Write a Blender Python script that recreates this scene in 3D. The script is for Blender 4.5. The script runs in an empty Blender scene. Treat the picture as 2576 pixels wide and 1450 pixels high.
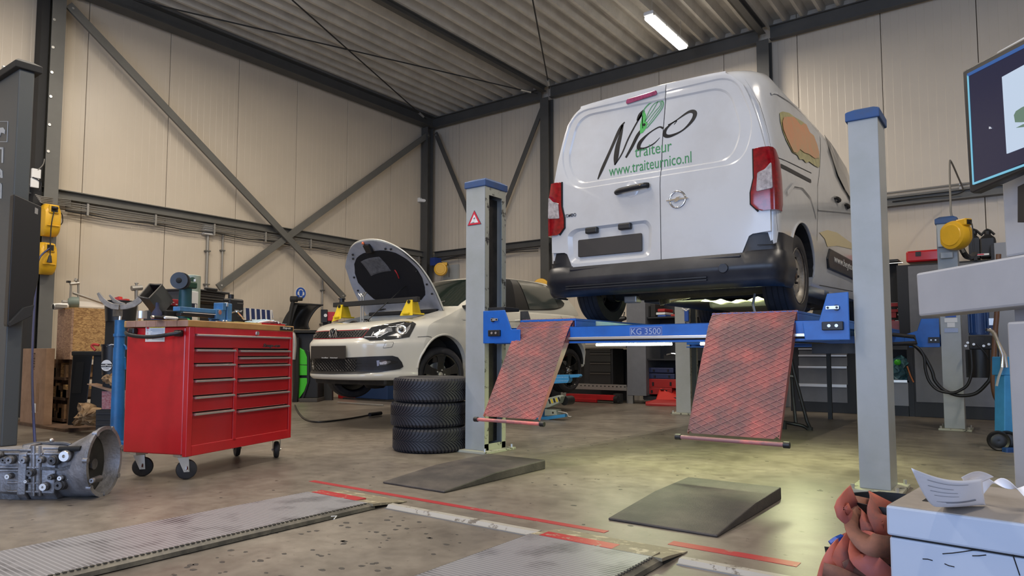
import bpy,bmesh,math,random
from mathutils import Vector,Matrix,noise
random.seed(7)
R=math.radians
SC=bpy.context.scene
COL=SC.collection
# ---------------------------------------------------------------- camera
CAM_H=0.79
F_PX,CX,CY,PITCH,YAW=1738.0,1288.0,773.0,R(3.85),R(36.5)
cam_data=bpy.data.cameras.new('camera')
cam_data.sensor_width=36.0
cam_data.lens=F_PX/2576.0*36.0
cam_data.shift_y=(CY-725.0)/2576.0
cam_data.clip_start=0.05
cam=bpy.data.objects.new('camera',cam_data)
cam.location=(0,0,CAM_H)
cam.rotation_euler=(R(90)+PITCH,0,YAW)
COL.objects.link(cam)
SC.camera=cam
# ---------------------------------------------------------------- world, light, exposure
w=bpy.data.worlds.new('world');SC.world=w;w.use_nodes=True
bg=w.node_tree.nodes['Background']
bg.inputs[0].default_value=(0.5,0.66,1.0,1)
bg.inputs[1].default_value=1.0
SC.view_settings.view_transform='Standard'
SC.view_settings.look='None'
SC.view_settings.gamma=1.0
SC.view_settings.use_curve_mapping=False
SC.view_settings.exposure=0.22
def area_light(name,loc,rot,sx,sy,watts,color):
    d=bpy.data.lights.new(name,'AREA');d.shape='RECTANGLE';d.size=sx;d.size_y=sy
    d.energy=watts;d.color=color
    o=bpy.data.objects.new(name,d);o.location=loc;o.rotation_euler=rot
    COL.objects.link(o);return o
# daylight through the two open roller doors behind the camera
DOOR_Y=-5.0
area_light('daylight_door',(-2.6,DOOR_Y+0.05,2.0),(R(90),0,0),4.0,4.0,185,(0.47,0.64,1.0))
area_light('daylight_door',(3.0,DOOR_Y+0.05,2.0),(R(90),0,0),4.0,4.0,185,(0.47,0.64,1.0))
LAMP_W=78.0
LAMP_COL=(1.0,0.89,0.75)
# ---------------------------------------------------------------- pixel -> world (used to place things where they stand)
_f=Vector((-math.sin(YAW)*math.cos(PITCH),math.cos(YAW)*math.cos(PITCH),math.sin(PITCH)))
_r=Vector((math.cos(YAW),math.sin(YAW),0));_u=_r.cross(_f);_C=Vector((0,0,CAM_H))
def ray(px,py):return _f+_r*((px-CX)/F_PX)-_u*((py-CY)/F_PX)
def ox(px,py,x):r=ray(px,py);return _C+r*(x/r.x)
def oy(px,py,y):r=ray(px,py);return _C+r*(y/r.y)
def oz(px,py,z=0.0):r=ray(px,py);return _C+r*((z-CAM_H)/r.z)
def opl(px,py,p0,n):
    r=ray(px,py);n=Vector(n);return _C+r*(((Vector(p0)-_C).dot(n))/r.dot(n))
# ---------------------------------------------------------------- materials
def mat(name,color,rough=0.5,metal=0.0,noise_amt=0.0,noise_scale=8.0,bump=0.0,bump_scale=60.0,coat=0.0,emit=None,spec=None,col2=None,alpha=1.0,transmission=0.0):
    m=bpy.data.materials.new(name);m.use_nodes=True
    nt=m.node_tree;b=nt.nodes['Principled BSDF']
    b.inputs['Base Color'].default_value=(*color,1);b.inputs['Roughness'].default_value=rough
    b.inputs['Metallic'].default_value=metal
    if coat:b.inputs['Coat Weight'].default_value=coat;b.inputs['Coat Roughness'].default_value=0.08
    if spec is not None:b.inputs['Specular IOR Level'].default_value=spec
    if transmission:b.inputs['Transmission Weight'].default_value=transmission
    if alpha<1:b.inputs['Alpha'].default_value=alpha
    if emit:
        b.inputs['Emission Color'].default_value=(*emit[0],1);b.inputs['Emission Strength'].default_value=emit[1]
    tc=nt.nodes.new('ShaderNodeTexCoord')
    if noise_amt or col2:
        n=nt.nodes.new('ShaderNodeTexNoise');n.inputs['Scale'].default_value=noise_scale
        n.inputs['Detail'].default_value=6;n.inputs['Roughness'].default_value=0.65
        nt.links.new(tc.outputs['Object'],n.inputs['Vector'])
        cr=nt.nodes.new('ShaderNodeValToRGB')
        c2=col2 if col2 else tuple(c*(1-noise_amt) for c in color)
        c1=color if col2 else tuple(min(1,c*(1+noise_amt*0.6)) for c in color)
        cr.color_ramp.elements[0].position=0.35;cr.color_ramp.elements[0].color=(*c2,1)
        cr.color_ramp.elements[1].position=0.65;cr.color_ramp.elements[1].color=(*c1,1)
        nt.links.new(n.outputs['Fac'],cr.inputs['Fac']);nt.links.new(cr.outputs['Color'],b.inputs['Base Color'])
    if bump:
        n2=nt.nodes.new('ShaderNodeTexNoise');n2.inputs['Scale'].default_value=bump_scale;n2.inputs['Detail'].default_value=4
        nt.links.new(tc.outputs['Object'],n2.inputs['Vector'])
        bp=nt.nodes.new('ShaderNodeBump');bp.inputs['Strength'].default_value=bump;bp.inputs['Distance'].default_value=0.004
        nt.links.new(n2.outputs['Fac'],bp.inputs['Height']);nt.links.new(bp.outputs['Normal'],b.inputs['Normal'])
    return m
def nd(nt,t,**kw):
    n=nt.nodes.new(t)
    for k,v in kw.items():
        if k.startswith('i_'):
            n.inputs[k[2:].replace('_',' ')].default_value=v
        else:setattr(n,k,v)
    return n
def floor_material():
    m=bpy.data.materials.new('worn_concrete');m.use_nodes=True;nt=m.node_tree;b=nt.nodes['Principled BSDF'];L=nt.links.new
    tc=nd(nt,'ShaderNodeTexCoord')
    n1=nd(nt,'ShaderNodeTexNoise');n1.inputs['Scale'].default_value=0.9;n1.inputs['Detail'].default_value=8;n1.inputs['Roughness'].default_value=0.6
    n2=nd(nt,'ShaderNodeTexNoise');n2.inputs['Scale'].default_value=7;n2.inputs['Detail'].default_value=10;n2.inputs['Roughness'].default_value=0.7
    n3=nd(nt,'ShaderNodeTexNoise');n3.inputs['Scale'].default_value=20;n3.inputs['Detail'].default_value=3
    mp=nd(nt,'ShaderNodeMapping');mp.inputs['Scale'].default_value=(1.0,1.0,1.0)
    L(tc.outputs['Object'],mp.inputs['Vector'])
    for n in (n1,n2,n3):L(mp.outputs['Vector'],n.inputs['Vector'])
    r1=nd(nt,'ShaderNodeValToRGB');e=r1.color_ramp.elements
    e[0].position=0.32;e[0].color=(0.13,0.11,0.09,1);e[1].position=0.68;e[1].color=(0.28,0.245,0.20,1)
    L(n1.outputs['Fac'],r1.inputs['Fac'])
    r2=nd(nt,'ShaderNodeValToRGB');e=r2.color_ramp.elements
    e[0].position=0.3;e[0].color=(0.45,0.43,0.42,1);e[1].position=0.62;e[1].color=(1,1,1,1)
    L(n2.outputs['Fac'],r2.inputs['Fac'])
    mx=nd(nt,'ShaderNodeMixRGB',blend_type='MULTIPLY');mx.inputs[0].default_value=0.75
    L(r1.outputs['Color'],mx.inputs[1]);L(r2.outputs['Color'],mx.inputs[2])
    r3=nd(nt,'ShaderNodeValToRGB');e=r3.color_ramp.elements
    e[0].position=0.27;e[0].color=(0.25,0.23,0.22,1);e[1].position=0.33;e[1].color=(1,1,1,1)
    L(n3.outputs['Fac'],r3.inputs['Fac'])
    mx2=nd(nt,'ShaderNodeMixRGB',blend_type='MULTIPLY');mx2.inputs[0].default_value=0.9
    L(mx.outputs['Color'],mx2.inputs[1]);L(r3.outputs['Color'],mx2.inputs[2])
    L(mx2.outputs['Color'],b.inputs['Base Color'])
    rr=nd(nt,'ShaderNodeMapRange');rr.inputs['To Min'].default_value=0.3;rr.inputs['To Max'].default_value=0.55
    L(n2.outputs['Fac'],rr.inputs['Value']);L(rr.outputs['Result'],b.inputs['Roughness'])
    bp=nd(nt,'ShaderNodeBump');bp.inputs['Strength'].default_value=0.15;bp.inputs['Distance'].default_value=0.004
    L(n2.outputs['Fac'],bp.inputs['Height']);L(bp.outputs['Normal'],b.inputs['Normal'])
    return m
def panel_material(name,color,axis,pitch):
    """sandwich panel: painted sheet with fine rolled grooves"""
    m=bpy.data.materials.new(name);m.use_nodes=True;nt=m.node_tree;b=nt.nodes['Principled BSDF'];L=nt.links.new
    b.inputs['Roughness'].default_value=0.38
    tc=nd(nt,'ShaderNodeTexCoord');sp=nd(nt,'ShaderNodeSeparateXYZ');L(tc.outputs['Object'],sp.inputs['Vector'])
    mo=nd(nt,'ShaderNodeMath',operation='FLOORED_MODULO');mo.inputs[1].default_value=pitch
    L(sp.outputs[axis],mo.inputs[0])
    mr=nd(nt,'ShaderNodeMapRange');mr.inputs['From Min'].default_value=0.0;mr.inputs['From Max'].default_value=0.006
    L(mo.outputs[0],mr.inputs['Value'])
    bp=nd(nt,'ShaderNodeBump');bp.inputs['Strength'].default_value=1.0;bp.inputs['Distance'].default_value=0.002
    L(mr.outputs['Result'],bp.inputs['Height']);L(bp.outputs['Normal'],b.inputs['Normal'])
    n=nd(nt,'ShaderNodeTexNoise');n.inputs['Scale'].default_value=1.4;n.inputs['Detail'].default_value=8;L(tc.outputs['Object'],n.inputs['Vector'])
    cr=nd(nt,'ShaderNodeValToRGB');e=cr.color_ramp.elements
    e[0].position=0.3;e[0].color=(*[c*0.93 for c in color],1);e[1].position=0.7;e[1].color=(*color,1)
    L(n.outputs['Fac'],cr.inputs['Fac']);L(cr.outputs['Color'],b.inputs['Base Color'])
    return m
def osb_material(name,c1,c2):
    m=bpy.data.materials.new(name);m.use_nodes=True;nt=m.node_tree;b=nt.nodes['Principled BSDF'];L=nt.links.new
    b.inputs['Roughness'].default_value=0.75
    tc=nd(nt,'ShaderNodeTexCoord');mp=nd(nt,'ShaderNodeMapping');mp.inputs['Scale'].default_value=(1,1,2.6)
    L(tc.outputs['Object'],mp.inputs['Vector'])
    nz=nd(nt,'ShaderNodeTexNoise');nz.inputs['Scale'].default_value=14;L(mp.outputs['Vector'],nz.inputs['Vector'])
    ad=nd(nt,'ShaderNodeMixRGB',blend_type='ADD');ad.inputs[0].default_value=0.12
    L(mp.outputs['Vector'],ad.inputs[1]);L(nz.outputs['Color'],ad.inputs[2])
    v=nd(nt,'ShaderNodeTexVoronoi');v.inputs['Scale'].default_value=42;L(ad.outputs['Color'],v.inputs['Vector'])
    sp=nd(nt,'ShaderNodeSeparateXYZ');L(v.outputs['Color'],sp.inputs['Vector'])
    cr=nd(nt,'ShaderNodeValToRGB');e=cr.color_ramp.elements
    e[0].position=0.1;e[0].color=(*c2,1);e[1].position=0.9;e[1].color=(*c1,1)
    L(sp.outputs['X'],cr.inputs['Fac']);L(cr.outputs['Color'],b.inputs['Base Color'])
    return m
def worn_paint(name,color,under,amount=0.62,scale=9,rough=0.35,metal=0.0):
    m=bpy.data.materials.new(name);m.use_nodes=True;nt=m.node_tree;b=nt.nodes['Principled BSDF'];L=nt.links.new
    b.inputs['Roughness'].default_value=rough;b.inputs['Metallic'].default_value=metal
    tc=nd(nt,'ShaderNodeTexCoord');n=nd(nt,'ShaderNodeTexNoise');n.inputs['Scale'].default_value=scale;n.inputs['Detail'].default_value=9;n.inputs['Roughness'].default_value=0.7
    L(tc.outputs['Object'],n.inputs['Vector'])
    cr=nd(nt,'ShaderNodeValToRGB');e=cr.color_ramp.elements
    e[0].position=amount;e[0].color=(*color,1);e[1].position=min(1,amount+0.05);e[1].color=(*under,1)
    L(n.outputs['Fac'],cr.inputs['Fac']);L(cr.outputs['Color'],b.inputs['Base Color'])
    return m
def dirty(name,color,dirt,rough=0.4,scale=5,lo=0.42,hi=0.7,coat=0.0,bump=0.0,bscale=80,metal=0.0):
    m=mat(name,color,rough,metal,col2=dirt,noise_scale=scale,coat=coat,bump=bump,bump_scale=bscale)
    for n in m.node_tree.nodes:
        if n.type=="VALTORGB":n.color_ramp.elements[0].position=1-hi;n.color_ramp.elements[1].position=1-lo
    return m
def treadplate_material():
    m=bpy.data.materials.new('steel_tread_plate');m.use_nodes=True;nt=m.node_tree;b=nt.nodes['Principled BSDF'];L=nt.links.new
    b.inputs['Metallic'].default_value=0.35;b.inputs['Roughness'].default_value=0.42
    tc=nd(nt,'ShaderNodeTexCoord')
    def bars(rot,off):
        mp=nd(nt,'ShaderNodeMapping');mp.inputs['Rotation'].default_value=(0,0,rot);mp.inputs['Location'].default_value=off
        mp.inputs['Scale'].default_value=(120,75,1)
        L(tc.outputs['Object'],mp.inputs['Vector'])
        bt=nd(nt,'ShaderNodeTexChecker');bt.inputs['Scale'].default_value=1.0
        L(mp.outputs['Vector'],bt.inputs['Vector'])
        return bt
    a=bars(R(45),(0,0,0));c=bars(R(-45),(0.5,0.5,0))
    mx=nd(nt,'ShaderNodeMath',operation='MULTIPLY');L(a.outputs['Fac'],mx.inputs[0]);L(c.outputs['Fac'],mx.inputs[1])
    n=nd(nt,'ShaderNodeTexNoise');n.inputs['Scale'].default_value=6;n.inputs['Detail'].default_value=6;L(tc.outputs['Object'],n.inputs['Vector'])
    cr=nd(nt,'ShaderNodeValToRGB');e=cr.color_ramp.elements
    e[0].position=0.3;e[0].color=(0.08,0.08,0.09,1);e[1].position=0.5;e[1].color=(0.26,0.26,0.28,1)
    L(n.outputs['Fac'],cr.inputs['Fac'])
    cm=nd(nt,'ShaderNodeMixRGB',blend_type='MIX');L(mx.outputs[0],cm.inputs[0]);L(cr.outputs['Color'],cm.inputs[1]);cm.inputs[2].default_value=(0.42,0.42,0.45,1)
    L(cm.outputs['Color'],b.inputs['Base Color'])
    bp=nd(nt,'ShaderNodeBump');bp.inputs['Strength'].default_value=0.9;bp.inputs['Distance'].default_value=0.003
    L(mx.outputs[0],bp.inputs['Height']);L(bp.outputs['Normal'],b.inputs['Normal'])
    return m
M=dict(
    floor=floor_material(),
    panel_l=panel_material('cream_panel_left',(0.62,0.54,0.43),'Y',0.1018),
    panel_b=panel_material('cream_panel_back',(0.62,0.55,0.45),'X',0.1018),
    seam=mat('panel_joint',(0.09,0.07,0.05),0.8),
    deck=mat('galvanised_deck',(0.52,0.49,0.43),0.45,0.0,noise_amt=0.15,noise_scale=3),
    steel=mat('anthracite_steel',(0.075,0.075,0.072),0.5,0.0,noise_amt=0.12,noise_scale=3),
    steel_l=mat('grey_painted_steel',(0.13,0.128,0.115),0.5,0.0,noise_amt=0.1,noise_scale=3),
    zinc=mat('zinc',(0.62,0.62,0.6),0.35,0.8),
    galv=mat('galvanised_tray',(0.32,0.31,0.29),0.45,0.5),
    cable_g=mat('grey_cable',(0.2,0.19,0.17),0.6),
    black=mat('black_plastic',(0.012,0.012,0.013),0.42),
    black_m=mat('matt_black',(0.02,0.02,0.02),0.75),
    rubber=dirty('tyre_rubber',(0.016,0.016,0.02),(0.032,0.03,0.03),0.62,12),
    rubber_mat=dirty('ramp_rubber',(0.035,0.03,0.029),(0.095,0.08,0.07),0.6,3.5,bump=0.4,bscale=150),
    white=mat('white_plastic',(0.75,0.75,0.73),0.4),
    yellow=mat('yellow_plastic',(0.75,0.42,0.02),0.38,noise_amt=0.06),
    red=dirty('red_enamel',(0.52,0.012,0.018),(0.43,0.01,0.014),0.3,4,coat=0.3),
    chrome=mat('chrome',(0.8,0.8,0.8),0.12,1.0),
    alu=mat('brushed_aluminium',(0.62,0.6,0.57),0.32,0.9),
    plate=treadplate_material(),
    tape=worn_paint('red_floor_tape',(0.36,0.025,0.03),(0.28,0.2,0.15),0.60,11,0.45),
    gstrip=worn_paint('worn_white_strip',(0.36,0.34,0.30),(0.12,0.1,0.08),0.56,14,0.5),
)
# ---------------------------------------------------------------- mesh builder
class MB:
    def __init__(s):s.b=bmesh.new()
    def _v(s,pts):return [s.b.verts.new(p) for p in pts]
    def face(s,pts):
        try:return s.b.faces.new(s._v(pts))
        except ValueError:return None
    def box(s,x0,x1,y0,y1,z0,z1,T=None):
        v=[Vector((x,y,z)) for z in (z0,z1) for y in (y0,y1) for x in (x0,x1)]
        if T is not None:v=[T@p for p in v]
        v=s._v(v)
        for f in ((0,2,3,1),(4,5,7,6),(0,1,5,4),(2,6,7,3),(0,4,6,2),(1,3,7,5)):s.b.faces.new([v[i] for i in f])
        return s
    def cbox(s,c,size,T=None):
        return s.box(c[0]-size[0]/2,c[0]+size[0]/2,c[1]-size[1]/2,c[1]+size[1]/2,c[2]-size[2]/2,c[2]+size[2]/2,T)
    def loft(s,secs,closed=True,cap=True):
        vs=[s._v(sec) for sec in secs];n=len(vs[0])
        for a,b in zip(vs,vs[1:]):
            for i in range(n if closed else n-1):
                j=(i+1)%n
                try:s.b.faces.new((a[i],a[j],b[j],b[i]))
                except ValueError:pass
        if cap and closed:
            for q in (list(reversed(vs[0])),vs[-1]):
                try:s.b.faces.new(q)
                except ValueError:pass
        return s
    def frame_at(s,p0,p1):
        z=(Vector(p1)-Vector(p0)).normalized()
        a=Vector((0,0,1)) if abs(z.z)<0.95 else Vector((1,0,0))
        x=a.cross(z).normalized();y=z.cross(x);return x,y,z
    def cyl(s,p0,p1,r0,r1=None,n=16,cap=True):
        r1=r0 if r1 is None else r1;x,y,z=s.frame_at(p0,p1)
        secs=[[Vector(p)+x*(r*math.cos(2*math.pi*i/n))+y*(r*math.sin(2*math.pi*i/n)) for i in range(n)] for p,r in ((p0,r0),(p1,r1))]
        return s.loft(secs,True,cap)
    def tube(s,pts,r,n=8,smooth=0,rs=None):
        pts=[Vector(p) for p in pts]
        if smooth:pts=catmull(pts,smooth)
        if rs is None:rs=[r]*len(pts)
        secs=[];prev=None
        for i,p in enumerate(pts):
            d=(pts[min(i+1,len(pts)-1)]-pts[max(i-1,0)]).normalized()
            if prev is None:
                a=Vector((0,0,1)) if abs(d.z)<0.9 else Vector((1,0,0));x=a.cross(d).normalized()
            else:x=(prev-d*prev.dot(d)).normalized()
            prev=x;y=d.cross(x)
            secs.append([p+x*(rs[i]*math.cos(2*math.pi*k/n))+y*(rs[i]*math.sin(2*math.pi*k/n)) for k in range(n)])
        return s.loft(secs)
    def lathe(s,prof,o=(0,0,0),ax=(0,0,1),n=32,closed=False,x=None):
        o=Vector(o);z=Vector(ax).normalized()
        if x is None:
            a=Vector((0,0,1)) if abs(z.z)<0.95 else Vector((1,0,0));x=a.cross(z).normalized()
        y=z.cross(x)
        secs=[[o+z*h+(x*math.cos(2*math.pi*k/n)+y*math.sin(2*math.pi*k/n))*r for r,h in prof] for k in range(n)]
        secs.append(secs[0]);vs=[s._v(q) for q in secs[:-1]];vs.append(vs[0]);m=len(prof)
        for a,b in zip(vs,vs[1:]):
            for i in range(m if closed else m-1):
                j=(i+1)%m
                try:s.b.faces.new((a[i],b[i],b[j],a[j]))
                except ValueError:pass
        return s
    def prism(s,poly,d):
        """poly: list of 3D points (planar), extruded by vector d"""
        d=Vector(d);a=[Vector(p) for p in poly]
        return s.loft([a,[p+d for p in a]])
    def sphere(s,c,r,n=16,sc=(1,1,1)):
        m=n//2
        secs=[[Vector(c)+Vector((sc[0]*r*math.sin(math.pi*j/m)*math.cos(2*math.pi*i/n),sc[1]*r*math.sin(math.pi*j/m)*math.sin(2*math.pi*i/n),sc[2]*r*math.cos(math.pi*j/m))) for i in range(n)] for j in range(1,m)]
        return s.loft(secs)
    def grid(s,rows):
        vs=[s._v(q) for q in rows]
        for a,b in zip(vs,vs[1:]):
            for i in range(len(a)-1):
                s.b.faces.new((a[i],a[i+1],b[i+1],b[i]))
        return s
def catmull(pts,k):
    out=[];n=len(pts)
    for i in range(n-1):
        p0,p1,p2,p3=pts[max(i-1,0)],pts[i],pts[i+1],pts[min(i+2,n-1)]
        for j in range(k):
            t=j/k
            out.append(0.5*((2*p1)+(p2-p0)*t+(2*p0-5*p1+4*p2-p3)*t*t+(3*p1-p0-3*p2+p3)*t**3))
    out.append(pts[-1]);return out
def V(*a):return Vector(a)
MW={}
def T(name,label,cat,loc=(0,0,0),rz=0.0,group=None):
    """a thing: an Empty at its base that parents its parts"""
    o=bpy.data.objects.new(name,None);COL.objects.link(o)
    o.location=loc;o.rotation_euler=(0,0,rz);o.empty_display_size=0.1
    MW[o]=Matrix.Translation(Vector(loc))@Matrix.Rotation(rz,4,'Z')
    return tag(o,label,cat,group)
def tag(o,label,cat,group=None):
    o['label']=label;o['category']=cat
    if group:o['group']=group
    return o
def P(name,mb,m,parent=None,world=True,bevel=0.0,smooth=None,label=None,seg=2,fix=True,kind=None):
    """link one mesh object; world=True: the mesh was built in world coordinates"""
    b=mb.b
    if fix:bmesh.ops.recalc_face_normals(b,faces=b.faces)
    me=bpy.data.meshes.new(name)
    if parent is not None and world:b.transform(MW[parent].inverted())
    b.to_mesh(me);b.free()
    if isinstance(m,(list,tuple)):
        for q in m:me.materials.append(M[q] if isinstance(q,str) else q)
    else:me.materials.append(M[m] if isinstance(m,str) else m)
    if smooth is not None:
        me.polygons.foreach_set('use_smooth',[True]*len(me.polygons))
        me.set_sharp_from_angle(angle=R(smooth))
    o=bpy.data.objects.new(name,me);COL.objects.link(o)
    if parent is not None:o.parent=parent;MW[o]=MW[parent]
    else:MW[o]=Matrix()
    if bevel:
        md=o.modifiers.new('bevel','BEVEL');md.width=bevel;md.segments=seg;md.limit_method='ANGLE';md.angle_limit=R(40)
        md.harden_normals=False
    if label:o['label']=label
    if kind:o['kind']=kind
    return o
def structure(o):o['kind']='structure';return o
def dup(o,parent=None,loc=None,rz=None):
    c=o.copy();COL.objects.link(c)
    if parent is not None:c.parent=parent
    if loc is not None:c.location=loc
    if rz is not None:c.rotation_euler=(0,0,rz)
    for ch in [q for q in bpy.data.objects if q.parent==o]:dup(ch,c)
    return c
def cut(o,cutters,op='DIFFERENCE'):
    """boolean the cutter meshes (MB) out of o, keep the result as plain mesh"""
    tmp=[]
    for mb in cutters:
        b=mb.b;bmesh.ops.recalc_face_normals(b,faces=b.faces)
        if o.parent is not None:b.transform(MW[o].inverted())
        me=bpy.data.meshes.new('cutter');b.to_mesh(me);b.free()
        me.materials.append(o.data.materials[0])
        c=bpy.data.objects.new('cutter',me);COL.objects.link(c);c.parent=o.parent;tmp.append(c)
        md=o.modifiers.new('cut','BOOLEAN');md.object=c;md.operation=op;md.solver='EXACT'
    n0=len(o.data.vertices);me=None
    for solver in ('EXACT','MANIFOLD','FLOAT','FAST'):
        try:
            for md in o.modifiers:
                if md.type=='BOOLEAN':md.solver=solver
        except TypeError:continue
        bpy.context.view_layer.update()
        me=bpy.data.meshes.new_from_object(o.evaluated_get(bpy.context.evaluated_depsgraph_get()))
        if len(me.vertices)>n0*.6:break
        print('CUT retry',o.name,solver,n0,len(me.vertices))
    o.modifiers.clear();o.data=me;me.name=o.name
    for c in tmp:bpy.data.objects.remove(c)
    return o
def text(name,body,m,parent,o,right,up,width=None,height=None,size=0.1,depth=0.0012,bold=0.0,shear=0.0,label=None):
    """lettering as thin geometry; o = lower left corner in world space"""
    cu=bpy.data.curves.new('t','FONT');cu.body=body;cu.size=1.0;cu.extrude=0.0;cu.offset=bold;cu.shear=shear;cu.resolution_u=3
    ob=bpy.data.objects.new('t',cu);COL.objects.link(ob);bpy.context.view_layer.update()
    me=bpy.data.meshes.new_from_object(ob.evaluated_get(bpy.context.evaluated_depsgraph_get()));bpy.data.objects.remove(ob)
    xs=[v.co.x for v in me.vertices];ys=[v.co.y for v in me.vertices]
    x0,x1,y0,y1=min(xs),max(xs),min(ys),max(ys)
    sx=(width/(x1-x0)) if width else size
    sy=(height/(y1-y0)) if height else (sx if width else size)
    if not width:sx=sy
    right=Vector(right).normalized();up=Vector(up).normalized();nrm=right.cross(up)
    b=bmesh.new();b.from_mesh(me);bpy.data.meshes.remove(me)
    for v in b.verts:v.co=Vector(o)+right*((v.co.x-x0)*sx)+up*((v.co.y-y0)*sy)
    g=bmesh.ops.extrude_face_region(b,geom=list(b.faces))
    for v in [q for q in g['geom'] if isinstance(q,bmesh.types.BMVert)]:v.co+=nrm*depth
    mb=MB();mb.b.free();mb.b=b
    return P(name,mb,m,parent,label=label)
# ================================================================ ROOM
XL,YB,XR,YF,ZC=-10.1,10.7,6.0,DOOR_Y,5.92
mb=MB();mb.box(XL-0.3,XR+0.3,YF-3,YB+0.3,-0.1,0.0)
structure(P('floor',mb,'floor'))
# walls: backing sheet + sandwich panels one by one
def wall_of_panels(name,axis,plane,a0,a1,seams0,pitch,m):
    mb=MB()
    if axis=='Y':mb.box(plane-0.16,plane-0.07,a0,a1,0,ZC+0.1)
    else:mb.box(a0,a1,plane+0.07,plane+0.16,0,ZC+0.1)
    wobj=structure(P(name,mb,'seam'))
    s=seams0
    while s>a0:s-=pitch
    pan=None
    while s<a1:
        lo,hi=max(s,a0)+0.004,min(s+pitch,a1)-0.004
        if hi>lo:
            mb=MB()
            if axis=='Y':mb.box(plane-0.07,plane,lo,hi,0,ZC+0.1)
            else:mb.box(lo,hi,plane,plane+0.07,0,ZC+0.1)
            P('wall_panel',mb,m,wobj,bevel=0.003)
        s+=pitch
    return wobj
wall_of_panels('wall_left','Y',XL,YF,YB,3.93,1.125,'panel_l')
wall_of_panels('wall_back','X',YB,XL,XR,-9.29,1.12,'panel_b')
mb=MB();mb.box(XR,XR+0.1,YF,YB,0,ZC+0.1);structure(P('wall_right',mb,'panel_l'))
mb=MB();mb.box(XL,-4.7,YF-0.1,YF,0,ZC+0.1);mb.box(-0.5,0.9,YF-0.1,YF,0,ZC+0.1);mb.box(5.1,XR,YF-0.1,YF,0,ZC+0.1)
mb.box(-4.7,5.1,YF-0.1,YF,4.1,ZC+0.1);structure(P('wall_front',mb,'panel_b'))
# trapezoidal steel deck
mb=MB();prof=[]
x=XL-0.1;k0=-6.701
k=math.floor((x-k0)/0.25)
while True:
    c=k0+k*0.25
    if c>XR+0.3:break
    prof+=[(c-0.022,5.775),(c+0.022,5.775),(c+0.05,5.915),(c+0.20,5.915)]
    k+=1
rows=[[V(px,y,z) for px,z in prof] for y in (YF,0,5,YB)]
mb.grid(rows)
mb.box(XL-0.2,XR+0.2,YF,YB+0.2,5.93,5.98)
structure(P('ceiling',mb,'deck'))
# ---- steel frame
def hbeam(name,label,cat,p0,p1,wdt,hgt,up,m='steel',group=None,tf=0.012,tw=0.009):
    """H section from p0 to p1; flanges are perpendicular to 'up'"""
    p0=Vector(p0);p1=Vector(p1);d=(p1-p0).normalized();u=Vector(up);u=(u-d*u.dot(d)).normalized();s=d.cross(u)
    F=Matrix((s,u,d)).transposed().to_4x4();F.translation=p0;L=(p1-p0).length
    mb=MB()
    mb.box(-wdt/2,wdt/2,hgt/2-tf,hgt/2,0,L,F);mb.box(-wdt/2,wdt/2,-hgt/2,-hgt/2+tf,0,L,F)
    mb.box(-tw/2,tw/2,-hgt/2+tf,hgt/2-tf,0,L,F)
    return tag(P(name,mb,m),label,cat,group)
def bar(name,label,cat,p0,p1,wdt,thk,nrm,m='steel_l',group=None,bolts=True):
    p0=Vector(p0);p1=Vector(p1);d=(p1-p0).normalized();n=Vector(nrm);s=d.cross(n).normalized()
    F=Matrix((s,n,d)).transposed().to_4x4();F.translation=p0;L=(p1-p0).length
    mb=MB();mb.box(-wdt/2,wdt/2,-thk/2,thk/2,0,L,F)
    o=tag(P(name,mb,m,bevel=0.004),label,cat,group)
    if bolts:
        for t in (0.06,L-0.06):
            b2=MB();b2.cyl(F@V(0,thk/2 if n.dot(Vector((1,-1,0)))>0 else thk/2,t),F@V(0,thk/2+0.012,t),0.016,n=6)
            P('bolt',b2,'zinc',o)
    return o
# eave / wall beams and columns
hbeam('roof_beam','long dark roof beam lying against the left wall under the corrugated ceiling','beam',(XL+0.20,YF,5.66),(XL+0.20,YB-0.1,5.66),0.22,0.22,(0,0,1))
hbeam('roof_beam','dark roof beam along the back wall between corner and middle column','beam',(XL,YB-0.14,5.66),(-7.12,YB-0.14,5.66),0.10,0.21,(0,0,1))
hbeam('roof_beam','dark roof beam along the back wall above the white van','beam',(-6.92,YB-0.14,5.66),(-3.10,YB-0.14,5.66),0.10,0.21,(0,0,1))
hbeam('roof_beam','dark roof beam along the back wall right of the van','beam',(-2.92,YB-0.14,5.66),(XR,YB-0.14,5.66),0.10,0.21,(0,0,1))
hbeam('rafter','thin dark rafter under the corrugated roof running to the middle column','beam',(-7.02,YF,5.72),(-7.02,YB-0.2,5.72),0.10,0.10,(0,0,1))
hbeam('rafter','grey rafter under the corrugated roof beside the lit strip lamp','beam',(-3.02,YF,5.71),(-3.02,YB-0.2,5.71),0.10,0.12,(0,0,1))
colm=[(-9.98,10.48,'dark steel column standing in the corner of the two walls'),(-7.02,10.58,'dark steel column in the back wall just left of the van'),(-3.02,10.58,'dark steel column in the back wall above the van roof')]
for cx,cyy,lab in colm:
    hbeam('steel_column',lab,'column',(cx,cyy,0),(cx,cyy,5.56),0.18,0.18,(0,1,0))
lc=T('steel_column','broad grey steel column at the left with two yellow reels hung on it','column',(XL+0.13,3.60,0))
mb=MB()
y0c=ox(119,313,XL+0.25).y;y1c=ox(164,100,XL+0.25).y
mb.box(XL+0.235,XL+0.25,y0c,y1c,0,5.56);mb.box(XL+0.01,XL+0.025,y0c,y1c,0,5.56);mb.box(XL+0.02,XL+0.24,(y0c+y1c)/2-0.006,(y0c+y1c)/2+0.006,0,5.56)
P('shaft',mb,'steel_l',lc)
mb=MB();mb.box(XL+0.02,XL+0.2,y0c-0.10,y0c-0.01,0,5.56);P('flange_shade',mb,'black_m',lc)  # solid black strip standing in for the shadow beside the flange
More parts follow.
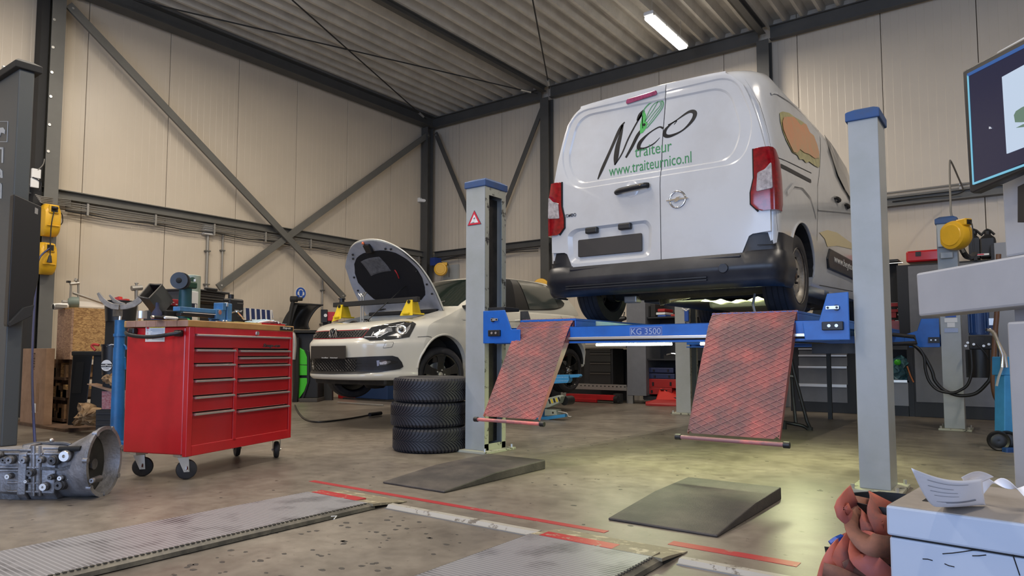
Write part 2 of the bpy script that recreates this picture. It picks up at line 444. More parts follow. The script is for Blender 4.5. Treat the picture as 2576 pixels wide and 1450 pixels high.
for (bx,by) in ((133,49),(128,118),(125,181),(122,242),(119,313),(115,380)):
    p=ox(bx,by,XL+0.25);b2=MB();b2.cyl((XL+0.25,y0c+0.02,p.z),(XL+0.265,y0c+0.02,p.z),0.018,n=8);P('bolt',b2,'zinc',lc)
LCY0,LCY1=y0c,y1c
# girts
g0=ox(148,497,XL+0.1);
hbeam('wall_rail','grey steel rail running the length of the left wall at mid height','rail',(XL+0.07,YF,2.86),(XL+0.07,10.42,2.86),0.12,0.12,(0,0,1),m='steel_l')
hbeam('wall_rail','dark steel rail on the back wall between the corner and the middle column','rail',(-9.88,YB-0.08,2.86),(-7.12,YB-0.08,2.86),0.12,0.12,(0,0,1))
hbeam('wall_rail','dark steel rail on the back wall behind the van','rail',(-6.92,YB-0.08,2.86),(-3.12,YB-0.08,2.86),0.12,0.12,(0,0,1))
hbeam('wall_rail','grey steel rail on the back wall right of the van behind the yellow reel','rail',(-2.92,YB-0.08,2.86),(XR,YB-0.08,2.86),0.12,0.12,(0,0,1),m='steel_l')
# braces on the left wall (pixel ends on the wall plane)
xb=XL+0.20
def L_(px,py,x=xb):return ox(px,py,x)
bar('wall_brace','long grey diagonal brace falling from the left column to the white car','brace',L_(172,12),L_(866,750),0.11,0.04,(1,0,0))
bar('wall_brace','grey diagonal brace rising from behind the red cabinet to the corner column','brace',L_(548,724,XL+0.15),L_(1078,338,XL+0.15),0.11,0.04,(1,0,0))
yb=YB-0.18
bar('wall_brace','short dark brace falling right from the corner column top','brace',oy(1096,335,yb),oy(1182,545,yb),0.09,0.03,(0,-1,0),m='steel')
bar('wall_brace','short dark brace falling left from the middle column top','brace',oy(1368,262,yb),oy(1238,600,yb),0.09,0.03,(0,-1,0),m='steel')
# tie rods under the roof
zr=5.60
def rod(label,a,b,r=0.011):
    t=tag(P('tie_rod',MB().tube([a,b],r,8),'black_m'),label,'rod')
    d=(Vector(b)-Vector(a)).normalized();e=Vector(a)+d*0.15
    P('turnbuckle',MB().cyl(e,e+d*0.22,0.022,n=8),'zinc',t);return t
rod('thin dark tie rod rising from the roof corner of the two walls',oz(1072,300,zr),oz(735,0,zr))
rod('thin dark tie rod crossing the roof from the middle column far to the left',oz(1352,236,zr+0.02),oz(340,0,zr+0.02))
rod('thin dark tie rod dropping steeply to the middle column head',oz(1382,222,zr),oz(1340,0,zr))
# cable tray under the left rail
tray=T('cable_tray','grey cable tray full of cables under the rail on the left wall','cable tray',(XL+0.12,6.5,2.68))
for i in range(5):
    z=2.765-i*0.03;mb=MB();pts=[]
    for kk in range(26):
        y=3.7+kk*0.265;pts.append(V(XL+0.10+0.01*(i%2),y,z-(0.012*math.sin(kk*1.7+i) if i>2 else 0)))
    mb.tube(pts,0.009,6);P('cable',mb,'cable_g' if i<4 else 'black_m',tray)
for kk in range(8):
    y=3.95+kk*0.9;mb=MB();mb.box(XL+0.08,XL+0.125,y,y+0.025,2.63,2.79);P('clip',mb,'galv',tray)
tray2=T('cable_bundle','dark cable bundle sagging under the rail on the back wall left of the van','cable',(-8.5,YB-0.16,2.75))
for i in range(3):
    mb=MB();pts=[V(-9.9+kk*0.3,YB-0.15,2.77-i*0.03-0.015*math.sin(kk*1.3+i)) for kk in range(10)]
    mb.tube(pts,0.008,6,smooth=3);P('cable',mb,'black_m',tray2)
# conduits on the left wall
def conduit(label,px,py0,py1,r=0.02,boxed=False):
    a=ox(px,py0,XL+0.03);b=V(a.x,a.y,ox(px,py1,XL+0.03).z)
    t=T('conduit',label,'pipe',(a.x,a.y,b.z))
    P('pipe',MB().cyl(a,b,r,n=8),'galv',t)
    for q in (0.25,0.75):
        z=a.z+(b.z-a.z)*q;P('clip',MB().box(a.x-0.03,a.x+r+0.006,a.y-r-0.02,a.y+r+0.02,z,z+0.02),'steel_l',t)
    if boxed:P('junction_box',MB().box(a.x-0.03,a.x+0.06,a.y-0.09,a.y+0.09,a.z,a.z+0.16),'white',t,bevel=0.01)
    return t
conduit('grey conduit dropping from a small white junction box on the left wall',523,592,760,0.022,True)
conduit('thinner grey conduit just right of the junction box on the left wall',561,590,760,0.016)
conduit('grey conduit on the left wall right of the blue round sign',812,690,860,0.016)
# horizontal conduits on the back wall at the right
for k,(pa,pb) in enumerate((((2241,479),(2600,441)),((2241,491),(2600,452)))):
    a=oy(pa[0],pa[1],YB-0.03);b=oy(pb[0],pb[1],YB-0.03);a.x=-2.9;zz=b.z
    t=T('conduit',['upper of two thin pipes along the back wall right of the lift post','lower of two thin pipes along the back wall right of the lift post'][k],'pipe',(a.x,a.y,zz))
    P('pipe',MB().cyl((a.x,a.y,zz),(XR,a.y,zz),0.014,n=8),'galv',t)
    for q in range(6):P('clip',MB().box(-1.6+q,-1.57+q,YB-0.05,YB,zz-0.02,zz+0.02),'galv',t)
# security camera + mandatory ear protection sign
c=ox(1062,503,XL+0.1)
t=T('security_camera','small white security camera on the left wall beside the corner column','camera',(XL,c.y,c.z))
P('bracket',MB().box(XL,XL+0.06,c.y-0.04,c.y+0.04,c.z-0.04,c.z+0.05),'white',t,bevel=0.008)
P('camera_body',MB().cyl((XL+0.04,c.y,c.z),(XL+0.16,c.y+0.07,c.z-0.02),0.035,n=14),'white',t)
P('lens',MB().cyl((XL+0.16,c.y+0.07,c.z-0.02),(XL+0.17,c.y+0.075,c.z-0.022),0.03,n=14),'black',t)
M['sign_blue']=mat('sign_blue',(0.02,0.09,0.42),0.4)
s0=ox(758,738,XL+0.02);s1=ox(758,724,XL+0.02);rs=s1.z-s0.z+0.012
t=T('safety_sign','round blue ear protection sign on the left wall above the wheel balancer','sign',(XL,s0.y,s0.z))
P('disc',MB().cyl((XL,s0.y,s0.z),(XL+0.006,s0.y,s0.z),rs,n=32),'white',t)
P('blue_field',MB().cyl((XL+0.006,s0.y,s0.z),(XL+0.008,s0.y,s0.z),rs*0.93,n=32),'sign_blue',t)
hd=[(-.42,.50),(0,.68),(.42,.50),(.42,0),(.22,-.62),(-.22,-.62),(-.42,0)]
P('head_symbol',MB().prism([(XL+0.008,s0.y+a*rs,s0.z+b*rs) for a,b in hd],(0.001,0,0)),'white',t)
P('face_field',MB().prism([(XL+0.009,s0.y+a*rs*.78,s0.z+b*rs*.8) for a,b in hd],(0.001,0,0)),'sign_blue',t)
for sg in (-1,1):
    P('ear_cup',MB().prism([(XL+0.010,s0.y+sg*rs*(a),s0.z+b*rs) for a,b in ((.38,.25),(.6,.2),(.66,-.05),(.6,-.3),(.38,-.35))],(0.001,0,0)),'white',t)
# ---- strip lamps
M['lamp']=mat('lamp_diffuser',(1,1,1),0.4,emit=((1.0,0.93,0.82),9.0))
def strip_lamp(label,x,y,z,group=None,length=1.5,power=LAMP_W):
    t=T('strip_lamp',label,'lamp',(x,y,z),0,group)
    P('housing',MB().box(x-0.075,x+0.075,y-length/2,y+length/2,z,z+0.06),'white',t,bevel=0.02)
    P('diffuser',MB().box(x-0.07,x+0.07,y-length/2+0.02,y+length/2-0.02,z-0.05,z),'lamp',t,bevel=0.022)
    for sy in (-0.6,-0.2,0.2,0.6):P('clip',MB().box(x+0.07,x+0.08,y+sy*length*.8-.01,y+sy*length*.8+.01,z-0.02,z+0.03),'zinc',t)
    for sy in (-0.4,0.4):P('hanger',MB().tube([(x,y+sy*length,z+0.06),(x+0.01,y+sy*length,5.78)],0.004,5),'zinc',t)
    o=area_light('lamp_light',(x,y,z-0.056),(0,0,0),0.12,length-0.1,power,LAMP_COL)
    o.parent=t;o.location=(0,0,-0.056)
    return t
zl=5.42
la=oz(1628,38,zl);lb=oz(1722,118,zl)
print('lamp',la,lb,(lb-la).length)
strip_lamp('lit white strip lamp hanging under the corrugated roof above the van',(la.x+lb.x)/2,(la.y+lb.y)/2,zl,length=max(1.2,(lb-la).length))
for (lx,ly,w_) in ((-3.6,3.6,'over the front of the lift'),(-3.6,0.2,'over the floor platforms'),(-7.4,2.4,'over the red tool cabinet'),(-6.6,5.0,'over the white hatchback'),(1.2,5.5,'right of the test console'),(1.2,0.5,'above the steel box'),(-7.2,-1.8,'near the daylight doors')):
    strip_lamp('strip lamp above the frame, '+w_,lx,ly,zl,group='lamps above the frame')
# ================================================================ WHITE VAN on the four post lift
M['van_white']=dirty('van_white_paint',(0.55,0.56,0.57),(0.50,0.50,0.50),0.22,2.5,coat=0.6)
M['van_black']=dirty('van_black_plastic',(0.013,0.014,0.018),(0.03,0.03,0.034),0.36,6)
M['under']=dirty('underbody_black',(0.012,0.012,0.012),(0.035,0.032,0.03),0.6,8)
M['tail_red']=mat('tail_lamp_red',(0.24,0.004,0.008),0.12,coat=1.0,noise_amt=0.35,noise_scale=30)
M['tail_clear']=mat('tail_lamp_clear',(0.42,0.38,0.38),0.12,coat=1.0,noise_amt=0.4,noise_scale=25)
M['plate_brown']=mat('blank_number_plate',(0.032,0.027,0.023),0.55)
M['glass_dark']=mat('tinted_glass',(0.02,0.025,0.024),0.06,coat=0.5)
M['green_print']=mat('green_print',(0.03,0.22,0.07),0.4)
M['green_bright']=mat('green_bright_print',(0.05,0.38,0.07),0.4)
M['black_print']=mat('black_print',(0.006,0.006,0.008),0.25)
M['rim_steel']=dirty('dull_steel_rim',(0.36,0.33,0.28),(0.16,0.13,0.1),0.45,14,metal=0.3)
M['gap']=mat('panel_gap',(0.008,0.008,0.008),0.8)
VX,VY,VZ0=-2.235,4.80,1.055
van=T('van','white delivery van with black bumper and green lettering raised on the four post lift','van',(VX,7.0,VZ0))
HALF=[(1.33,.885),(1.40,.905),(1.62,.925),(2.03,.925),(2.24,.889),(2.39,.855),(2.57,.80),(2.68,.755),(2.75,.705),(2.79,.65),(2.815,.56),(2.832,.40),(2.838,.2),(2.84,0.0)]
HALF2=[(1.33,.885),(1.40,.905),(1.62,.925),(2.03,.925),(2.24,.918),(2.39,.905),(2.57,.882),(2.70,.858),(2.78,.832),(2.83,.795),(2.86,.74),(2.882,.60),(2.893,.35),(2.90,0.0)]
FB=[(4.80,0),(4.82,.05),(4.85,.22),(4.90,.48),(4.97,.75),(5.08,1.0),(12,1.0)]
ZT=[(4.8,2.90),(7.2,2.90),(7.6,2.82),(8.0,2.55),(8.3,2.28),(8.45,2.14),(8.8,2.08),(9.05,1.98),(9.15,1.85)]
def pw(T_,y):
    for (a,b),(c,d) in zip(T_,T_[1:]):
        if y<=c:return b+(d-b)*max(0,y-a)/(c-a)
    return T_[-1][1]
def prof_at(y):
    f=pw(FB,y);zt=pw(ZT,y);L=[]
    for (z0,w0),(z1,w1) in zip(HALF,HALF2):
        z=z0+(z1-z0)*f;L.append((w0+(w1-w0)*f,1.33+(z-1.33)*(zt-1.33)/1.57))
    return [(p.x,p.z) for p in catmull([Vector((a,0,b)) for a,b in L],3)]
def hw(z,y=4.8):
    L=prof_at(y)
    for (w0,z0),(w1,z1) in zip(L,L[1:]):
        if z<=z1:return w0+(w1-w0)*(z-z0)/max(1e-6,z1-z0)
    return 0
def van_sec(y,sc=1.0,inset=0.0):
    R3=[(max(0,w-inset)*sc,z-(inset if z>2.7 else 0)) for w,z in prof_at(y)]
    pts=[(VX+a,b) for a,b in R3]+[(VX-a,b) for a,b in reversed(R3[:-1])]
    return [V(a,y,b) for a,b in pts]
st=[(4.80,1,.045),(4.805,1,.028),(4.82,1,.010),(4.85,1,0),(4.90,1,0),(4.97,1,0),(5.08,1,0),(5.5,1,0),(6.5,1,0),(7.2,1,0),(7.6,.99,0),(8.0,.985,0),(8.3,.98,0),(8.45,.97,0),(8.8,.95,0),(9.05,.92,0),(9.15,.86,.02)]
mb=MB();mb.loft([van_sec(*q) for q in st]);bmesh.ops.triangulate(mb.b,faces=mb.b.faces)
body=P('body',mb,'van_white',van,smooth=35)
def wheel_cut(cy,side,r=0.375):
    c=MB();x0=VX+side*0.62;x1=VX+side*1.2;c.cyl((x0,cy,1.40),(x1,cy,1.40),r,n=40);c2=None
    return c
HUB1,HUB2=5.46,8.24
cuts=[wheel_cut(HUB1,1),wheel_cut(HUB1,-1),wheel_cut(HUB2,1),wheel_cut(HUB2,-1)]
for sgn in (1,-1):
    for h in (HUB1,HUB2):
        c=MB();a,b=sorted((VX+sgn*.62,VX+sgn*1.2));c.box(a,b,h-.375,h+.375,1.2,1.41);cuts.append(c)
XS=VX+0.925
def onside(px,py):
    x=XS
    for _ in range(6):p=ox(px,py,x);x=VX+max(.78,hw(min(p.z,2.8),p.y))
    return p
side_pts=lambda L:[onside(1840+px/2.2667,160+py/2.2667) for px,py in L]
# raised arch above the rear wheel is modelled as a flare
cut(body,cuts)
body.data.materials.clear();body.data.materials.append(M['van_white'])
gr=MB()
def surf_line(name,pts,m='gap',wd=0.007,lift=0.0025):
    """thin strip lying on the van side following its tumblehome"""
    pp=[]
    for a,b in zip(pts,pts[1:]):
        for k in range(6):pp.append(Vector(a).lerp(Vector(b),k/6))
    pp.append(Vector(pts[-1]));rows=[]
    for i,p in enumerate(pp):
        d=(pp[min(i+1,len(pp)-1)]-pp[max(0,i-1)]);s=Vector((0,-d.z,d.y)).normalized()*wd/2
        rows.append([V(VX+hw(q.z,q.y)+lift,q.y,q.z) for q in (p+s,p-s)])
    mb=MB();mb.grid(rows);return P(name,mb,m,van,fix=False)
surf_line('seam',side_pts([(100,85),(170,220),(212,420),(222,478)]))
surf_line('seam',side_pts([(252,842),(262,955)]))
surf_line('seam',side_pts([(495,380),(490,700),(487,1010)]))
surf_line('seam',side_pts([(245,530),(455,625)]),wd=.005)
surf_line('seam',side_pts([(245,530),(250,572),(280,588)]),wd=.005)
surf_line('door_rail',side_pts([(278,582),(452,672)]),'black',wd=0.028,lift=0.004)
surf_line('seam',side_pts([(500,1265),(690,1300)]),wd=.006)
surf_line('crease',side_pts([(490,830),(690,850)]),'van_white',wd=.02,lift=.008)
surf_line('crease',side_pts([(205,175),(235,165),(320,210),(430,300),(490,385)]),'van_white',wd=0.02,lift=.008)
surf_line('crease',side_pts([(310,740),(350,690),(400,700),(450,760),(475,850),(480,880)]),'van_white',wd=0.03,lift=.012)
# front door window, handles, moulding, print on the side
wn=side_pts([(525,405),(560,455),(600,520),(650,600),(676,650)]);wb=side_pts([(527,412),(555,500),(600,640),(640,720),(676,775)])
wn+=[V(XS,7.75,2.50),V(XS,8.0,2.40)];wb+=[V(XS,7.75,2.28),V(XS,8.0,2.27)]
mb=MB();mb.grid([[V(VX+hw(q.z,q.y)+.014,q.y,q.z) for q in (a,a.lerp(b,.5),b)] for a,b in zip(wn,wb)]);P('side_window',mb,'glass_dark',van,fix=False)
for nm,(hx,hy) in (('door_handle',(600,775)),('door_handle',(657,812))):
    p=ox(1840+hx/2.2667,160+hy/2.2667,XS);x=VX+hw(p.z)
    P(nm,MB().tube([(x-.01,p.y-.09,p.z),(x+.035,p.y-.06,p.z),(x+.04,p.y+.04,p.z-.005),(x-.01,p.y+.08,p.z-.01)],.016,8,smooth=4),'black',van,smooth=40)
md=side_pts([(555,1055),(540,1110),(545,1170)]);mt=[V(XS,8.4,md[0].z),V(XS,8.4,md[2].z)]
P('side_moulding',MB().prism([V(XS-.02,q.y,q.z) for q in (md[0],md[1],md[2],V(0,7.75,md[2].z),V(0,7.75,md[0].z))],(0.035,0,0)),'van_black',van,bevel=.01)
text('lettering','www.heytorr.e','white',van,V(XS+.016,md[0].y+.12,md[2].z+.055),(0,1,0),(0,0,1),width=1.02,height=.085)
M['yell_print']=mat('faded_yellow_print',(0.62,0.53,0.30),0.3)
yp=side_pts([(500,965),(545,950),(600,965),(690,1030),(690,1060),(600,1040),(545,1045),(530,1000)])
P('faded_print',MB().prism([V(VX+hw(q.z,q.y)+.003,q.y,q.z) for q in yp],(0.001,0,0)),'yell_print',van)
M['carrot']=mat('orange_print',(0.62,0.27,0.13),0.35,col2=(0.50,0.33,0.17),noise_scale=5)
M['carrot_leaf']=mat('green_brown_print',(0.40,0.37,0.17),0.35,noise_amt=0.3,noise_scale=14)
def side_poly(name,L,m,lift):
    pts=[onside(1950+a/9.0615,280+b/9.0615) for a,b in L]
    cx=sum(p.y for p in pts)/len(pts);cz=sum(p.z for p in pts)/len(pts)
    mb=MB();c=V(VX+hw(cz,cx)+lift,cx,cz)
    q=[V(VX+hw(p.z,p.y)+lift,p.y,p.z) for p in pts]
    rings=[[c.lerp(v,t) for v in q] for t in (.25,.5,.75,1)]
    rings=[[V(VX+hw(v.z,v.y)+lift,v.y,v.z) for v in rg] for rg in rings]
    vs=[mb._v(rg) for rg in rings];n=len(q);cv=mb.b.verts.new(V(VX+hw(cz,cx)+lift,cx,cz))
    for i in range(n):mb.b.faces.new((cv,vs[0][i],vs[0][(i+1)%n]))
    for a,b in zip(vs,vs[1:]):
        for i in range(n):mb.b.faces.new((a[i],b[i],b[(i+1)%n],a[(i+1)%n]))
    return P(name,mb,m,van)
side_poly('leaf_print',[(85,40),(150,10),(300,40),(420,130),(640,260),(760,470),(870,560),(960,850),(1000,1050),(1000,1240),(975,1290),(880,1240),(760,1150),(690,1180),(620,1100),(540,1100),(490,1000),(380,940),(230,650),(160,470),(100,230)],'carrot_leaf',.006)
side_poly('carrot_print',[(170,140),(260,130),(400,140),(460,200),(560,330),(620,280),(680,300),(760,480),(850,560),(930,760),(980,950),(970,1070),(880,1080),(740,980),(640,950),(540,870),(470,960),(390,930),(250,640),(160,420),(140,250)],'carrot',.010)
# ---- rear doors
YD=4.775
def w4(a,b,y=YD):return oy(1360+a/3.625,160+b/3.625,y)
def w5(a,b,y=YD):return oy(1360+a/3.68,540+b/3.68,y)
def xz(p):return (p.x,p.z)
def hwd(z):return hw(z)-0.035 if z<2.7 else max(0,hw(z)-0.05)
SEAM=[(-2.150,1.47),(-2.150,2.05),(-2.145,2.17),(-2.132,2.40),(-2.10,2.72),(-2.088,2.805)]
def seam_x(z):
    for (x0,z0),(x1,z1) in zip(SEAM,SEAM[1:]):
        if z<=z1:return x0+(x1-x0)*(z-z0)/(z1-z0)
    return SEAM[-1][0]
def door_poly(side):
    zs=[1.49,1.52,1.575,1.60,1.614,1.622,1.80,1.95,2.1,2.24,2.39,2.5,2.6,2.68,2.73,2.765,2.79]
    out=[]
    for z in zs:
        wv=hwd(z)
        if z<1.615:wv=.69+.03*(z-1.49)/.07+(.02 if z>1.6 else 0)
        elif z<2.2:wv=.885
        out.append((VX+side*wv,z))
    top=[(VX+side*a,b) for a,b in ((.60,2.805),(.50,2.812),(.38,2.816),(.25,2.818))]
    out+=top
    sx=[(seam_x(z)+side*0.0035,z) for z in (2.818,2.72,2.40,2.17,2.05,1.47)]
    return out+sx
def frustum(outer,inner,y0,y1):
    """outer ring (x,z) at y0 (outside), inner ring at y1"""
    c=MB();c.loft([[V(x,y0,z) for x,z in outer],[V(x,y1,z) for x,z in inner]]);return c
def rounded(poly,r=0.05,k=5):
    out=[];n=len(poly)
    for i in range(n):
        p=Vector(poly[i]);a=Vector(poly[i-1]);b=Vector(poly[(i+1)%n])
        ra=min(r,(a-p).length*.45,(b-p).length*.45)
        q0=p+(a-p).normalized()*ra;q1=p+(b-p).normalized()*ra
        for j in range(k+1):
            t=j/k;out.append(tuple(q0*(1-t)**2+p*2*t*(1-t)+q1*t*t))
    return out
def scale_poly(poly,d):
    cx=sum(p[0] for p in poly)/len(poly);cz=sum(p[1] for p in poly)/len(poly)
    ex=max(abs(p[0]-cx) for p in poly);ez=max(abs(p[1]-cz) for p in poly)
    return [(cx+(x-cx)*(1-d/ex),cz+(z-cz)*(1-d/ez)) for x,z in poly]
pan=rounded([(-2.885,2.165),(-2.975,2.38),(-2.865,2.735),(-1.615,2.700),(-1.525,2.36),(-1.605,2.155)],.14,6)
ledge=rounded([(-2.93,2.12),(-3.04,2.40),(-2.91,2.775),(-1.565,2.765),(-1.435,2.40),(-1.52,2.115)],.14,6)
recess=rounded([(-2.95,1.52),(-2.965,1.76),(-2.90,1.80),(-2.26,1.80),(-2.225,1.75),(-2.235,1.52)],.07,5)
for side,lab in ((-1,'left rear door carrying the number plate and handle'),(1,'right rear door with the round chrome emblem')):
    mb=MB();mb.prism([V(x,YD,z) for x,z in door_poly(side)],(0,0.05,0))
    d=P('rear_door',mb,'van_white',van,label=lab)
    cs=[frustum(scale_poly(ledge,-0.004),scale_poly(ledge,0.012),YD-0.004,YD+0.007),frustum(scale_poly(pan,-0.01),scale_poly(pan,0.014),YD-0.004+.004,YD+0.016)]
    if side<0:cs.append(frustum(scale_poly(recess,-0.01),scale_poly(recess,0.03),YD-0.004,YD+0.022))
    cut(d,cs)
    bv=d.modifiers.new('bevel','BEVEL');bv.width=0.006;bv.segments=3;bv.limit_method='ANGLE';bv.angle_limit=R(25)
    d.data.polygons.foreach_set('use_smooth',[True]*len(d.data.polygons));d.data.set_sharp_from_angle(angle=R(35))
    if side<0:door_l=d
    else:door_r=d
mb=MB();mb.prism([V(x+dx,4.7985,z) for dx,q in ((-.012,SEAM),(.012,SEAM[::-1])) for x,z in q],(0,.001,0));P('door_seal',mb,'gap',van)
YP=YD+0.016
# number plate + lamps
pl=rounded([(-2.872,1.568),(-2.872,1.708),(-2.308,1.708),(-2.308,1.568)],.012,3)
P('number_plate',MB().prism([V(x,YD+.004,z) for x,z in pl],(0,.012,0)),'plate_brown',van,bevel=.003)
for a,b in (((415,145),(535,190)),((718,105),(845,150))):
    p0=w5(*a);p1=w5(*b);zc=1.772
    P('plate_lamp',MB().box(p0.x+.005,p1.x-.005,YD-.02,YD+.022,zc-.025,zc+.025),'black',van,bevel=.01)
# door handle
h0=-2.514;h1=-2.241
P('handle_cup',MB().lathe([(0,0.004),(.05,0.003),(.062,0)],(-2.385,YD-.001,2.055),(0,-1,0),24),'van_white',van,smooth=50)
mb=MB();hp=[V(h0,YD-.004,2.046),V(h0+.04,YD-.03,2.050),V(-2.38,YD-.036,2.056),V(h1-.03,YD-.034,2.062),V(h1,YD-.010,2.064)]
mb.tube(hp,.021,10,smooth=5);P('door_handle',mb,'black',van,smooth=50)
P('key_lock',MB().cyl((h1-.045,YD-.062,2.065),(h1-.045,YD-.045,2.065),.009,n=12),'chrome',van)
# brake lamp
p0=w4(790,335);bl=[(x,z) for x,z in rounded([(-2.425,2.745),(-2.42,2.785),(-2.165,2.80),(-2.160,2.765)],.02,4)]
P('brake_lamp',MB().prism([V(x,YD-.006,z-.012) for x,z in bl],(0,.012,0)),mat('brake_lamp',(.30,.05,.12),.15,coat=1,noise_amt=.3,noise_scale=40),van,bevel=.004)
# emblem
ec=w4(1248,1240)
P('emblem_ring',MB().lathe([(.053,.002),(.056,.007),(.060,.009),(.065,.007),(.068,.002)],(ec.x,YD,ec.z),(0,-1,0),40),'chrome',van,smooth=60)
bolt=[(x*.72,z*.72) for x,z in [(-.118,.002),(-.02,.008),(-.008,.02),(.035,.026),(.014,.008),(.118,.004),(.118,-.006),(.02,-.010),(.004,-.022),(-.038,-.026),(-.014,-.008),(-.118,-.006)]]
P('emblem_bolt',MB().prism([V(ec.x+a,YD-.012,ec.z+b) for a,b in bolt],(0,.008,0)),'chrome',van)
text('lettering','COMBO',mat('grey_chrome',(.12,.12,.13),.25,.6),van,V(-3.005,YD-.001,1.905),(1,0,0),(0,0,1),width=.122,height=.027,depth=.003,bold=.02)
# logo
def stroke(name,L,m,y=YP-.001,conv=w4):
    """L: (zoom x, zoom y, width mm)"""
    pts=[conv(a,b,YD+.012) for a,b,_ in L];ws=[c for*_,c in L]
    P2=[Vector((p.x,w_/720.0,p.z)) for p,w_ in zip(pts,ws)]
    P3=catmull(P2,6) if len(P2)>2 else P2
    rows=[]
    for i,p in enumerate(P3):
        d=P3[min(i+1,len(P3)-1)]-P3[max(i-1,0)];s=Vector((-d.z,0,d.x)).normalized()*max(.0008,p.y)/2
        rows.append([V(p.x,y,p.z)+s,V(p.x,y,p.z)-s])
    mb=MB();mb.grid(rows);return P(name,mb,m,van,fix=False)
bk='black_print'
stroke('logo_stroke',[(520,1055,8),(560,960,20),(640,780,18),(720,600,20),(765,532,6)],bk)
stroke('logo_stroke',[(745,560,14),(730,640,20),(700,760,30),(685,860,30),(675,925,8)],bk)
stroke('logo_stroke',[(675,925,6),(740,820,9),(800,680,10),(880,530,10),(942,430,14)],bk)
stroke('logo_stroke',[(942,425,14),(905,470,24),(880,520,12)],bk)
stroke('logo_stroke',[(775,858,12),(830,760,18),(880,660,20),(915,610,16)],bk)
stroke('logo_stroke',[(1115,590,12),(1075,580,8),(980,640,9),(905,720,22),(895,775,22),(950,770,9),(1030,730,7),(1085,675,3)],bk)
stroke('logo_stroke',[(1160,560,6),(1230,520,6),(1350,440,14),(1405,450,24),(1380,520,18),(1290,610,9),(1180,660,16),(1130,650,22),(1140,600,16),(1190,550,7),(1240,520,5),(1215,555,4)],bk)
gp=[(905,640),(905,560),(925,480),(945,430),(960,470),(955,520),(975,545),(960,590),(930,630)]
P('logo_whisk_handle',MB().prism([V(q.x,YP-.002,q.z) for q in [w4(a,b,YD+.012) for a,b in gp]],(0,.001,0)),'green_bright',van)
for L in ([(930,590,4),(930,450,6),(985,370,7),(1060,335,7),(1112,345,7),(1110,400,5),(1040,500,5),(965,590,5)],
          [(950,530,3),(985,440,4),(1030,370,4),(1080,345,4)],[(955,520,3),(1020,430,4),(1055,370,4),(1070,340,4)],
          [(965,540,3),(1040,440,4),(1090,380,4),(1085,340,4)],[(975,560,3),(1050,460,4),(1100,390,4),(1100,345,4)]):
    stroke('logo_whisk_wire',L,'green_print',y=YP-.002)
q=w4(943,557,YD+.012);P('logo_dot',MB().cyl((q.x,YP-.004,q.z),(q.x,YP-.002,q.z),.011,n=14),bk,van)
text('lettering','traiteur','green_print',van,V(-2.362,YP-.0005,2.302),(1,0,0),(0,0,1),width=.303,height=.082)
text('lettering','www.traiteurnico.nl','green_print',van,V(-2.588,YP-.0005,2.190),(1,0,0),(0,0,1),width=.681,height=.084)
# ---- tail lamps (wrap the corner)
def tail(side):
    xo=lambda z:VX+side*(hw(z)+.006)
    zs=[1.765,1.78,1.82,1.90,2.0,2.1,2.18,2.20,2.205]
    def inner(z):return .785 if z>1.97 else (.785-.035*min(1,(1.97-z)/.1) if z>1.82 else .76+.05*(1.82-z)/.055)
    mb=MB();rows=[]
    for z in zs:
        wv=hw(z)+.008;xi=inner(z)
        if z<1.775 or z>2.203:xi+=.02
        rows.append([V(VX+side*xi,YD+.01,z),V(VX+side*xi,YD-.014,z),V(VX+side*(wv-.06),YD-.018,z),V(VX+side*(wv-.018),YD-.006,z),V(VX+side*wv,YD+.03,z),V(VX+side*wv,YD+.13*(1 if z>1.8 else .8),z),V(VX+side*(wv-.03),YD+.135,z)])
    mb.grid(rows);mb.face(rows[0]);mb.face(list(reversed(rows[-1])))
    o=P('tail_lamp',mb,'tail_red',van,smooth=40)
    c=rounded([(VX+side*.80,1.90),(VX+side*.81,2.03),(VX+side*.86,2.045),(VX+side*.905,2.09),(VX+side*.91,1.91)],.012,3)
    P('reversing_lens',MB().prism([V(x,YD-.022,z) for x,z in c],(0,.02,0)),'tail_clear',o,bevel=.004)
    fr=MB();fr.tube([V(VX+side*(inner(z)-.004),YD-.004,z) for z in zs],.007,6);P('gasket',fr,'gap',o)
    return o
tail(1);tail(-1)
# ---- bumper
bs=[]
prof=[(1.605,.0),(1.60,.016),(1.50,.024),(1.485,.05),(1.40,.075),(1.36,.078),(1.33,.05),(1.30,.048),(1.275,.035),(1.25,0.0)]
mb=MB();N=60;rows=[]
def plan(t,off):
    """t -1..1 around the rear: returns x,y"""
    L=1.17+.10;s=t*L
    a=abs(s);sg=1 if s>=0 else-1
    Wd=.932+off*.5;r=.085+off*.6;yr=YD+.01-off
    straight=Wd-r
    if a<=straight:return VX+sg*a,yr+.028*(a/straight)**4
    arc=r*math.pi/2
    if a<=straight+arc:
        th=(a-straight)/r;return VX+sg*(straight+r*math.sin(th)),yr+.028+r*(1-math.cos(th))
    return VX+sg*Wd,yr+.028+r+(a-straight-arc)
for k in range(N+1):
    t=-1+2*k/N;row=[]
    for z,off in prof:
        x,y=plan(t,off);zz=z
        ax_=abs(x-VX)
        if z>1.49: # upper edge: low behind the doors, high corner horns
            f=min(1,max(0,(ax_-.695)/.035));f=f*f*(3-2*f)
            zz=1.478+(z-1.478)*f if z>1.49 else z
            if z>1.59 and f>.9:zz=1.617
        row.append(V(x,y,zz))
    x,y=plan(t,-.03);row.append(V(x,y,1.25));rows.append(row)
mb.grid(rows);bump=P('rear_bumper',mb,'van_black',van,smooth=50)
md=bump.modifiers.new('solid','SOLIDIFY');md.thickness=.012;md.offset=-1
wc=[wheel_cut(HUB1,1,.385),wheel_cut(HUB1,-1,.385)]
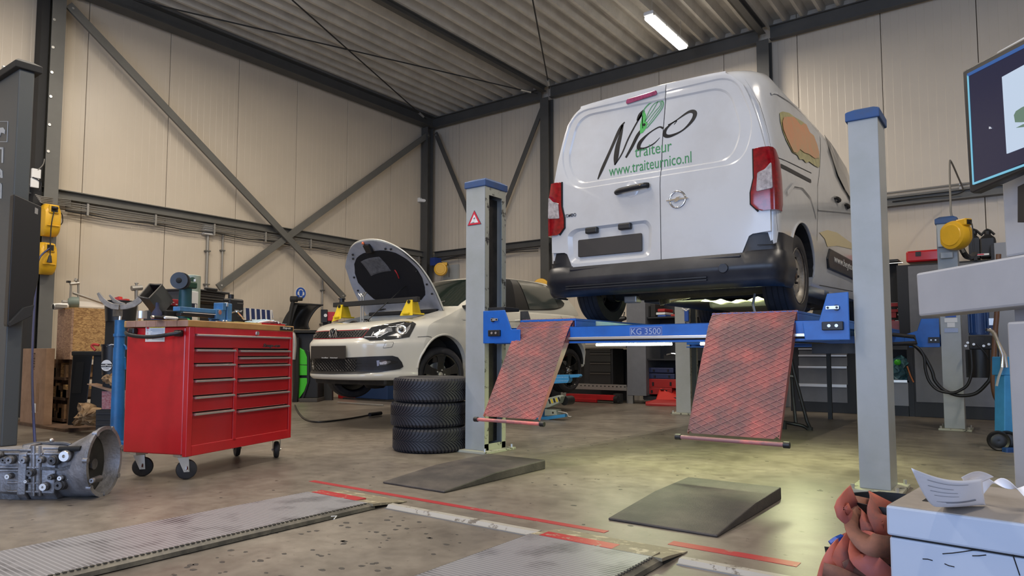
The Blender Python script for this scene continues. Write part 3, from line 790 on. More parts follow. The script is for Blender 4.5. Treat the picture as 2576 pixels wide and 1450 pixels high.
for sgn in (1,-1):
    c=MB();a,b=sorted((VX+sgn*.62,VX+sgn*1.2));c.box(a,b,HUB1-.385,HUB1+.4,1.1,1.41);wc.append(c)
cut(bump,wc)
P('bumper_step',MB().box(VX-.69,VX+.69,YD-.045,YD+.04,1.452,1.472),'van_black',bump,bevel=.008)
for z in (1.325,1.305):P('bumper_groove',MB().box(VX-.72,VX+.45,YD-.055,YD-.03,z,z+.009),'black',bump)
p=oy(1360+1690/3.68,540+490/3.68,YD-.065);P('tow_cover',MB().cyl((p.x,YD-.074,p.z-.005),(p.x,YD-.055,p.z-.005),.034,n=24),'van_black',bump,bevel=.003)
for sg in (1,-1):
    P('bumper_joint',MB().tube([(VX+sg*.80,YD-.022,1.53),(VX+sg*.90,YD+.02,1.53),(VX+sg*.936,YD+.15,1.53)],.0025,5),'gap',bump)
# wheel arch trim / rear quarter plastic
# ---- wheels
def car_wheel(name,parent,c,side,r,wdt,rr,steel=True,label=None):
    """c: hub centre on the outer face plane; side +1 faces +X"""
    ax=V(side,0,0) if not isinstance(side,Vector) else side
    c=Vector(c)
    tp=[(rr,-.012),(rr+.012,-.002),(rr+(r-rr)*.45,.004),(r*.93,-.006),(r*.985,-.026),(r,-.045),(r,-wdt+.045),(r*.985,-wdt+.026),(r*.93,-wdt+.006),(rr+.012,-wdt+.002),(rr,-wdt+.012)]
    t=P(name,MB().lathe(tp,c,ax,48,closed=True),'rubber',parent,smooth=40,label=label)
    gmb=MB()
    x=V(0,0,1).cross(ax).normalized();y=ax.cross(x)
    for gy in (-.3,-.1,.1,.3):gmb.lathe([(r+.001,-wdt/2+gy*wdt-.004),(r+.001,-wdt/2+gy*wdt+.004)],c,ax,40)
    P('tread_groove',gmb,'gap',t,fix=False)
    return t
def steel_rim(parent,c,side,rr):
    ax=V(side,0,0);prof=[(rr+.004,0.0),(rr+.006,-.012),(rr-.012,-.018),(rr-.02,-.045),(rr-.035,-.055),(rr*.78,-.05),(rr*.62,-.030),(rr*.45,-.022),(rr*.36,-.030),(rr*.30,-.055),(0.001,-.055)]
    P('steel_rim',MB().lathe(prof,c,ax,40),'rim_steel',parent,smooth=40)
    P('hub',MB().lathe([(0.001,-.02),(.028,-.022),(.034,-.055)],c,ax,20),mat('rusty_hub',(.07,.045,.03),.8),parent,smooth=40)
    y=V(0,0,1);x=V(0,1,0)
    for k in range(8):
        a=k*math.pi/4+.2;p=Vector(c)+(x*math.cos(a)+y*math.sin(a))*rr*.80
        q=p-ax*.052;P('rim_slot',MB().cyl(q,q+ax*.006,.017,n=10),'gap',parent)
    for k in range(5):
        a=k*2*math.pi/5;p=Vector(c)+(x*math.cos(a)+y*math.sin(a))*.055-ax*.04
        P('wheel_bolt',MB().cyl(p,p+ax*.022,.01,n=6),'under',parent)
RW=.322
for hy in (HUB1,HUB2):
    for sg in (1,-1):
        c=V(VX+sg*.895,hy,VZ0+RW)
        wh=car_wheel('wheel',van,c,sg,RW,.205,.208);steel_rim(wh,c,sg,.208)
# inner arch + underbody
for sg in (1,-1):
    for hy in (HUB1,HUB2):
        mb=MB();rows=[]
        for k in range(17):
            a=math.pi*k/16;rows.append([V(VX+sg*xx,hy+.372*math.cos(a),1.40+.372*math.sin(a)) for xx in (.64,.915)])
        mb.grid(rows);P('arch_liner',mb,'under',van,fix=False)
        ft=MB();pts=[V(VX+sg*(hw(1.40+.378*math.sin(a))+.001),hy+.378*math.cos(a),1.40+.378*math.sin(a)) for a in [math.pi*k/24 for k in range(25)]]
        ft.tube(pts,.010,6);P('arch_lip',ft,'van_white',van,smooth=60)
mb=MB();mb.box(VX-.60,VX+.60,4.9,9.0,1.32,1.40);P('floor_pan',mb,'under',van)
mb=MB();mb.box(VX-.62,VX+.62,5.95,7.9,1.27,1.35);P('chassis_rail',mb,'under',van)
AZ=VZ0+.26
P('axle_beam',MB().tube([(VX-.66,HUB1,AZ),(VX-.5,HUB1-.02,AZ-.01),(VX+.5,HUB1-.02,AZ-.01),(VX+.66,HUB1,AZ)],.058,12),'under',van,smooth=50)
for sg in (1,-1):
    sp=[V(VX+sg*.47+.062*math.cos(k*.62),HUB1+.06+.062*math.sin(k*.62),AZ+.02+.0052*k) for k in range(46)]
    P('coil_spring',MB().tube(sp,.0085,6),'under',van,smooth=60)
    P('shock_absorber',MB().cyl((VX+sg*.56,HUB1+.10,AZ-.03),(VX+sg*.50,HUB1+.02,1.55),.024,n=12),'under',van)
    P('trailing_arm',MB().tube([(VX+sg*.60,HUB1,AZ),(VX+sg*.56,HUB1+.25,AZ+.02),(VX+sg*.5,HUB1+.5,AZ+.06)],.035,8),'under',van)
    P('brake_drum',MB().cyl((VX+sg*.64,HUB1,VZ0+RW),(VX+sg*.70,HUB1,VZ0+RW),.13,n=24),'under',van)
P('damper_foot',MB().box(VX-.52,VX-.40,HUB1-.12,HUB1-.02,AZ-.09,AZ-.03),'zinc',van,bevel=.01)
M['exh']=dirty('exhaust_steel',(.45,.43,.36),(.2,.17,.12),.35,10,metal=.8)
P('exhaust_pipe',MB().tube([(VX-.25,HUB1+.22,AZ-.055),(VX-.05,HUB1+.30,AZ-.01),(VX+.3,HUB1+.32,AZ+.02),(VX+.45,HUB1+.45,AZ+.02),(VX+.3,8.2,AZ)],.026,12,smooth=5),'exh',van,smooth=60)
bel=MB()
for k in range(9):bel.lathe([(.024,0),(.034,.004),(.024,.008)],(VX-.33+k*.011,HUB1+.19,AZ-.075+k*.0025),(1,.4,.2),14)
P('exhaust_bellows',bel,'exh',van,smooth=60)
P('silencer',MB().lathe([(.001,0),(.08,.01),(.09,.03),(.09,.42),(.08,.45),(.001,.46)],(VX-.45,5.02,1.36),(1,0,0),20),'exh',van,smooth=50)
mb=MB();rows=[]
for i in range(14):
    rows.append([V(VX-.02+.045*i,HUB1+.35+j*.22,1.245+.012*math.sin(i*1.9+j)+.008*math.sin(i*.7+j*2.3)) for j in range(8)])
mb.grid(rows);P('heat_shield',mb,mat('heat_shield',(.62,.62,.5),.3,.7),van,fix=False)
P('tank',MB().box(VX-.1,VX+.55,6.2,7.3,1.20,1.32),mat('fuel_tank',(.02,.02,.02),.5),van,bevel=.04)
for sg,yy in ((.42,5.05),):
    P('bracket_arm',MB().tube([(VX+.62,HUB1-.2,1.24),(VX+.61,HUB1-.22,1.16),(VX+.63,HUB1-.22,1.07)],.01,6),'zinc',van)
# ================================================================ FOUR POST LIFT
M['post']=dirty('lift_post_paint',(0.38,0.40,0.40),(0.32,0.34,0.32),0.33,2.2)
M['post_in']=worn_paint('worn_post_flange',(0.42,0.42,0.33),(0.06,0.055,0.045),0.55,12,0.5)
M['post_dark']=mat('greasy_channel',(0.045,0.04,0.033),0.6,noise_amt=.4,noise_scale=10)
M['lift_blue']=dirty('lift_blue',(0.012,0.13,0.52),(0.012,0.10,0.40),0.35,5)
M['cap_blue']=dirty('cap_blue',(0.02,0.075,0.23),(0.04,0.07,0.14),0.5,6)
M['ramp_red']=dirty('ramp_red',(0.34,0.085,0.075),(0.13,0.06,0.06),0.5,4.2,lo=.36,hi=.6)
M['ramp_red2']=dirty('ramp_mesh_red',(0.80,0.19,0.16),(0.30,0.14,0.14),0.42,4.2,lo=.30,hi=.5)
M['light_blue']=mat('light_blue_steel',(0.05,0.27,0.55),0.4,noise_amt=.1)
lift=T('car_lift','blue and grey four post lift carrying the white van, with two red mesh ramps','car lift',(-2.13,6.4,0))
# posts: front pair front faces at y=4.31 (left) / 4.44 (right)
def post(x0,x1,y0,y1,H,inner,sx,label=None):
    """inner: +1 channel opening towards +X, -1 towards -X"""
    mb=MB();t=0.006
    pts=[(x0,y0),(x1,y0),(x1,y1),(x0,y1)]
    # C profile, open on the inner side with lips
    mb.box(x0,x1,y0,y0+t,0.02,H);mb.box(x0,x1,y1-t,y1,0.02,H)
    xo=x0 if inner>0 else x1-t
    mb.box(xo,xo+t,y0+t,y1-t,0.02,H)
    xi=x1 if inner>0 else x0
    p=P('post',mb,'post',lift,bevel=0.003,label=label)
    lp=.055
    m2=MB();a,b=(xi-t,xi) if inner>0 else (xi,xi+t)
    m2.box(a-.0005,b+.0005,y0+t,y0+lp,0.02,H-.07);m2.box(a-.0005,b+.0005,y1-lp,y1-t,0.02,H-.07);m2.box(a-.0005,b+.0005,y0+t,y1-t,H-.07,H);m2.box(a-.0005,b+.0005,y0+t,y1-t,.02,.07)
    P('post_lip',m2,'post_in',p)
    m3=MB();xc=(x0+x1)/2;m3.box(xc-.01,xc+.01,y0+t+.002,y1-t-.002,.07,H-.07);P('channel_back',m3,'post_dark',p)
    m3=MB();xr=xi-.04 if inner>0 else xi+.02;m3.box(xr,xr+.02,y0+.062,y0+.082,.07,H-.1);P('safety_ladder',m3,'post_in',p)
    mc=MB();o=.012;zc=H
    lo=[V(x0-o,y0-o,zc-.005),V(x1+o,y0-o,zc-.005),V(x1+o,y1+o,zc-.005),V(x0-o,y1+o,zc-.005)]
    hi=[q+V(0,0,.055) for q in lo];cxx=(x0+x1)/2;cyy=(y0+y1)/2
    tp=[V(cxx+(q.x-cxx)*.62,cyy+(q.y-cyy)*.62,zc+.075) for q in lo]
    mc.loft([lo,hi,tp]);P('post_cap',mc,'cap_blue',p,bevel=.006)
    mb=MB();mb.box(x0-.05,x1+.06,y0-.06,y1+.06,0,.02);P('base_plate',mb,'post_in',p,bevel=.003)
    for bx in (x0-.03,x1+.035):
        for by in (y0-.035,y1+.035):P('anchor_bolt',MB().cyl((bx,by,.02),(bx,by,.045),.011,n=6),'zinc',p)
    return p
PH=2.155
p1=post(-3.665,-3.467,4.315,4.60,PH,1,0,'front left post of the lift with a red camera warning sticker')
rx0=-0.79;rx1=ox(2165,290,-0.79).x
p2=post(-.792,-.632,4.43,4.68,PH+.015,-1,0,'front right post of the lift standing before the grey cabinets')
# chamfer strip on the right post (second visible face)
p3=post(-3.70,-3.50,8.62,8.90,PH,1,0,'rear left post of the lift with a blue tool hung on it')
p4=post(-.695,-.515,8.46,8.66,PH,-1,0,'rear right post of the lift carrying a yellow reel and the blue motor')
M['sk_red']=mat('sticker_red',(.6,.02,.05),.4)
sx,sy=1160,430
def st4(a,b,y=4.312):return oy(sx+a/6.907,sy+b/6.907,y)
tri=[st4(230,685),st4(350,925),st4(112,958)];tri[0].z+=.0
P('sticker_border',MB().prism(tri,(0,-.0008,0)),'gap',p1)
c=(tri[0]+tri[1]+tri[2])/3
P('sticker_red',MB().prism([c.lerp(q,.93)+V(0,-.001,0) for q in tri],(0,-.0006,0)),'sk_red',p1)
P('sticker_white',MB().prism([c.lerp(q,.58)+V(0,-.002,0) for q in tri],(0,-.0006,0)),'white',p1)
cc=st4(232,825);cc.y-=.004
P('camera_symbol',MB().tube([cc+V(-.006,0,-.003),cc+V(.008,0,.003)],.006,8),mat('grey_print',(.3,.33,.35),.5),p1)
a=st4(178,912);text('sticker_text','CAMERA','black_print',p1,a+V(0,-.003,0),(1,0,0),(0,0,1),width=.034,height=.007,depth=.0005)
# ---- cross beams
BZ0,BZ1=.868,.99
def crossbeam(y0,y1,x0,x1):
    mb=MB();t=.006
    # web facing -Y with top flange bent back
    mb.box(x0,x1,y0,y0+t,BZ0+.035,BZ1);mb.box(x0,x1,y0,y1,BZ1-t,BZ1);mb.box(x0,x1,y1-t,y1,BZ0,BZ1);mb.box(x0,x1,y0-.012,y1,BZ0-.002,BZ0+.012)
    return P('cross_beam',mb,'lift_blue',lift,bevel=.002)
cb=crossbeam(4.37,4.50,-3.40,-.86)
P('aluminium_rail',MB().box(-3.2,-1.0,4.345,4.37,BZ0+.022,BZ0+.042),'alu',cb,bevel=.003)
P('rail_shadow_gap',MB().box(-3.2,-1.0,4.355,4.369,BZ0+.013,BZ0+.022),'gap',cb)
lab0=oy(1380+930/4.531,740+400/4.531,4.369);lab1=oy(1380+1292/4.531,740+475/4.531,4.369)
M['label_blue']=mat('label_blue',(.03,.09,.36),.35);M['print_l']=mat('pale_print',(.35,.42,.6),.4)
P('load_label',MB().box(lab0.x,lab1.x,4.3685,4.3695,.915,.972),'label_blue',cb)
for z in (.971,.916):P('label_edge',MB().box(lab0.x,lab1.x,4.368,4.3686,z-.001,z+.001),'print_l',cb)
for x in (lab0.x,lab1.x):P('label_edge',MB().box(x-.001,x+.001,4.368,4.3686,.915,.972),'print_l',cb)
text('lettering','KG 3500','print_l',cb,V(lab0.x+.008,4.368,.922),(1,0,0),(0,0,1),width=abs(lab1.x-lab0.x)-.016,height=.042,depth=.0006)
P('beam_bracket',MB().box(-2.33,-2.24,4.35,4.369,.885,.91),'gap',cb)
crossbeam(8.52,8.65,-3.50,-.70)
# work light strips under the front beam
M['work_lamp']=mat('work_lamp',(1,1,1),.4,emit=((.95,1.0,.85),14.0))
# ---- carriages
def carriage(poly,y0,y1,m='lift_blue'):
    return P('carriage_plate',MB().prism([V(x,y0,z) for x,z in poly],(0,y1-y0,0)),m,lift,bevel=.004)
cl=carriage([(-3.47,.870),(-3.105,.870),(-3.105,.975),(-3.19,.978),(-3.255,1.13),(-3.47,1.13)],4.30,4.312)
carriage([(-3.25,.98),(-3.12,.98),(-3.175,1.13),(-3.25,1.13)],4.50,4.51,'post_dark')
P('carriage_top',MB().box(-3.66,-3.30,4.36,4.56,1.13,1.16),'black_m',lift,bevel=.004)
cr_=carriage([(-.80,.868),(-1.045,.868),(-1.055,.975),(-.965,.978),(-.915,1.14),(-.80,1.145)],4.335,4.347)
def carriage_fit(o,x,y,s=1):
    P('pivot',MB().cyl((x+.02*s,y-.014,1.055),(x+.02*s,y,1.055),.017,n=16),'black',o)
    P('link_plate',MB().box(x-.035,x+.035,y-.018,y-.014,1.047,1.066),'zinc',o)
    for dx in (-.024,.024):P('link_screw',MB().cyl((x+dx,y-.021,1.056),(x+dx,y-.018,1.056),.007,n=8),'black',o)
    P('slide_block',MB().box(x-.06,x+.055,y-.02,y,.925,.975),'black',o,bevel=.004)
    for dx in (-.02,.02):P('slide_screw',MB().cyl((x+dx,y-.024,.951),(x+dx,y-.02,.951),.0095,n=12),'zinc',o)
carriage_fit(cl,-3.345,4.30,-1);carriage_fit(cr_,-.885,4.335)
crr=carriage([(-1.02,.855),(-.70,.855),(-.70,1.155),(-.86,1.155),(-.90,1.03),(-1.02,.99)],8.40,8.412)
P('slide_block',MB().box(-.80,-.70,8.38,8.40,.90,.96),'black',crr)
for dx in (-.02,.02):P('slide_screw',MB().cyl((-.755+dx,8.376,.93),(-.755+dx,8.38,.93),.008,n=10),'zinc',crr)
# ---- runways
def runway(x0,x1):
    mb=MB();mb.box(x0,x1,4.42,8.70,1.035,1.052);mb.box(x0,x0+.01,4.42,8.70,.985,1.035);mb.box(x1-.01,x1,4.42,8.70,.985,1.035);mb.box(x0+.1,x1-.1,4.5,8.70,.985,1.035)
    o=P('runway',mb,'lift_blue',lift,bevel=.003)
    P('end_stop',MB().box(x0,x1,8.66,8.70,1.052,1.15),'ramp_red',o)
    return o
rl=runway(-3.19,-2.68);rr_=runway(-1.64,-1.10)
# ---- approach ramps with expanded mesh
def approach(x0,x1,yt,zt,yb,zb,lab):
    T0=V(0,yt,zt);T1=V(0,yb,zb);L=(T1-T0).length;d=(T1-T0).normalized();n=V(1,0,0).cross(d).normalized()
    if n.y>0:n=-n
    def Q(u,v,h=0): # u along x, v down slope 0..L
        bend=.035*max(0,1-v/.16)**2
        base=T0+d*v+n*(bend*-1);return V(u,base.y,base.z)+n*h
    mb=MB();ch=.03;t=.004
    vs=[0,.04,.08,.12,.16,L-.06-ch,L-.06]
    rows=[]
    for v in vs:
        ins=ch if v>L-.061 else 0
        rows.append([Q(x0+ins,v),Q(x1-ins,v)])
    mb.grid(rows)
    r=P('approach_ramp',mb,'ramp_red',lift,label=lab);md=r.modifiers.new('s','SOLIDIFY');md.thickness=.0016;md.offset=0
    # diamond strands
    dx,dy=.0375,.0205
    g=MB();W=x1-x0;LL=L-.062;slope=dy/dx
    hw_,hh=.0020,.0042
    def strand(u0,v0,u1,v1):
        k=max(1,int(abs(v1-v0)/.06));prev=None
        for i in range(k+1):
            t_=i/k;u=u0+(u1-u0)*t_;v=v0+(v1-v0)*t_
            dd=Vector((u1-u0,v1-v0)).normalized();s=Vector((-dd.y,dd.x))*hw_
            sec=[Q(x0+u+s.x,v+s.y,.001),Q(x0+u+s.x*.6,v+s.y*.6,hh),Q(x0+u-s.x*.6,v-s.y*.6,hh),Q(x0+u-s.x,v-s.y,.001)]
            cur=g._v(sec)
            if prev:
                for a in range(3):g.b.faces.new((prev[a],prev[a+1],cur[a+1],cur[a]))
            prev=cur
    nst=int((LL+W*slope)/(2*dy))+2
    for i in range(nst):
        v0=i*2*dy
        for sg in (1,-1):
            # line v = v0 -/+ slope*u
            if sg>0:ua,va,ub,vb=0,v0-W*slope,W,v0
            else:ua,va,ub,vb=0,v0,W,v0-W*slope
            # clip to 0<=v<=LL
            pts=[]
            def at(vv):
                t_=(vv-va)/(vb-va);return ua+(ub-ua)*t_
            lo,hi=max(0,min(va,vb)),min(LL-.004,max(va,vb))
            if hi-lo<.01:continue
            strand(at(lo),lo,at(hi),hi)
    P('expanded_mesh',g,'ramp_red2',r,fix=False,kind='stuff')
    for u in (x0,x1):
        P('edge_flange',MB().loft([[Q(u-.002,.0,.002),Q(u+.002,.0,.002),Q(u+.002,.0,-.03),Q(u-.002,.0,-.03)],[Q(u-.002,.3,.002),Q(u+.002,.3,.002),Q(u+.002,.3,-.05),Q(u-.002,.3,-.05)],[Q(u-.002,LL,.002),Q(u+.002,LL,.002),Q(u+.002,LL,-.02),Q(u-.002,LL,-.02)]]),'ramp_red',r)
    b=Q(x0,L-.03);P('end_tube',MB().cyl((x0-.035,b.y,b.z),(x1+.025,b.y,b.z),.0125,n=14),'ramp_red2',r,smooth=50)
    for u,e in ((x0-.035,-.035),(x1+.025,.035)):P('roller',MB().cyl((u,b.y,b.z),(u+e,b.y,b.z),.018,n=16),'black',r,bevel=.003)
    return r
approach(-3.185,-2.70,4.42,1.075,3.92,.285,'left red ramp of expanded mesh hanging from the lift, dark grease in the middle')
approach(-1.635,-1.105,4.40,1.072,3.94,.265,'right red ramp of expanded mesh hanging from the lift')
# work lamp between the runways (lit tube under the beam)
wl=T('work_lamp','lit tubular work lamp clipped under the blue front beam','lamp',(-2.0,4.56,.84))
for a,b in ((1500,1690),(1762,1800)):
    pa=oy(a,857,4.56);pb=oy(b,857,4.56)
    P('tube',MB().cyl((pa.x,4.56,.855),(pb.x,4.56,.855),.008,n=12),'work_lamp',wl,smooth=60)
P('lamp_case',MB().box(-2.75,-1.5,4.545,4.60,.868,.88),'light_blue',wl)
lo_=area_light('work_lamp_light',(0,0,0),(0,0,0),1.1,.05,14,(.93,1.0,.55));lo_.parent=wl;lo_.location=(-.1,0.01,-.004)
wl2=T('work_lamp','yellowish work lamp lying on the right runway under the van','lamp',(-1.37,6.35,1.055))
P('lamp_body',MB().cyl((-1.37,6.2,1.075),(-1.37,6.5,1.075),.02,n=12),'yellow',wl2)
P('lamp_tube',MB().cyl((-1.40,6.22,1.09),(-1.40,6.48,1.09),.01,n=10),'work_lamp',wl2)
lo_=area_light('work_lamp_light',(0,0,0),(R(-90),0,0),.8,.05,5,(.9,1.0,.55));lo_.parent=wl2;lo_.location=(-.8,-.3,.12);lo_.rotation_euler=(R(180),0,0)
# lower floor glow lamp under the runways (greenish)
wl3=T('work_lamp','work lamp clipped under the right runway shining on the floor','lamp',(-1.37,5.4,.97))
P('lamp_case',MB().box(-1.42,-1.32,5.1,5.7,.965,.985),'black',wl3)
P('lamp_tube',MB().cyl((-1.37,5.12,.955),(-1.37,5.68,.955),.01,n=10),'work_lamp',wl3)
lo_=area_light('work_lamp_light',(0,0,0),(0,0,0),.06,.6,19,(.95,1.0,.55));lo_.parent=wl3;lo_.location=(0,0,-.03)
# bottle-green hose / bar lying on the cross beam
g0=oy(1395,820,4.62);g1=oy(1640,820,4.62)
t=T('drip_tray','pale green tapered tray lying behind the blue front beam','tray',(-2.45,4.9,.99))
M['pale_green']=mat('pale_green',(.16,.42,.40),.25,col2=(.42,.50,.38),noise_scale=3)
mb=MB();pr=[]
for px,py in ((1470,826),(1490,814),(1502,809),(1530,811),(1580,817),(1620,822)):
    q=oy(px,py,4.75);pr.append((q.x,q.z))
P('tray',MB().prism([V(x,4.72,z) for x,z in pr]+[V(pr[-1][0],4.72,.985),V(pr[0][0],4.72,.985)],(0,.2,0)),'pale_green',t,bevel=.006)
# hydraulic unit and hoses at the rear right post
hy_=T('hydraulic_unit','blue electric motor with black oil tank bolted to the rear right post','motor',(-.42,8.6,.6))
M['motor_blue']=mat('motor_blue',(.012,.05,.17),.4,noise_amt=.1)
ya=8.45
def RR(px,py,y=ya):return oy(px,py,y)
a=RR(2435,790);b=RR(2490,845)
mb=MB();mb.cyl(((a.x+b.x)/2,ya,RR(2460,843).z),((a.x+b.x)/2,ya,RR(2460,772).z),(b.x-a.x)/2,n=28);P('motor',mb,'motor_blue',hy_,smooth=40)
for k in range(14):
    an=k*2*math.pi/14;cx_=(a.x+b.x)/2;rr2=(b.x-a.x)/2
    P('cooling_fin',MB().box(cx_+rr2*math.cos(an)-.004,cx_+(rr2)*math.cos(an)+.004,ya+rr2*math.sin(an)-.008,ya+rr2*math.sin(an)+.008,RR(2460,838).z,RR(2460,785).z),'motor_blue',hy_)
P('terminal_box',MB().box(b.x-.02,b.x+.07,ya-.06,ya+.05,RR(2460,835).z,RR(2460,808).z),'motor_blue',hy_,bevel=.006)
P('rating_plate',MB().box(RR(2451,0).x,RR(2465,0).x,ya-rr2-.003,ya-rr2,RR(2460,820).z,RR(2460,803).z),'alu',hy_)
P('pump_block',MB().box(a.x+.0,b.x+.02,ya-.08,ya+.08,RR(2460,880).z,RR(2460,845).z),'under',hy_,bevel=.01)
P('oil_tank',MB().cyl(((a.x+b.x)/2,ya,RR(2460,950).z),((a.x+b.x)/2,ya,RR(2460,880).z),.125,n=28),'black',hy_,smooth=40)
for px,py in ((2435,864),(2450,868),(2475,872),(2430,872),(2488,868)):
    q=RR(px,py,ya-.1);P('fitting',MB().cyl(q,q+V(0,-.03,.005),.013,n=8),'zinc',hy_)
def hose(label,pts,y,r,mt='black',parent=None):
    pp=[oy(px,py,y) for px,py in pts]
    t=T('hose',label,'hose',(pp[0].x,y,0)) if parent is None else parent
    P('hose',MB().tube(pp,r,8,smooth=6),mt,t,smooth=60);return t
hq=T('hydraulic_hose','black hoses hanging in a loop between the rear right post and the runway','hose',(-.8,8.2,.5))
hose('',[(2255,866),(2290,866),(2312,880),(2330,905),(2345,935),(2352,958),(2372,980),(2400,993),(2425,996),(2455,990),(2480,968),(2492,945),(2492,880)],8.28,.017,'black',hq)
hose('',[(2255,872),(2290,868),(2312,878),(2325,900),(2328,930),(2338,960),(2360,982),(2395,989),(2420,980),(2436,965),(2445,930),(2442,880)],8.25,.014,'black',hq)
hose('',[(2455,865),(2480,890),(2492,915)],8.3,.006,'black',hq)
# sundry dark linkage behind the right post
mb=MB();q0=oy(2245,842,8.1);q1=oy(2300,848,8.1)
mb.tube([q0,q1,q1+V(.02,0,-.06),q0+V(0,0,-.10)],.02,8);P('cable_sheave_arm',mb,'under',lift)
P('cable_sheave_arm',MB().box(-1.6,-.95,8.0,8.15,.83,.87),'under',lift)
P('air_line',MB().tube([oy(1990,862,4.9),oy(2060,864,4.9),oy(2100,868,4.9),oy(2145,866,4.9)],.006,6,smooth=4),'black',lift)
P('jack_beam',MB().box(-1.05,-.72,4.52,4.60,.79,.85),'under',lift)
# tool hung on rear-left post
t=T('hook_tool','blue handled tool hanging on the rear left lift post seen under the van','tool',(-3.60,8.60,1.1))
q=oy(1727,790,8.6);P('handle',MB().box(q.x-.03,q.x+.03,8.59,8.61,q.z-.10,q.z+.06),'sign_blue',t,bevel=.01)
P('head',MB().tube([q+V(-.05,-.005,.13),q+V(-.05,-.005,.07),q+V(0,-.005,.04),q+V(.05,-.005,.07),q+V(.05,-.005,.13)],.012,8),'white',t)
P('hook',MB().tube([q+V(-.02,0,-.11),q+V(0,0,-.14),q+V(.04,0,-.13)],.008,6),'black',t)
# ================================================================ floor items in the foreground
def wedge_pad(label,x0,x1,y0,y1,h,k):
    t=tag(P('rubber_ramp',MB().loft([[V(x,y0,0),V(x,y0,.012),V(x,y0+k,h*.86),V(x,y1-.0,h),V(x,y1,0)] for x in (x0,x1)]),'rubber_mat',bevel=.006),label,'ramp')
    return t
wedge_pad('worn black rubber ramp on the floor below the left red mesh ramp',-3.175,-2.67,2.965,3.995,.062,.47)
wedge_pad('worn black rubber ramp on the floor below the right red mesh ramp',-1.62,-1.09,2.955,3.93,.066,.52)
# sunken platform lifts
def platform(label,x0,x1,y0,y1):
    t=T('lift_platform',label,'lift platform',((x0+x1)/2,(y0+y1)/2,0));h=.032
    P('tread_plate',MB().box(x0,x1,y0,y1,h-.006,h),'plate',t)
    M_='platform_edge'
    P('side_skirt',MB().loft([[V(x1,y,h-.001),V(x1+.03,y,h-.012),V(x1+.034,y,0.004),V(x1,y,0.004)] for y in (y0,y1+.02)]),M_,t)
    P('side_skirt',MB().loft([[V(x0,y,h-.001),V(x0-.03,y,h-.012),V(x0-.03,y,0.0),V(x0,y,0.0)] for y in (y0,y1+.02)]),M_,t)
    P('core',MB().box(x0+.02,x1-.03,y0,y1-.03,0,h-.006),'gap',t)
    P('end_lip',MB().loft([[V(x,y1,h),V(x,y1+.055,h-.004),V(x,y1+.24,.004),V(x,y1+.24,0),V(x,y1,h-.012)] for x in (x0,x1+.04)]),'end_lip',t)
    tt=MB()
    for k in range(int((y1-y0)/.022)):
        y=y1-.02-k*.022;tt.box(x1-.003,x1+.008,y-.006,y+.006,h-.004,h+.0015)
    P('grip_edge',tt,'plate_tooth',t,kind='stuff')
    return t
M['platform_edge']=dirty('worn_black_edge',(.055,.05,.04),(.17,.15,.11),.5,9)
M['end_lip']=worn_paint('end_lip_paint',(.22,.19,.13),(.45,.40,.28),.53,13,.5)
M['plate_tooth']=mat('dark_tooth',(.06,.055,.045),.6)
PX0,PX1=-3.197,-2.715
PL=platform('left steel tread platform let into the floor with a small white arrow on its edge',PX0,PX1,-0.6,2.435)
PR=platform('right steel tread platform let into the floor at the bottom of the picture',-1.705,-1.15,-0.6,2.435)
ar=MB();q=oz(838,1306,.05)
P('arrow_mark',MB().tube([oz(833,1300,.030),oz(847,1299,.028),oz(840,1307,.022)],.0025,5),'white',PL)
def decal(name,label,cat,poly,z,m,th=.0015):
    return tag(P(name,MB().prism([V(p[0],p[1],z) for p in poly],(0,0,th)),m),label,cat)
M['tape2']=worn_paint('red_edge_tape',(.40,.02,.025),(.32,.28,.2),.58,16,.4)
P('red_tape',MB().box(PX0+.03,PX1-.09,2.435,2.505,.022,.0335),'tape2',PL)
P('red_tape',MB().box(-1.66,-1.32,2.435,2.505,.022,.0335),'tape2',PR)
P('bare_strip',MB().box(-1.32,-1.15,2.435,2.505,.022,.033),'end_lip',PR)
a=oz(777,1212);b=oz(1600,1350);c=oz(1725,1368);d=oz(2013,1419)
yl=(a.y+d.y)/2
decal('red_tape_line','long thin red tape line on the floor in front of the rubber ramps, left piece','tape',[(a.x,yl-.024),(-1.52,yl-.024),(-1.52,yl+.020),(a.x,yl+.020)],0,'tape')
decal('red_tape_line','short thin red tape line on the floor near the orange straps','tape',[(-1.22,yl-.028),(d.x,yl-.028),(d.x,yl+.034),(-1.22,yl+.034)],0,'tape')
def strip(label,x0,x1,y):
    t=T('worn_strip',label,'strip',((x0+x1)/2,y,0))
    P('strip',MB().loft([[V(x,y-.03,0),V(x,y-.026,.004),V(x,y-.012,.018),V(x,y+.02,.018),V(x,y+.026,0)] for x in (x0,x1)]),'gstrip',t)
    P('steel_edge',MB().box(x0,x1,y-.038,y-.031,0,.004),'galv',t);return t
s0=oz(985,1277);s1=oz(1335,1345);print('strip',s0,s1)
ys=(s0.y+s1.y)/2
strip('worn white strip on the floor between the two tread platforms',PX1+.06,-1.73,ys)
strip('worn white strip on the floor right of the right platform',-1.08,-.3,ys)
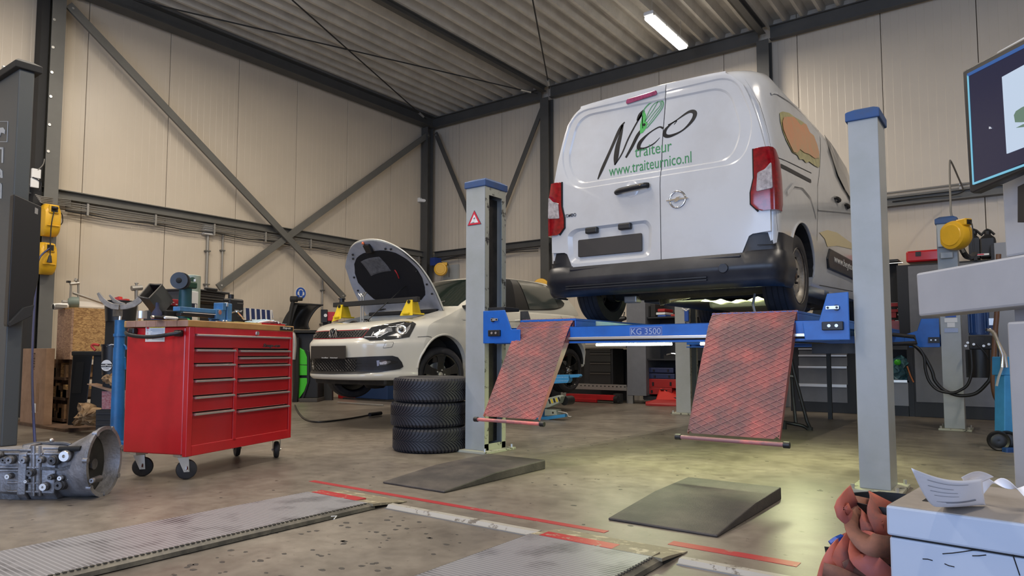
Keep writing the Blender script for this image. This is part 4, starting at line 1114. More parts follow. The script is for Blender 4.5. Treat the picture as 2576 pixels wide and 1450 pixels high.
# oil and gum spots on the floor
sp=MB();rnd=random.Random(3)
for k in range(150):
    x=rnd.uniform(-3.9,-.6);y=rnd.uniform(1.2,6.5)
    if k<70:x=rnd.uniform(-2.6,-1.9);y=rnd.uniform(1.3,2.4)
    r=rnd.uniform(.004,.013);n=7
    sp.prism([V(x+r*rnd.uniform(.7,1.3)*math.cos(i*2*math.pi/n)*1.3,y+r*rnd.uniform(.7,1.3)*math.sin(i*2*math.pi/n),0) for i in range(n)],(0,0,.0008))
o=P('dark_spots',sp,mat('dark_spot',(.05,.045,.04),.5));o['kind']='stuff';tag(o,'small dark oil and gum spots scattered on the concrete floor','spots')
# ================================================================ WHITE HATCHBACK with its bonnet up
from mathutils.bvhtree import BVHTree
DL=-0.0412
_fx,_fy=math.sin(DL),-math.cos(DL)
M['car_white']=dirty('hatchback_white_paint',(0.62,0.60,0.52),(0.58,0.56,0.48),0.22,2.0,coat=0.6)
M['bonnet_shade']=dirty('bonnet_white_shaded',(0.40,0.42,0.48),(0.30,0.32,0.37),0.35,6)  # white paint with the blue-grey shade under the bonnet mixed into its colour
M['insul']=mat('bonnet_insulation',(0.006,0.006,0.009),0.9,bump=.5,bump_scale=30)
M['grille']=mat('grille_black',(0.008,0.008,0.009),0.4)
M['alloy_black']=mat('black_alloy',(0.012,0.012,0.012),0.18,coat=.5)
M['lens']=mat('headlamp_lens',(0.03,0.03,0.03),0.05,coat=1.0)
M['reflector']=mat('reflector',(0.75,0.75,0.75),0.15,.9,noise_amt=.5,noise_scale=60)
M['red_trim']=mat('red_trim',(.5,.02,.03),.35)
car=T('car','white hatchback with raised bonnet and black wheels standing behind the tyre stack','car',(-5.861,5.600,.316),math.atan2(_fy,_fx))
CM=MW[car]
def lw(s,l,z):return CM@V(s,l,z)
SH=[(.20,.845,.795),(.225,.875,.805),(.26,.875,.815),(.30,.855,.822),(.42,.868,.832),(.54,.878,.840),(.59,.872,.842),(.63,.835,.842),(.72,.79,.838),(.77,.745,.832),(.81,.62,.822),(.86,.38,.812),(.91,.14,.792),(.955,-.06,.77),(.985,-.18,.755),(1.0,-.22,.742)]
def plan_outline(sf,wd,sr,n=20,k=1.0,p=3.2,kr=.32):
    pts=[]
    kk=k*min(1,max(.15,(sf+.55)/1.42))
    ls=[wd*math.sin(math.pi/2*i/n) for i in range(-n,n+1)]
    front=[(sf-kk*(abs(l)*.84/wd)**p,l) for l in ls]
    side_n=16;s_end=sr+kr
    f1=front[-1][0]
    right=[(f1+(s_end-f1)*i/side_n,wd*(1+.012*math.sin(math.pi*i/side_n))) for i in range(1,side_n)]
    rear=[(sr+kr*(abs(l)/wd)**3,l) for l in reversed(ls)]
    left=[(a,-b) for a,b in reversed(right)]
    return front+right+rear+left
SH=[tuple(q) for q in catmull([Vector(q) for q in SH],3)]
mb=MB();SR=lambda z:-3.10+(.04 if z<.3 else 0)+max(0,z-.75)*.55
secs=[[V(s,l,z) for s,l in plan_outline(sf,wd,SR(z))] for z,sf,wd in SH]
mb.loft(secs);bmesh.ops.triangulate(mb.b,faces=mb.b.faces)
cbody=P('body',mb,'car_white',car,world=False,smooth=40)
def cc(pts,z0,z1):
    c=MB();c.prism([CM@V(a,b,z0) for a,b in pts],(0,0,z1-z0));return c
bay=[(-.16,-.60),(-.16,.60),(.22,.60),(.44,.50),(.60,.30),(.655,0),(.60,-.30),(.44,-.50),(.22,-.60)]
RWH=.302
def arch(s,side,r=.345,zc=.325):
    c=MB();c.cyl(CM@V(s,side*.60,zc),CM@V(s,side*1.0,zc),r,n=48);return c
cs=[cc(bay,.40,1.3)]
for s_ in (0,-2.47):
    for sd in (1,-1):
        cs.append(arch(s_,sd));c=MB();a_,b_=sorted((sd*.60,sd*1.0));c.box(s_-.345,s_+.345,a_,b_,.05,.325);c.b.transform(CM);cs.append(c)
# solid hull used to find points on the surface
bt=bmesh.new();bt.from_mesh(cbody.data);bt.transform(CM);bt.normal_update();BV_=BVHTree.FromBMesh(bt);bt.free()
cut(cbody,cs)
def hit(px,py,bv=None):
    for k in range(60):
        h=(bv or BV_).ray_cast(_C,ray(px+k*1.0,py).normalized())
        if h[0] is not None:return h
    return (_C+ray(px,py)*7.5,Vector((0,-1,0)),0,0)
GH=[(1.0,-.22,.742,-2.95),(1.05,-.31,.735,-2.93),(1.12,-.44,.72,-2.87),(1.22,-.62,.69,-2.76),(1.32,-.80,.655,-2.62),(1.38,-.92,.625,-2.50),(1.415,-1.02,.585,-2.40),(1.435,-1.10,.53,-2.33),(1.455,-1.28,.40,-2.2),(1.462,-1.45,.2,-2.1)]
def go(sf,wd,sr,n=20):
    ls=[wd*math.sin(math.pi/2*i/n) for i in range(-n,n+1)]
    fr=[(sf-.16*(abs(l)/wd)**2.4,l) for l in ls];f1=fr[-1][0];s_end=sr+.18
    ri=[(f1+(s_end-f1)*i/16,wd*(1+.01*math.sin(math.pi*i/16))) for i in range(1,16)]
    re=[(sr+.18*(abs(l)/wd)**3,l) for l in reversed(ls)]
    return fr+ri+re+[(a,-b) for a,b in reversed(ri)]
mb=MB();mb.loft([[V(s,l,z) for s,l in go(sf,wd,sr)] for z,sf,wd,sr in GH]);bmesh.ops.triangulate(mb.b,faces=mb.b.faces)
roof=P('greenhouse',mb,'car_white',car,world=False,smooth=40)
bt=bmesh.new();bt.from_mesh(roof.data);bt.transform(CM);bt.normal_update();BVG=BVHTree.FromBMesh(bt);bt.free()
def hull_pt(s,z,bv,side=1):
    """point of the hull at station s, height z, seen from the side (world)"""
    o=CM@V(s,side*2,z);d=(CM@V(s,0,z)-o).normalized();h=bv.ray_cast(o,d);return h
def side_patch(name,top,bot,m,off=.004,n=20,bv=BVG,side=1,parent=None):
    def res(L):
        L=[Vector((a,0,b)) for a,b in L];L=catmull(L,4) if len(L)>2 else L
        d=[0];
        for a,b in zip(L,L[1:]):d.append(d[-1]+(b-a).length)
        out=[]
        for i in range(n+1):
            t=d[-1]*i/n;j=max(k for k in range(len(d)) if d[k]<=t+1e-9);j=min(j,len(L)-2)
            f=(t-d[j])/max(1e-9,d[j+1]-d[j]);out.append(L[j].lerp(L[j+1],f))
        return out
    A,B=res(top),res(bot);rows=[]
    for a,b in zip(A,B):
        row=[]
        for k in range(11):
            q=a.lerp(b,k/10);h=hull_pt(q.x,q.z,bv,side)
            if h[0] is None:h=(CM@V(q.x,.7*side,q.z),CM.to_3x3()@V(0,side,0))
            nrm=h[1] if h[1].dot(CM.to_3x3()@V(0,side,0))>0 else-h[1]
            row.append(h[0]+nrm*off)
        rows.append(row)
    mb=MB();mb.grid(rows);return P(name,mb,m,parent or car,fix=False,smooth=60)
for sd in (1,-1):
    side_patch('window_frame',[(-.48,1.045),(-.62,1.16),(-.86,1.33),(-1.05,1.395),(-1.5,1.415),(-2.13,1.395),(-2.30,1.29),(-2.46,1.16)],[(-.45,.995+.01),(-.9,1.005),(-1.5,1.02),(-2.10,1.05),(-2.30,1.08),(-2.42,1.12)],'black',.004,side=sd,n=24)
    side_patch('side_glass',[(-.50,1.055),(-.64,1.16),(-.87,1.32),(-1.06,1.38),(-1.40,1.398)],[(-.48,1.018),(-.7,1.02),(-1.34,1.028)],'glass_dark' if sd<0 else mat('open_window_shade',(.004,.004,.005),.9),.009,side=sd)  # visible side is an open window: matte near-black sheet painted as the cabin's shade
    side_patch('side_glass',[(-1.54,1.40),(-1.8,1.392),(-2.12,1.368),(-2.27,1.27)],[(-1.62,1.035),(-1.8,1.042),(-2.2,1.075),(-2.33,1.10)],mat('side_glass',(.05,.06,.055),.08,coat=.5),.009,side=sd)
    side_patch('quarter_glass',[(-2.16,1.365),(-2.22,1.33),(-2.42,1.165)],[(-2.29,1.09),(-2.36,1.10),(-2.42,1.14)],'glass_dark',.0095,side=sd,n=6)
# windscreen
def ray_patch(name,poly,m,off,bv,parent=None,rings=14,th=None,smooth=60):
    """poly of pixels cast onto the car surface"""
    cx=sum(p[0] for p in poly)/len(poly);cy=sum(p[1] for p in poly)/len(poly)
    def cast(px,py):
        d=ray(px,py).normalized();h=bv.ray_cast(_C,d)
        if h[0] is None:return None
        n=h[1] if h[1].dot(d)<0 else-h[1];return h[0]+n*off
    c=cast(cx,cy);R_=[]
    if c is None:c=hit(cx,cy,bv)[0]
    for k in range(1,rings+1):
        t=k/rings;ring=[]
        for px,py in poly:
            q=None;tt=t
            while q is None and tt>.05:q=cast(cx+(px-cx)*tt,cy+(py-cy)*tt);tt-=.02
            ring.append(q if q is not None else hit(px,py,bv)[0])
        R_.append(ring)
    mb=MB();cv=mb.b.verts.new(c);vs=[mb._v(r) for r in R_];n=len(poly)
    for i in range(n):mb.b.faces.new((cv,vs[0][i],vs[0][(i+1)%n]))
    for a,b in zip(vs,vs[1:]):
        for i in range(n):mb.b.faces.new((a[i],b[i],b[(i+1)%n],a[(i+1)%n]))
    o=P(name,mb,m,parent or car,smooth=smooth)
    if th:md=o.modifiers.new('s','SOLIDIFY');md.thickness=th;md.offset=1
    return o
def densify(poly,k=3):
    out=[];k*=3
    for a,b in zip(poly,poly[1:]+poly[:1]):
        for i in range(k):out.append((a[0]+(b[0]-a[0])*i/k,a[1]+(b[1]-a[1])*i/k))
    return out
# windscreen built on the front of the greenhouse
rows=[]
for z in (1.015,1.06,1.12,1.2,1.28,1.35,1.395):
    row=[]
    wz=[w_ for (a,b,w_,d) in GH if a>=z][0]
    for i in range(-8,9):
        l=i/8*(wz-.055);o=CM@V(2,l,z);h=BVG.ray_cast(o,CM.to_3x3()@V(-1,0,0));row.append(h[0]+(CM.to_3x3()@V(.005,0,.003)))
    rows.append(row)
mb=MB();mb.grid(rows);ws=P('windscreen',mb,mat('windscreen_glass',(.012,.02,.016),.04,coat=.8),car,fix=False,smooth=60)
rows=[]
for z in (1.05,1.12,1.2,1.28,1.33):
    rows.append([BVG.ray_cast(CM@V(-5,i/8*(.60-(z-1.0)*.25),z),CM.to_3x3()@V(1,0,0))[0]+CM.to_3x3()@V(-.005,0,.003) for i in range(-8,9)])
mb=MB();mb.grid(rows);P('rear_window',mb,'glass_dark',car,fix=False,smooth=60)
for k in (0,1):
    P('wiper',MB().tube([lw(-.16,-.45+k*.55,1.0),lw(-.24,-.1+k*.55,1.045),lw(-.30,.10+k*.45,1.07)],.008,6),'black',car)
P('headrest_cover',MB().box(-.98,-.90,.12,.42,1.10,1.30),mat('green_cover',(.10,.35,.22),.7),car,world=False,bevel=.05)
P('dashboard_shelf',MB().box(-.55,-.35,-.6,.6,.93,.99),'black',car,world=False)
P('roof_aerial',MB().cyl(lw(-1.62,.0,1.455),lw(-1.80,.0,1.63),.006,.003,6),'black',car)
mp_=lw(-.36,.80,1.0)
P('door_mirror',MB().sphere((-.42,.88,1.03),.10,16,(.55,1.0,.62)),'car_white',car,world=False,smooth=60)
P('mirror_foot',MB().box(-.47,-.38,.74,.84,.985,1.02),'black',car,world=False)
hd=opl(1230+600/8.057,680+1030/8.057,CM@V(0,.835,0),CM.to_3x3()@V(0,1,0));hl_=CM.inverted()@hd
P('door_handle',MB().tube([V(hl_.x+.08,.845,hl_.z),V(hl_.x+.05,.875,hl_.z),V(hl_.x-.06,.875,hl_.z),V(hl_.x-.09,.845,hl_.z)],.014,8,smooth=3),'car_white',car,world=False,smooth=60)
def side_line(name,L,m='gap',wd=.005,side=1,off=.002):
    pts=[]
    for a,b in zip(L,L[1:]):
        for k in range(5):pts.append((a[0]+(b[0]-a[0])*k/5,a[1]+(b[1]-a[1])*k/5))
    pts.append(L[-1]);rows=[]
    for i,(s,z) in enumerate(pts):
        a=pts[max(0,i-1)];b=pts[min(len(pts)-1,i+1)];d=Vector((b[0]-a[0],b[1]-a[1])).normalized();n=Vector((-d.y,d.x))*wd/2
        r_=[]
        for q in ((s+n.x,z+n.y),(s-n.x,z-n.y)):
            h=hull_pt(q[0],q[1],BV_,side)
            if h[0] is None:break
            r_.append(h[0]+CM.to_3x3()@V(0,side*off,0))
        if len(r_)==2:rows.append(r_)
    mb=MB();mb.grid(rows);return P(name,mb,m,car,fix=False)
side_line('door_seam',[(-1.50,.98),(-1.55,.85),(-1.57,.5),(-1.56,.30)])
side_line('door_seam',[(-.42,.98),(-.40,.80),(-.42,.5),(-.45,.30)])
side_line('door_seam',[(-.45,.30),(-1.56,.30)])
side_line('door_seam',[(-2.30,.98),(-2.26,.80),(-2.20,.72)])
side_line('bumper_seam',[(.36,.645),(.25,.655),(.20,.645)])
side_line('body_crease',[(-.30,.86),(-1.2,.875),(-2.2,.88)],'car_white',.02,1,.006)
side_line('sill_strip',[(-.40,.24),(-2.1,.24)],'black',.03,1,.003)
for s_ in (0,-2.47):
    for sd in (1,-1):
        lip=[]
        for k in range(25):
            a=math.pi*k/24;s=s_+.352*math.cos(a);z=.325+.352*math.sin(a);h=hull_pt(s,z,BV_,sd)
            if h[0] is not None:lip.append(h[0])
        if len(lip)>3:P('arch_lip',MB().tube(lip,.012,6),'car_white',car,smooth=60)
        mb=MB();rows=[]
        for k in range(17):
            a=math.pi*k/16;rows.append([V(s_+.343*math.cos(a),sd*ll,.325+.343*math.sin(a)) for ll in (.61,.79)])
        mb.grid(rows);P('arch_liner',mb,'black_m',car,world=False,fix=False)
        P('arch_back',MB().box(s_-.34,s_+.34,*sorted((sd*.61,sd*.615)),.1,.66),'black_m',car,world=False)
# floor / sub frame
P('underbody',MB().box(-2.9,.62,-.6,.6,.14,.22),'under',car,world=False,bevel=.02)
P('gearbox_sump',MB().lathe([(.001,-.06),(.10,-.05),(.14,0),(.14,.1),(.001,.12)],(.12,-.15,.13),(0,0,1),16),'under',car,world=False,smooth=50)
P('lower_shield',MB().box(.25,.62,-.40,.40,.165,.21),'black',car,world=False,bevel=.02)
# wheels
def alloy(parent,c,ax,rr):
    ax=Vector(ax).normalized();c=Vector(c);x=V(0,0,1).cross(ax).normalized();y=ax.cross(x)
    P('rim',MB().lathe([(rr+.004,0),(rr+.004,-.01),(rr-.012,-.016),(rr-.016,-.15),(.02,-.15)],c,ax,40),'alloy_black',parent,smooth=40)
    for k in range(5):
        a=k*2*math.pi/5+.3
        def pt(r,t,h):return c+(x*math.cos(a)+y*math.sin(a))*r+(y*math.cos(a)-x*math.sin(a))*t+ax*h
        secs=[]
        for r,w_,h in ((.03,.035,-.030),(.08,.042,-.022),(.13,.040,-.016),(rr-.03,.055,-.012),(rr-.004,.085,-.010)):
            secs.append([pt(r,-w_,h),pt(r,w_,h),pt(r,w_*.8,h-.03),pt(r,-w_*.8,h-.03)])
        P('spoke',MB().loft(secs),'alloy_black',parent,bevel=.005)
    P('hub_cap',MB().lathe([(.001,-.016),(.026,-.018),(.03,-.03)],c,ax,20),'alu',parent,smooth=50)
    P('brake_disc',MB().cyl(c-ax*.12,c-ax*.10,.13,n=28),'zinc',parent)
    for k in range(5):
        a=k*2*math.pi/5;q=c+(x*math.cos(a)+y*math.sin(a))*.05-ax*.03
        P('wheel_bolt',MB().cyl(q,q+ax*.012,.009,n=6),'zinc',parent)
R3c=CM.to_3x3()
for s_,sd,st_ in ((0,1,1),(0,-1,1),(-2.47,1,0),(-2.47,-1,0)):
    axl=Vector((math.sin(R(13))*sd if st_ else 0,sd*(math.cos(R(13)) if st_ else 1),0))
    if st_:axl=Vector((math.sin(R(14)),math.cos(R(14)),0))*(1 if sd>0 else-1)
    cw=CM@V(s_,sd*.80,.247);axw=R3c@axl
    wh=car_wheel('wheel',car,cw,axw,RWH,.205,.222);alloy(wh,cw,axw,.222)
# ---- front face details, found on the hull surface
zf=lambda a,b:(770+a/8.057,780+b/8.057)
gr_px=densify([zf(*p) for p in ((160,445),(400,425),(900,410),(1285,388),(1220,470),(1150,565),(700,590),(130,600))],3)
ray_patch('grille_red_edge',gr_px,'red_trim',.004,BV_)
gi=densify([zf(*p) for p in ((165,458),(400,438),(900,423),(1268,402),(1205,478),(1145,556),(700,578),(138,588))],3)
gg=ray_patch('grille',gi,'grille',.007,BV_)
low=densify([zf(*p) for p in ((15,980),(300,985),(900,965),(1300,945),(1750,930),(1860,960),(1940,1060),(1972,1150),(1900,1200),(1500,1262),(1080,1302),(500,1305),(40,1290))],2)
lg=ray_patch('lower_intake',low,'black',.006,BV_)
def honey(px0,px1,py0,py1,inside,parent,sx=20,sy=11,bv=BV_,off=.010):
    g=MB()
    def cast(px,py):
        d=ray(px,py).normalized();h=bv.ray_cast(_C,d)
        if h[0] is None:return None
        n=h[1] if h[1].dot(d)<0 else-h[1];return h[0]+n*off
    # diamonds of thin tubes in the plane of the surface
    y=py0;r=0
    while y<py1:
        x=px0+(sx/2 if r%2 else 0)
        while x<px1:
            for a,b in (((x,y),(x+sx/2,y+sy)),((x,y),(x-sx/2,y+sy))):
                if inside(*a) and inside(*b):
                    p,q=cast(*a),cast(*b)
                    if p is not None and q is not None:g.cyl(p,q,.0028,n=4,cap=False)
            x+=sx
        y+=sy;r+=1
    return P('honeycomb',g,'grille',parent,fix=False,kind='stuff')
def in_poly(poly):
    def f(x,y):
        c=False;n=len(poly);j=n-1
        for i in range(n):
            xi,yi=poly[i];xj,yj=poly[j]
            if (yi>y)!=(yj>y) and x<(xj-xi)*(y-yi)/(yj-yi)+xi:c=not c
            j=i
        return c
    return f
honey(785,930,828,860,in_poly(gi),gg,7,4)
honey(772,903,905,942,in_poly([zf(*p) for p in ((40,1005),(1060,985),(1010,1260),(90,1275))]),lg,7,4.2)
fog=densify([zf(*p) for p in ((1430,1025),(1560,1010),(1720,1015),(1860,1040),(1855,1080),(1700,1110),(1560,1130),(1440,1140))],2)
ray_patch('fog_lamp',fog,'lens',.008,BV_,lg)
ray_patch('fog_reflector',densify([zf(*p) for p in ((1490,1060),(1600,1040),(1700,1030),(1720,1060),(1660,1095),(1500,1110))],2),'reflector',.010,BV_,lg,rings=5)
ray_patch('fog_side',densify([zf(*p) for p in ((1430,1025),(1490,1020),(1480,1130),(1440,1140))],2),mat('fog_glass_blue',(.25,.28,.42),.15,coat=1),.011,BV_,lg,rings=5)
tw=[zf(*p) for p in ((1605,665),(1770,655),(1775,672),(1740,755),(1560,775),(1562,760))]
ray_patch('tow_cover',densify(tw,2),'gap',.003,BV_,rings=6)
cxx=sum(p[0] for p in tw)/6;cyy=sum(p[1] for p in tw)/6
ray_patch('tow_cover_face',densify([(cxx+(a-cxx)*.93,cyy+(b-cyy)*.9) for a,b in tw],2),'car_white',.0045,BV_,rings=6)
pl_=densify([zf(*p) for p in ((150,735),(835,720),(820,965),(125,985))],3)
ctr=[]
pz0,pz1=.42,.555
P('number_plate',MB().box(.885,.897,-.295,.295,pz0,pz1),'plate_brown',car,world=False,bevel=.004)
text('lettering','AutoBlaas    Nederland','white',car,lw(.898,-.10,pz0+.004),R3c@V(0,1,0),(0,0,1),width=.27,height=.012,depth=.001)
# badge
bc=hit(841,842)[0];bl_=CM.inverted()@bc
BX=bl_.x+.012;BC=(bl_.y,bl_.z)
P('badge_disc',MB().cyl((BX-.01,*BC),(BX+.004,*BC),.062,n=36),'grille',car,world=False)
P('badge_ring',MB().lathe([(.055,.004),(.058,.012),(.064,.012),(.067,.004)],(BX,*BC),(1,0,0),36),'chrome',car,world=False,smooth=60)
def bstroke(L):
    g=MB();pts=[V(BX+.009,BC[0]+a*.055,BC[1]+b*.055) for a,b in L]
    for a,b in zip(pts,pts[1:]):g.cyl(a,b,.0052,n=6)
    P('badge_letter',g,'chrome',car,world=False)
bstroke([(-.42,.88),(0,.12),(.42,.88)]);bstroke([(-.86,.45),(-.42,-.80),(0,.02),(.42,-.80),(.86,.45)])
g0=CM.inverted()@hit(*zf(175,530))[0]
text('lettering','GTI','alu',car,lw(g0.x+.012,g0.y,g0.z-.012),(lw(g0.x+.03,g0.y+.1,0)-lw(g0.x,g0.y,0)),(0,0,1),width=.085,height=.028,depth=.003,bold=.02,shear=.3)
# headlamp
hl=densify([zf(*p) for p in ((1150,562),(1290,628),(1500,622),(1900,585),(2090,552),(2160,420),(2228,290),(2160,250),(2040,240),(1900,252),(1600,300),(1330,360),(1240,450))],3)
ho=ray_patch('headlamp',hl,'lens',.006,BV_)
ray_patch('reflector',densify([zf(*p) for p in ((1370,500),(1500,430),(1640,365),(1740,380),(1750,440),(1640,470),(1540,505),(1400,525))],2),'reflector',.008,BV_,ho,rings=5)
ray_patch('reflector',densify([zf(*p) for p in ((1640,540),(1860,480),(1990,430),(2050,360),(2120,300),(2100,380),(2030,480),(1900,530))],2),mat('grey_reflector',(.4,.4,.4),.25,.7),.008,BV_,ho,rings=5)
q=hit(*zf(1925,405));nn=q[1] if q[1].dot(q[0]-_C)<0 else-q[1]
P('projector_lens',MB().lathe([(.001,.012),(.03,.010),(.045,.004),(.052,.008),(.058,.002)],q[0]+nn*.004,nn,28),'reflector',ho,smooth=60)
P('projector_eye',MB().sphere(q[0]+nn*.008,.026,18),'lens',ho,smooth=60)
for L in ([(1325,540),(1345,500),(1370,455)],[(1180,558),(1500,545),(1560,510),(1660,455)],[(1820,318),(1900,305),(1980,275)]):
    pts=[hit(*zf(*p))[0]+nn*.012 for p in L];P('light_guide',MB().tube(pts,.005,6),'white',ho)
# other headlamp sliver
ray_patch('far_headlamp',densify([zf(*p) for p in ((60,620),(105,470),(150,440),(120,600))],2),'reflector',.006,BV_,rings=6)
# ---- engine bay
P('slam_panel',MB().loft([[V(.655-.50*abs(l)**2-.0,l,.755),V(.60-.50*abs(l)**2,l,.785),V(.50-.5*abs(l)**2,l,.78),V(.50-.5*abs(l)**2,l,.74)] for l in [i*.05 for i in range(-11,12)]]),mat('slam_panel_grey',(.05,.05,.05),.45),car,world=False,smooth=50)
P('engine_cover',MB().box(-.05,.35,-.28,.25,.70,.80),'black',car,world=False,bevel=.03)
P('air_box',MB().box(.0,.38,.26,.55,.62,.80),'black_m',car,world=False,bevel=.03)
P('battery',MB().box(-.02,.22,-.56,-.32,.62,.79),'black',car,world=False,bevel=.015)
P('radiator_top',MB().box(.36,.43,-.42,.42,.5,.77),'under',car,world=False,bevel=.01)
P('bay_floor',MB().box(-.15,.55,-.58,.58,.42,.50),'under',car,world=False)
P('washer_cap',MB().cyl(lw(.36,-.40,.78),lw(.36,-.40,.83),.035,n=16),'white',car)
P('coolant_tank',MB().sphere((.05,-.45,.82),.07,14,(1,1,.7)),'white',car,world=False,smooth=60)
rnd=random.Random(5)
for k in range(12):
    a=V(rnd.uniform(-.1,.4),rnd.uniform(-.5,.5),.80);b=a+V(rnd.uniform(-.2,.15),rnd.uniform(-.25,.25),rnd.uniform(-.03,.01))
    P('engine_hose',MB().tube([a+V(0,0,-.12),a,(a+b)/2+V(0,0,.03),b,b+V(0,0,-.1)],rnd.choice((.008,.014,.02)),7,smooth=4),rnd.choice(('black','black_m','under')),car,world=False,smooth=60)
P('cowl',MB().box(-.20,-.12,-.58,.58,.93,.975),'black_m',car,world=False,bevel=.01)
P('strut_tower',MB().lathe([(.001,.03),(.04,.03),(.05,0),(.09,-.02),(.1,-.15)],(-.02,.52,.86),(0,0,1),20),'under',car,world=False,smooth=50)
P('strut_tower',MB().lathe([(.001,.03),(.04,.03),(.05,0),(.09,-.02),(.1,-.15)],(-.02,-.52,.86),(0,0,1),20),'under',car,world=False,smooth=50)
# ---- bonnet
TH=R(55.0);HB=V(-.21,0,.985);e2=V(math.cos(TH),0,math.sin(TH));e3=V(-math.sin(TH),0,math.cos(TH))
def bn(u,v,off=0):
    """u -1..1 across, v 0..1 from hinge to nose"""
    wdt=.665+.02*math.sin(v*math.pi)-.10*v**3
    L=.99-.30*abs(u)**2.4
    t=v*L;l=u*wdt
    h=.05*(1-u*u)*(0.4+.6*math.sin(math.pi*min(1,v*1.1)))-.10*max(0,(t-.55))**1.6/.25-.05*abs(u)**4
    return HB+e2*t+V(0,l,0)+e3*(h+off)
US=[i/16 for i in range(-16,17)];VS=[i/20 for i in range(21)]
mb=MB();mb.grid([[bn(u,v) for u in US] for v in VS]);bo=P('bonnet',mb,'car_white',car,world=False,smooth=60)
md=bo.modifiers.new('s','SOLIDIFY');md.thickness=.012;md.offset=0
mb=MB();mb.grid([[bn(u*.985,.01+v*.975,-.022-.012*math.sin(math.pi*v)*(1-abs(u)**6)) for u in US] for v in VS]);P('bonnet_inner_panel',mb,'bonnet_shade',bo,world=False,smooth=60)
# insulation mat, star shaped outline
def ring_patch(name,outline,off,m,parent,rings=6):
    cu=sum(a for a,b in outline)/len(outline);cv=sum(b for a,b in outline)/len(outline)
    mb=MB();c=mb.b.verts.new(bn(cu,cv,off));vs=[]
    for k in range(1,rings+1):
        vs.append(mb._v([bn(cu+(a-cu)*k/rings,cv+(b-cv)*k/rings,off if k<rings else off+.012) for a,b in outline]))
    n=len(outline)
    for i in range(n):mb.b.faces.new((c,vs[0][i],vs[0][(i+1)%n]))
    for a,b in zip(vs,vs[1:]):
        for i in range(n):mb.b.faces.new((a[i],b[i],b[(i+1)%n],a[(i+1)%n]))
    return P(name,mb,m,parent,world=False,smooth=60)
outl=[(-.82,.55),(-.80,.70),(-.70,.80),(-.55,.83),(-.3,.835),(0,.83),(.3,.835),(.55,.83),(.72,.78),(.82,.66),(.82,.52),(.76,.36),(.66,.22),(.50,.14),(.3,.12),(.1,.16),(-.1,.16),(-.3,.12),(-.5,.14),(-.66,.22),(-.76,.36)]
ins=ring_patch('insulation_mat',densify(outl,1),-.042,'insul',bo)
ring_patch('foil_patch',densify([(-.50,.76),(.06,.75),(.10,.53),(-.46,.52)],2),-.052,mat('grey_felt',(.13,.13,.14),.75,noise_amt=.3,noise_scale=25),ins)
P('hook_clip',MB().tube([bn(.22,.55,-.055),bn(.25,.51,-.065),bn(.22,.44,-.055)],.007,6,smooth=4),'red_trim',ins,world=False)
P('latch',MB().box(-.05,.05,-.05,.05,-.02,.02,Matrix.Translation(bn(0,.89,-.05))@Matrix.Rotation(-TH,4,'Y')),'black',bo,world=False,bevel=.008)
for u,v in ((-.55,.90),(.55,.90),(-.62,.86),(.4,.875),(-.88,.45),(.88,.45),(.9,.3),(-.9,.3),(.78,.62),(-.84,.66)):
    P('rubber_stop',MB().sphere(bn(u,v,-.04),.013,10),'black',bo,world=False)
P('latch_tongue',MB().sphere(bn(-.05,.965,-.03),.018,10),mat('orange_tag',(.7,.16,.06),.5),bo,world=False)
P('bonnet_stay',MB().tube([V(.56,.18,.80),bn(.30,.34,-.06)],.0055,7),'black',car,world=False)
# ---- engine support bar
sb=T('engine_support_bar','black support bar with yellow feet laid across the open engine bay of the white car','support bar',tuple(lw(.20,0,.90)),math.atan2(_fy,_fx))
M['foot_yellow']=mat('foot_yellow',(.72,.52,.02),.4)
BS=.22
b_=MB();b_.box(BS-.025,BS+.025,-.80,.66,1.03,1.085);b_.b.transform(CM);P('bar',b_,'black_m',sb,bevel=.004)
for l in (-.62,.58):
    b_=MB();b_.prism([V(BS-.10,l-.02,.905),V(BS+.10,l-.02,.905),V(BS+.045,l-.02,1.05),V(BS-.045,l-.02,1.05)],(0,.04,0));b_.box(BS-.12,BS+.12,l-.05,l+.05,.895,.912);b_.b.transform(CM);ft_=P('foot',b_,'foot_yellow',sb,bevel=.003)
    b_=MB();b_.cyl(V(BS+.047,l,1.03),V(BS+.075,l,1.03),.018,n=12);b_.b.transform(CM);P('clamp_knob',b_,'black',ft_)
b_=MB();b_.prism([V(BS+.10,-.05+.58-.05,.88),V(BS+.10,.58+.10,.88),V(BS+.05,.58+.04,1.05),V(BS+.05,.58-.04,1.05)],(.004,0,0));b_.b.transform(CM);P('foot_face',b_,'foot_yellow',sb)
b_=MB();b_.prism([V(BS+.10,-.62-.09,.85),V(BS+.10,-.62+.08,.88),V(BS+.05,-.62+.04,1.05),V(BS+.05,-.62-.04,1.05)],(.004,0,0));b_.b.transform(CM);P('foot_face',b_,'foot_yellow',sb)
b_=MB();b_.cyl(V(BS,-.66,1.085),V(BS,-.66,1.12),.03,n=10);b_.cyl(V(BS,-.66,1.12),V(BS,-.66,1.13),.045,n=10);b_.b.transform(CM);P('top_knob',b_,'black',sb)
for l,h in ((-.30,.24),(-.26,.0)):
    b_=MB();b_.cyl(V(BS,l,.80),V(BS,l,1.14),.009,n=8);b_.tube([V(BS,l-.05,1.17),V(BS,l,1.13),V(BS,l+.05,1.18)],.009,6);b_.b.transform(CM);P('hook_rod',b_,'zinc',sb)
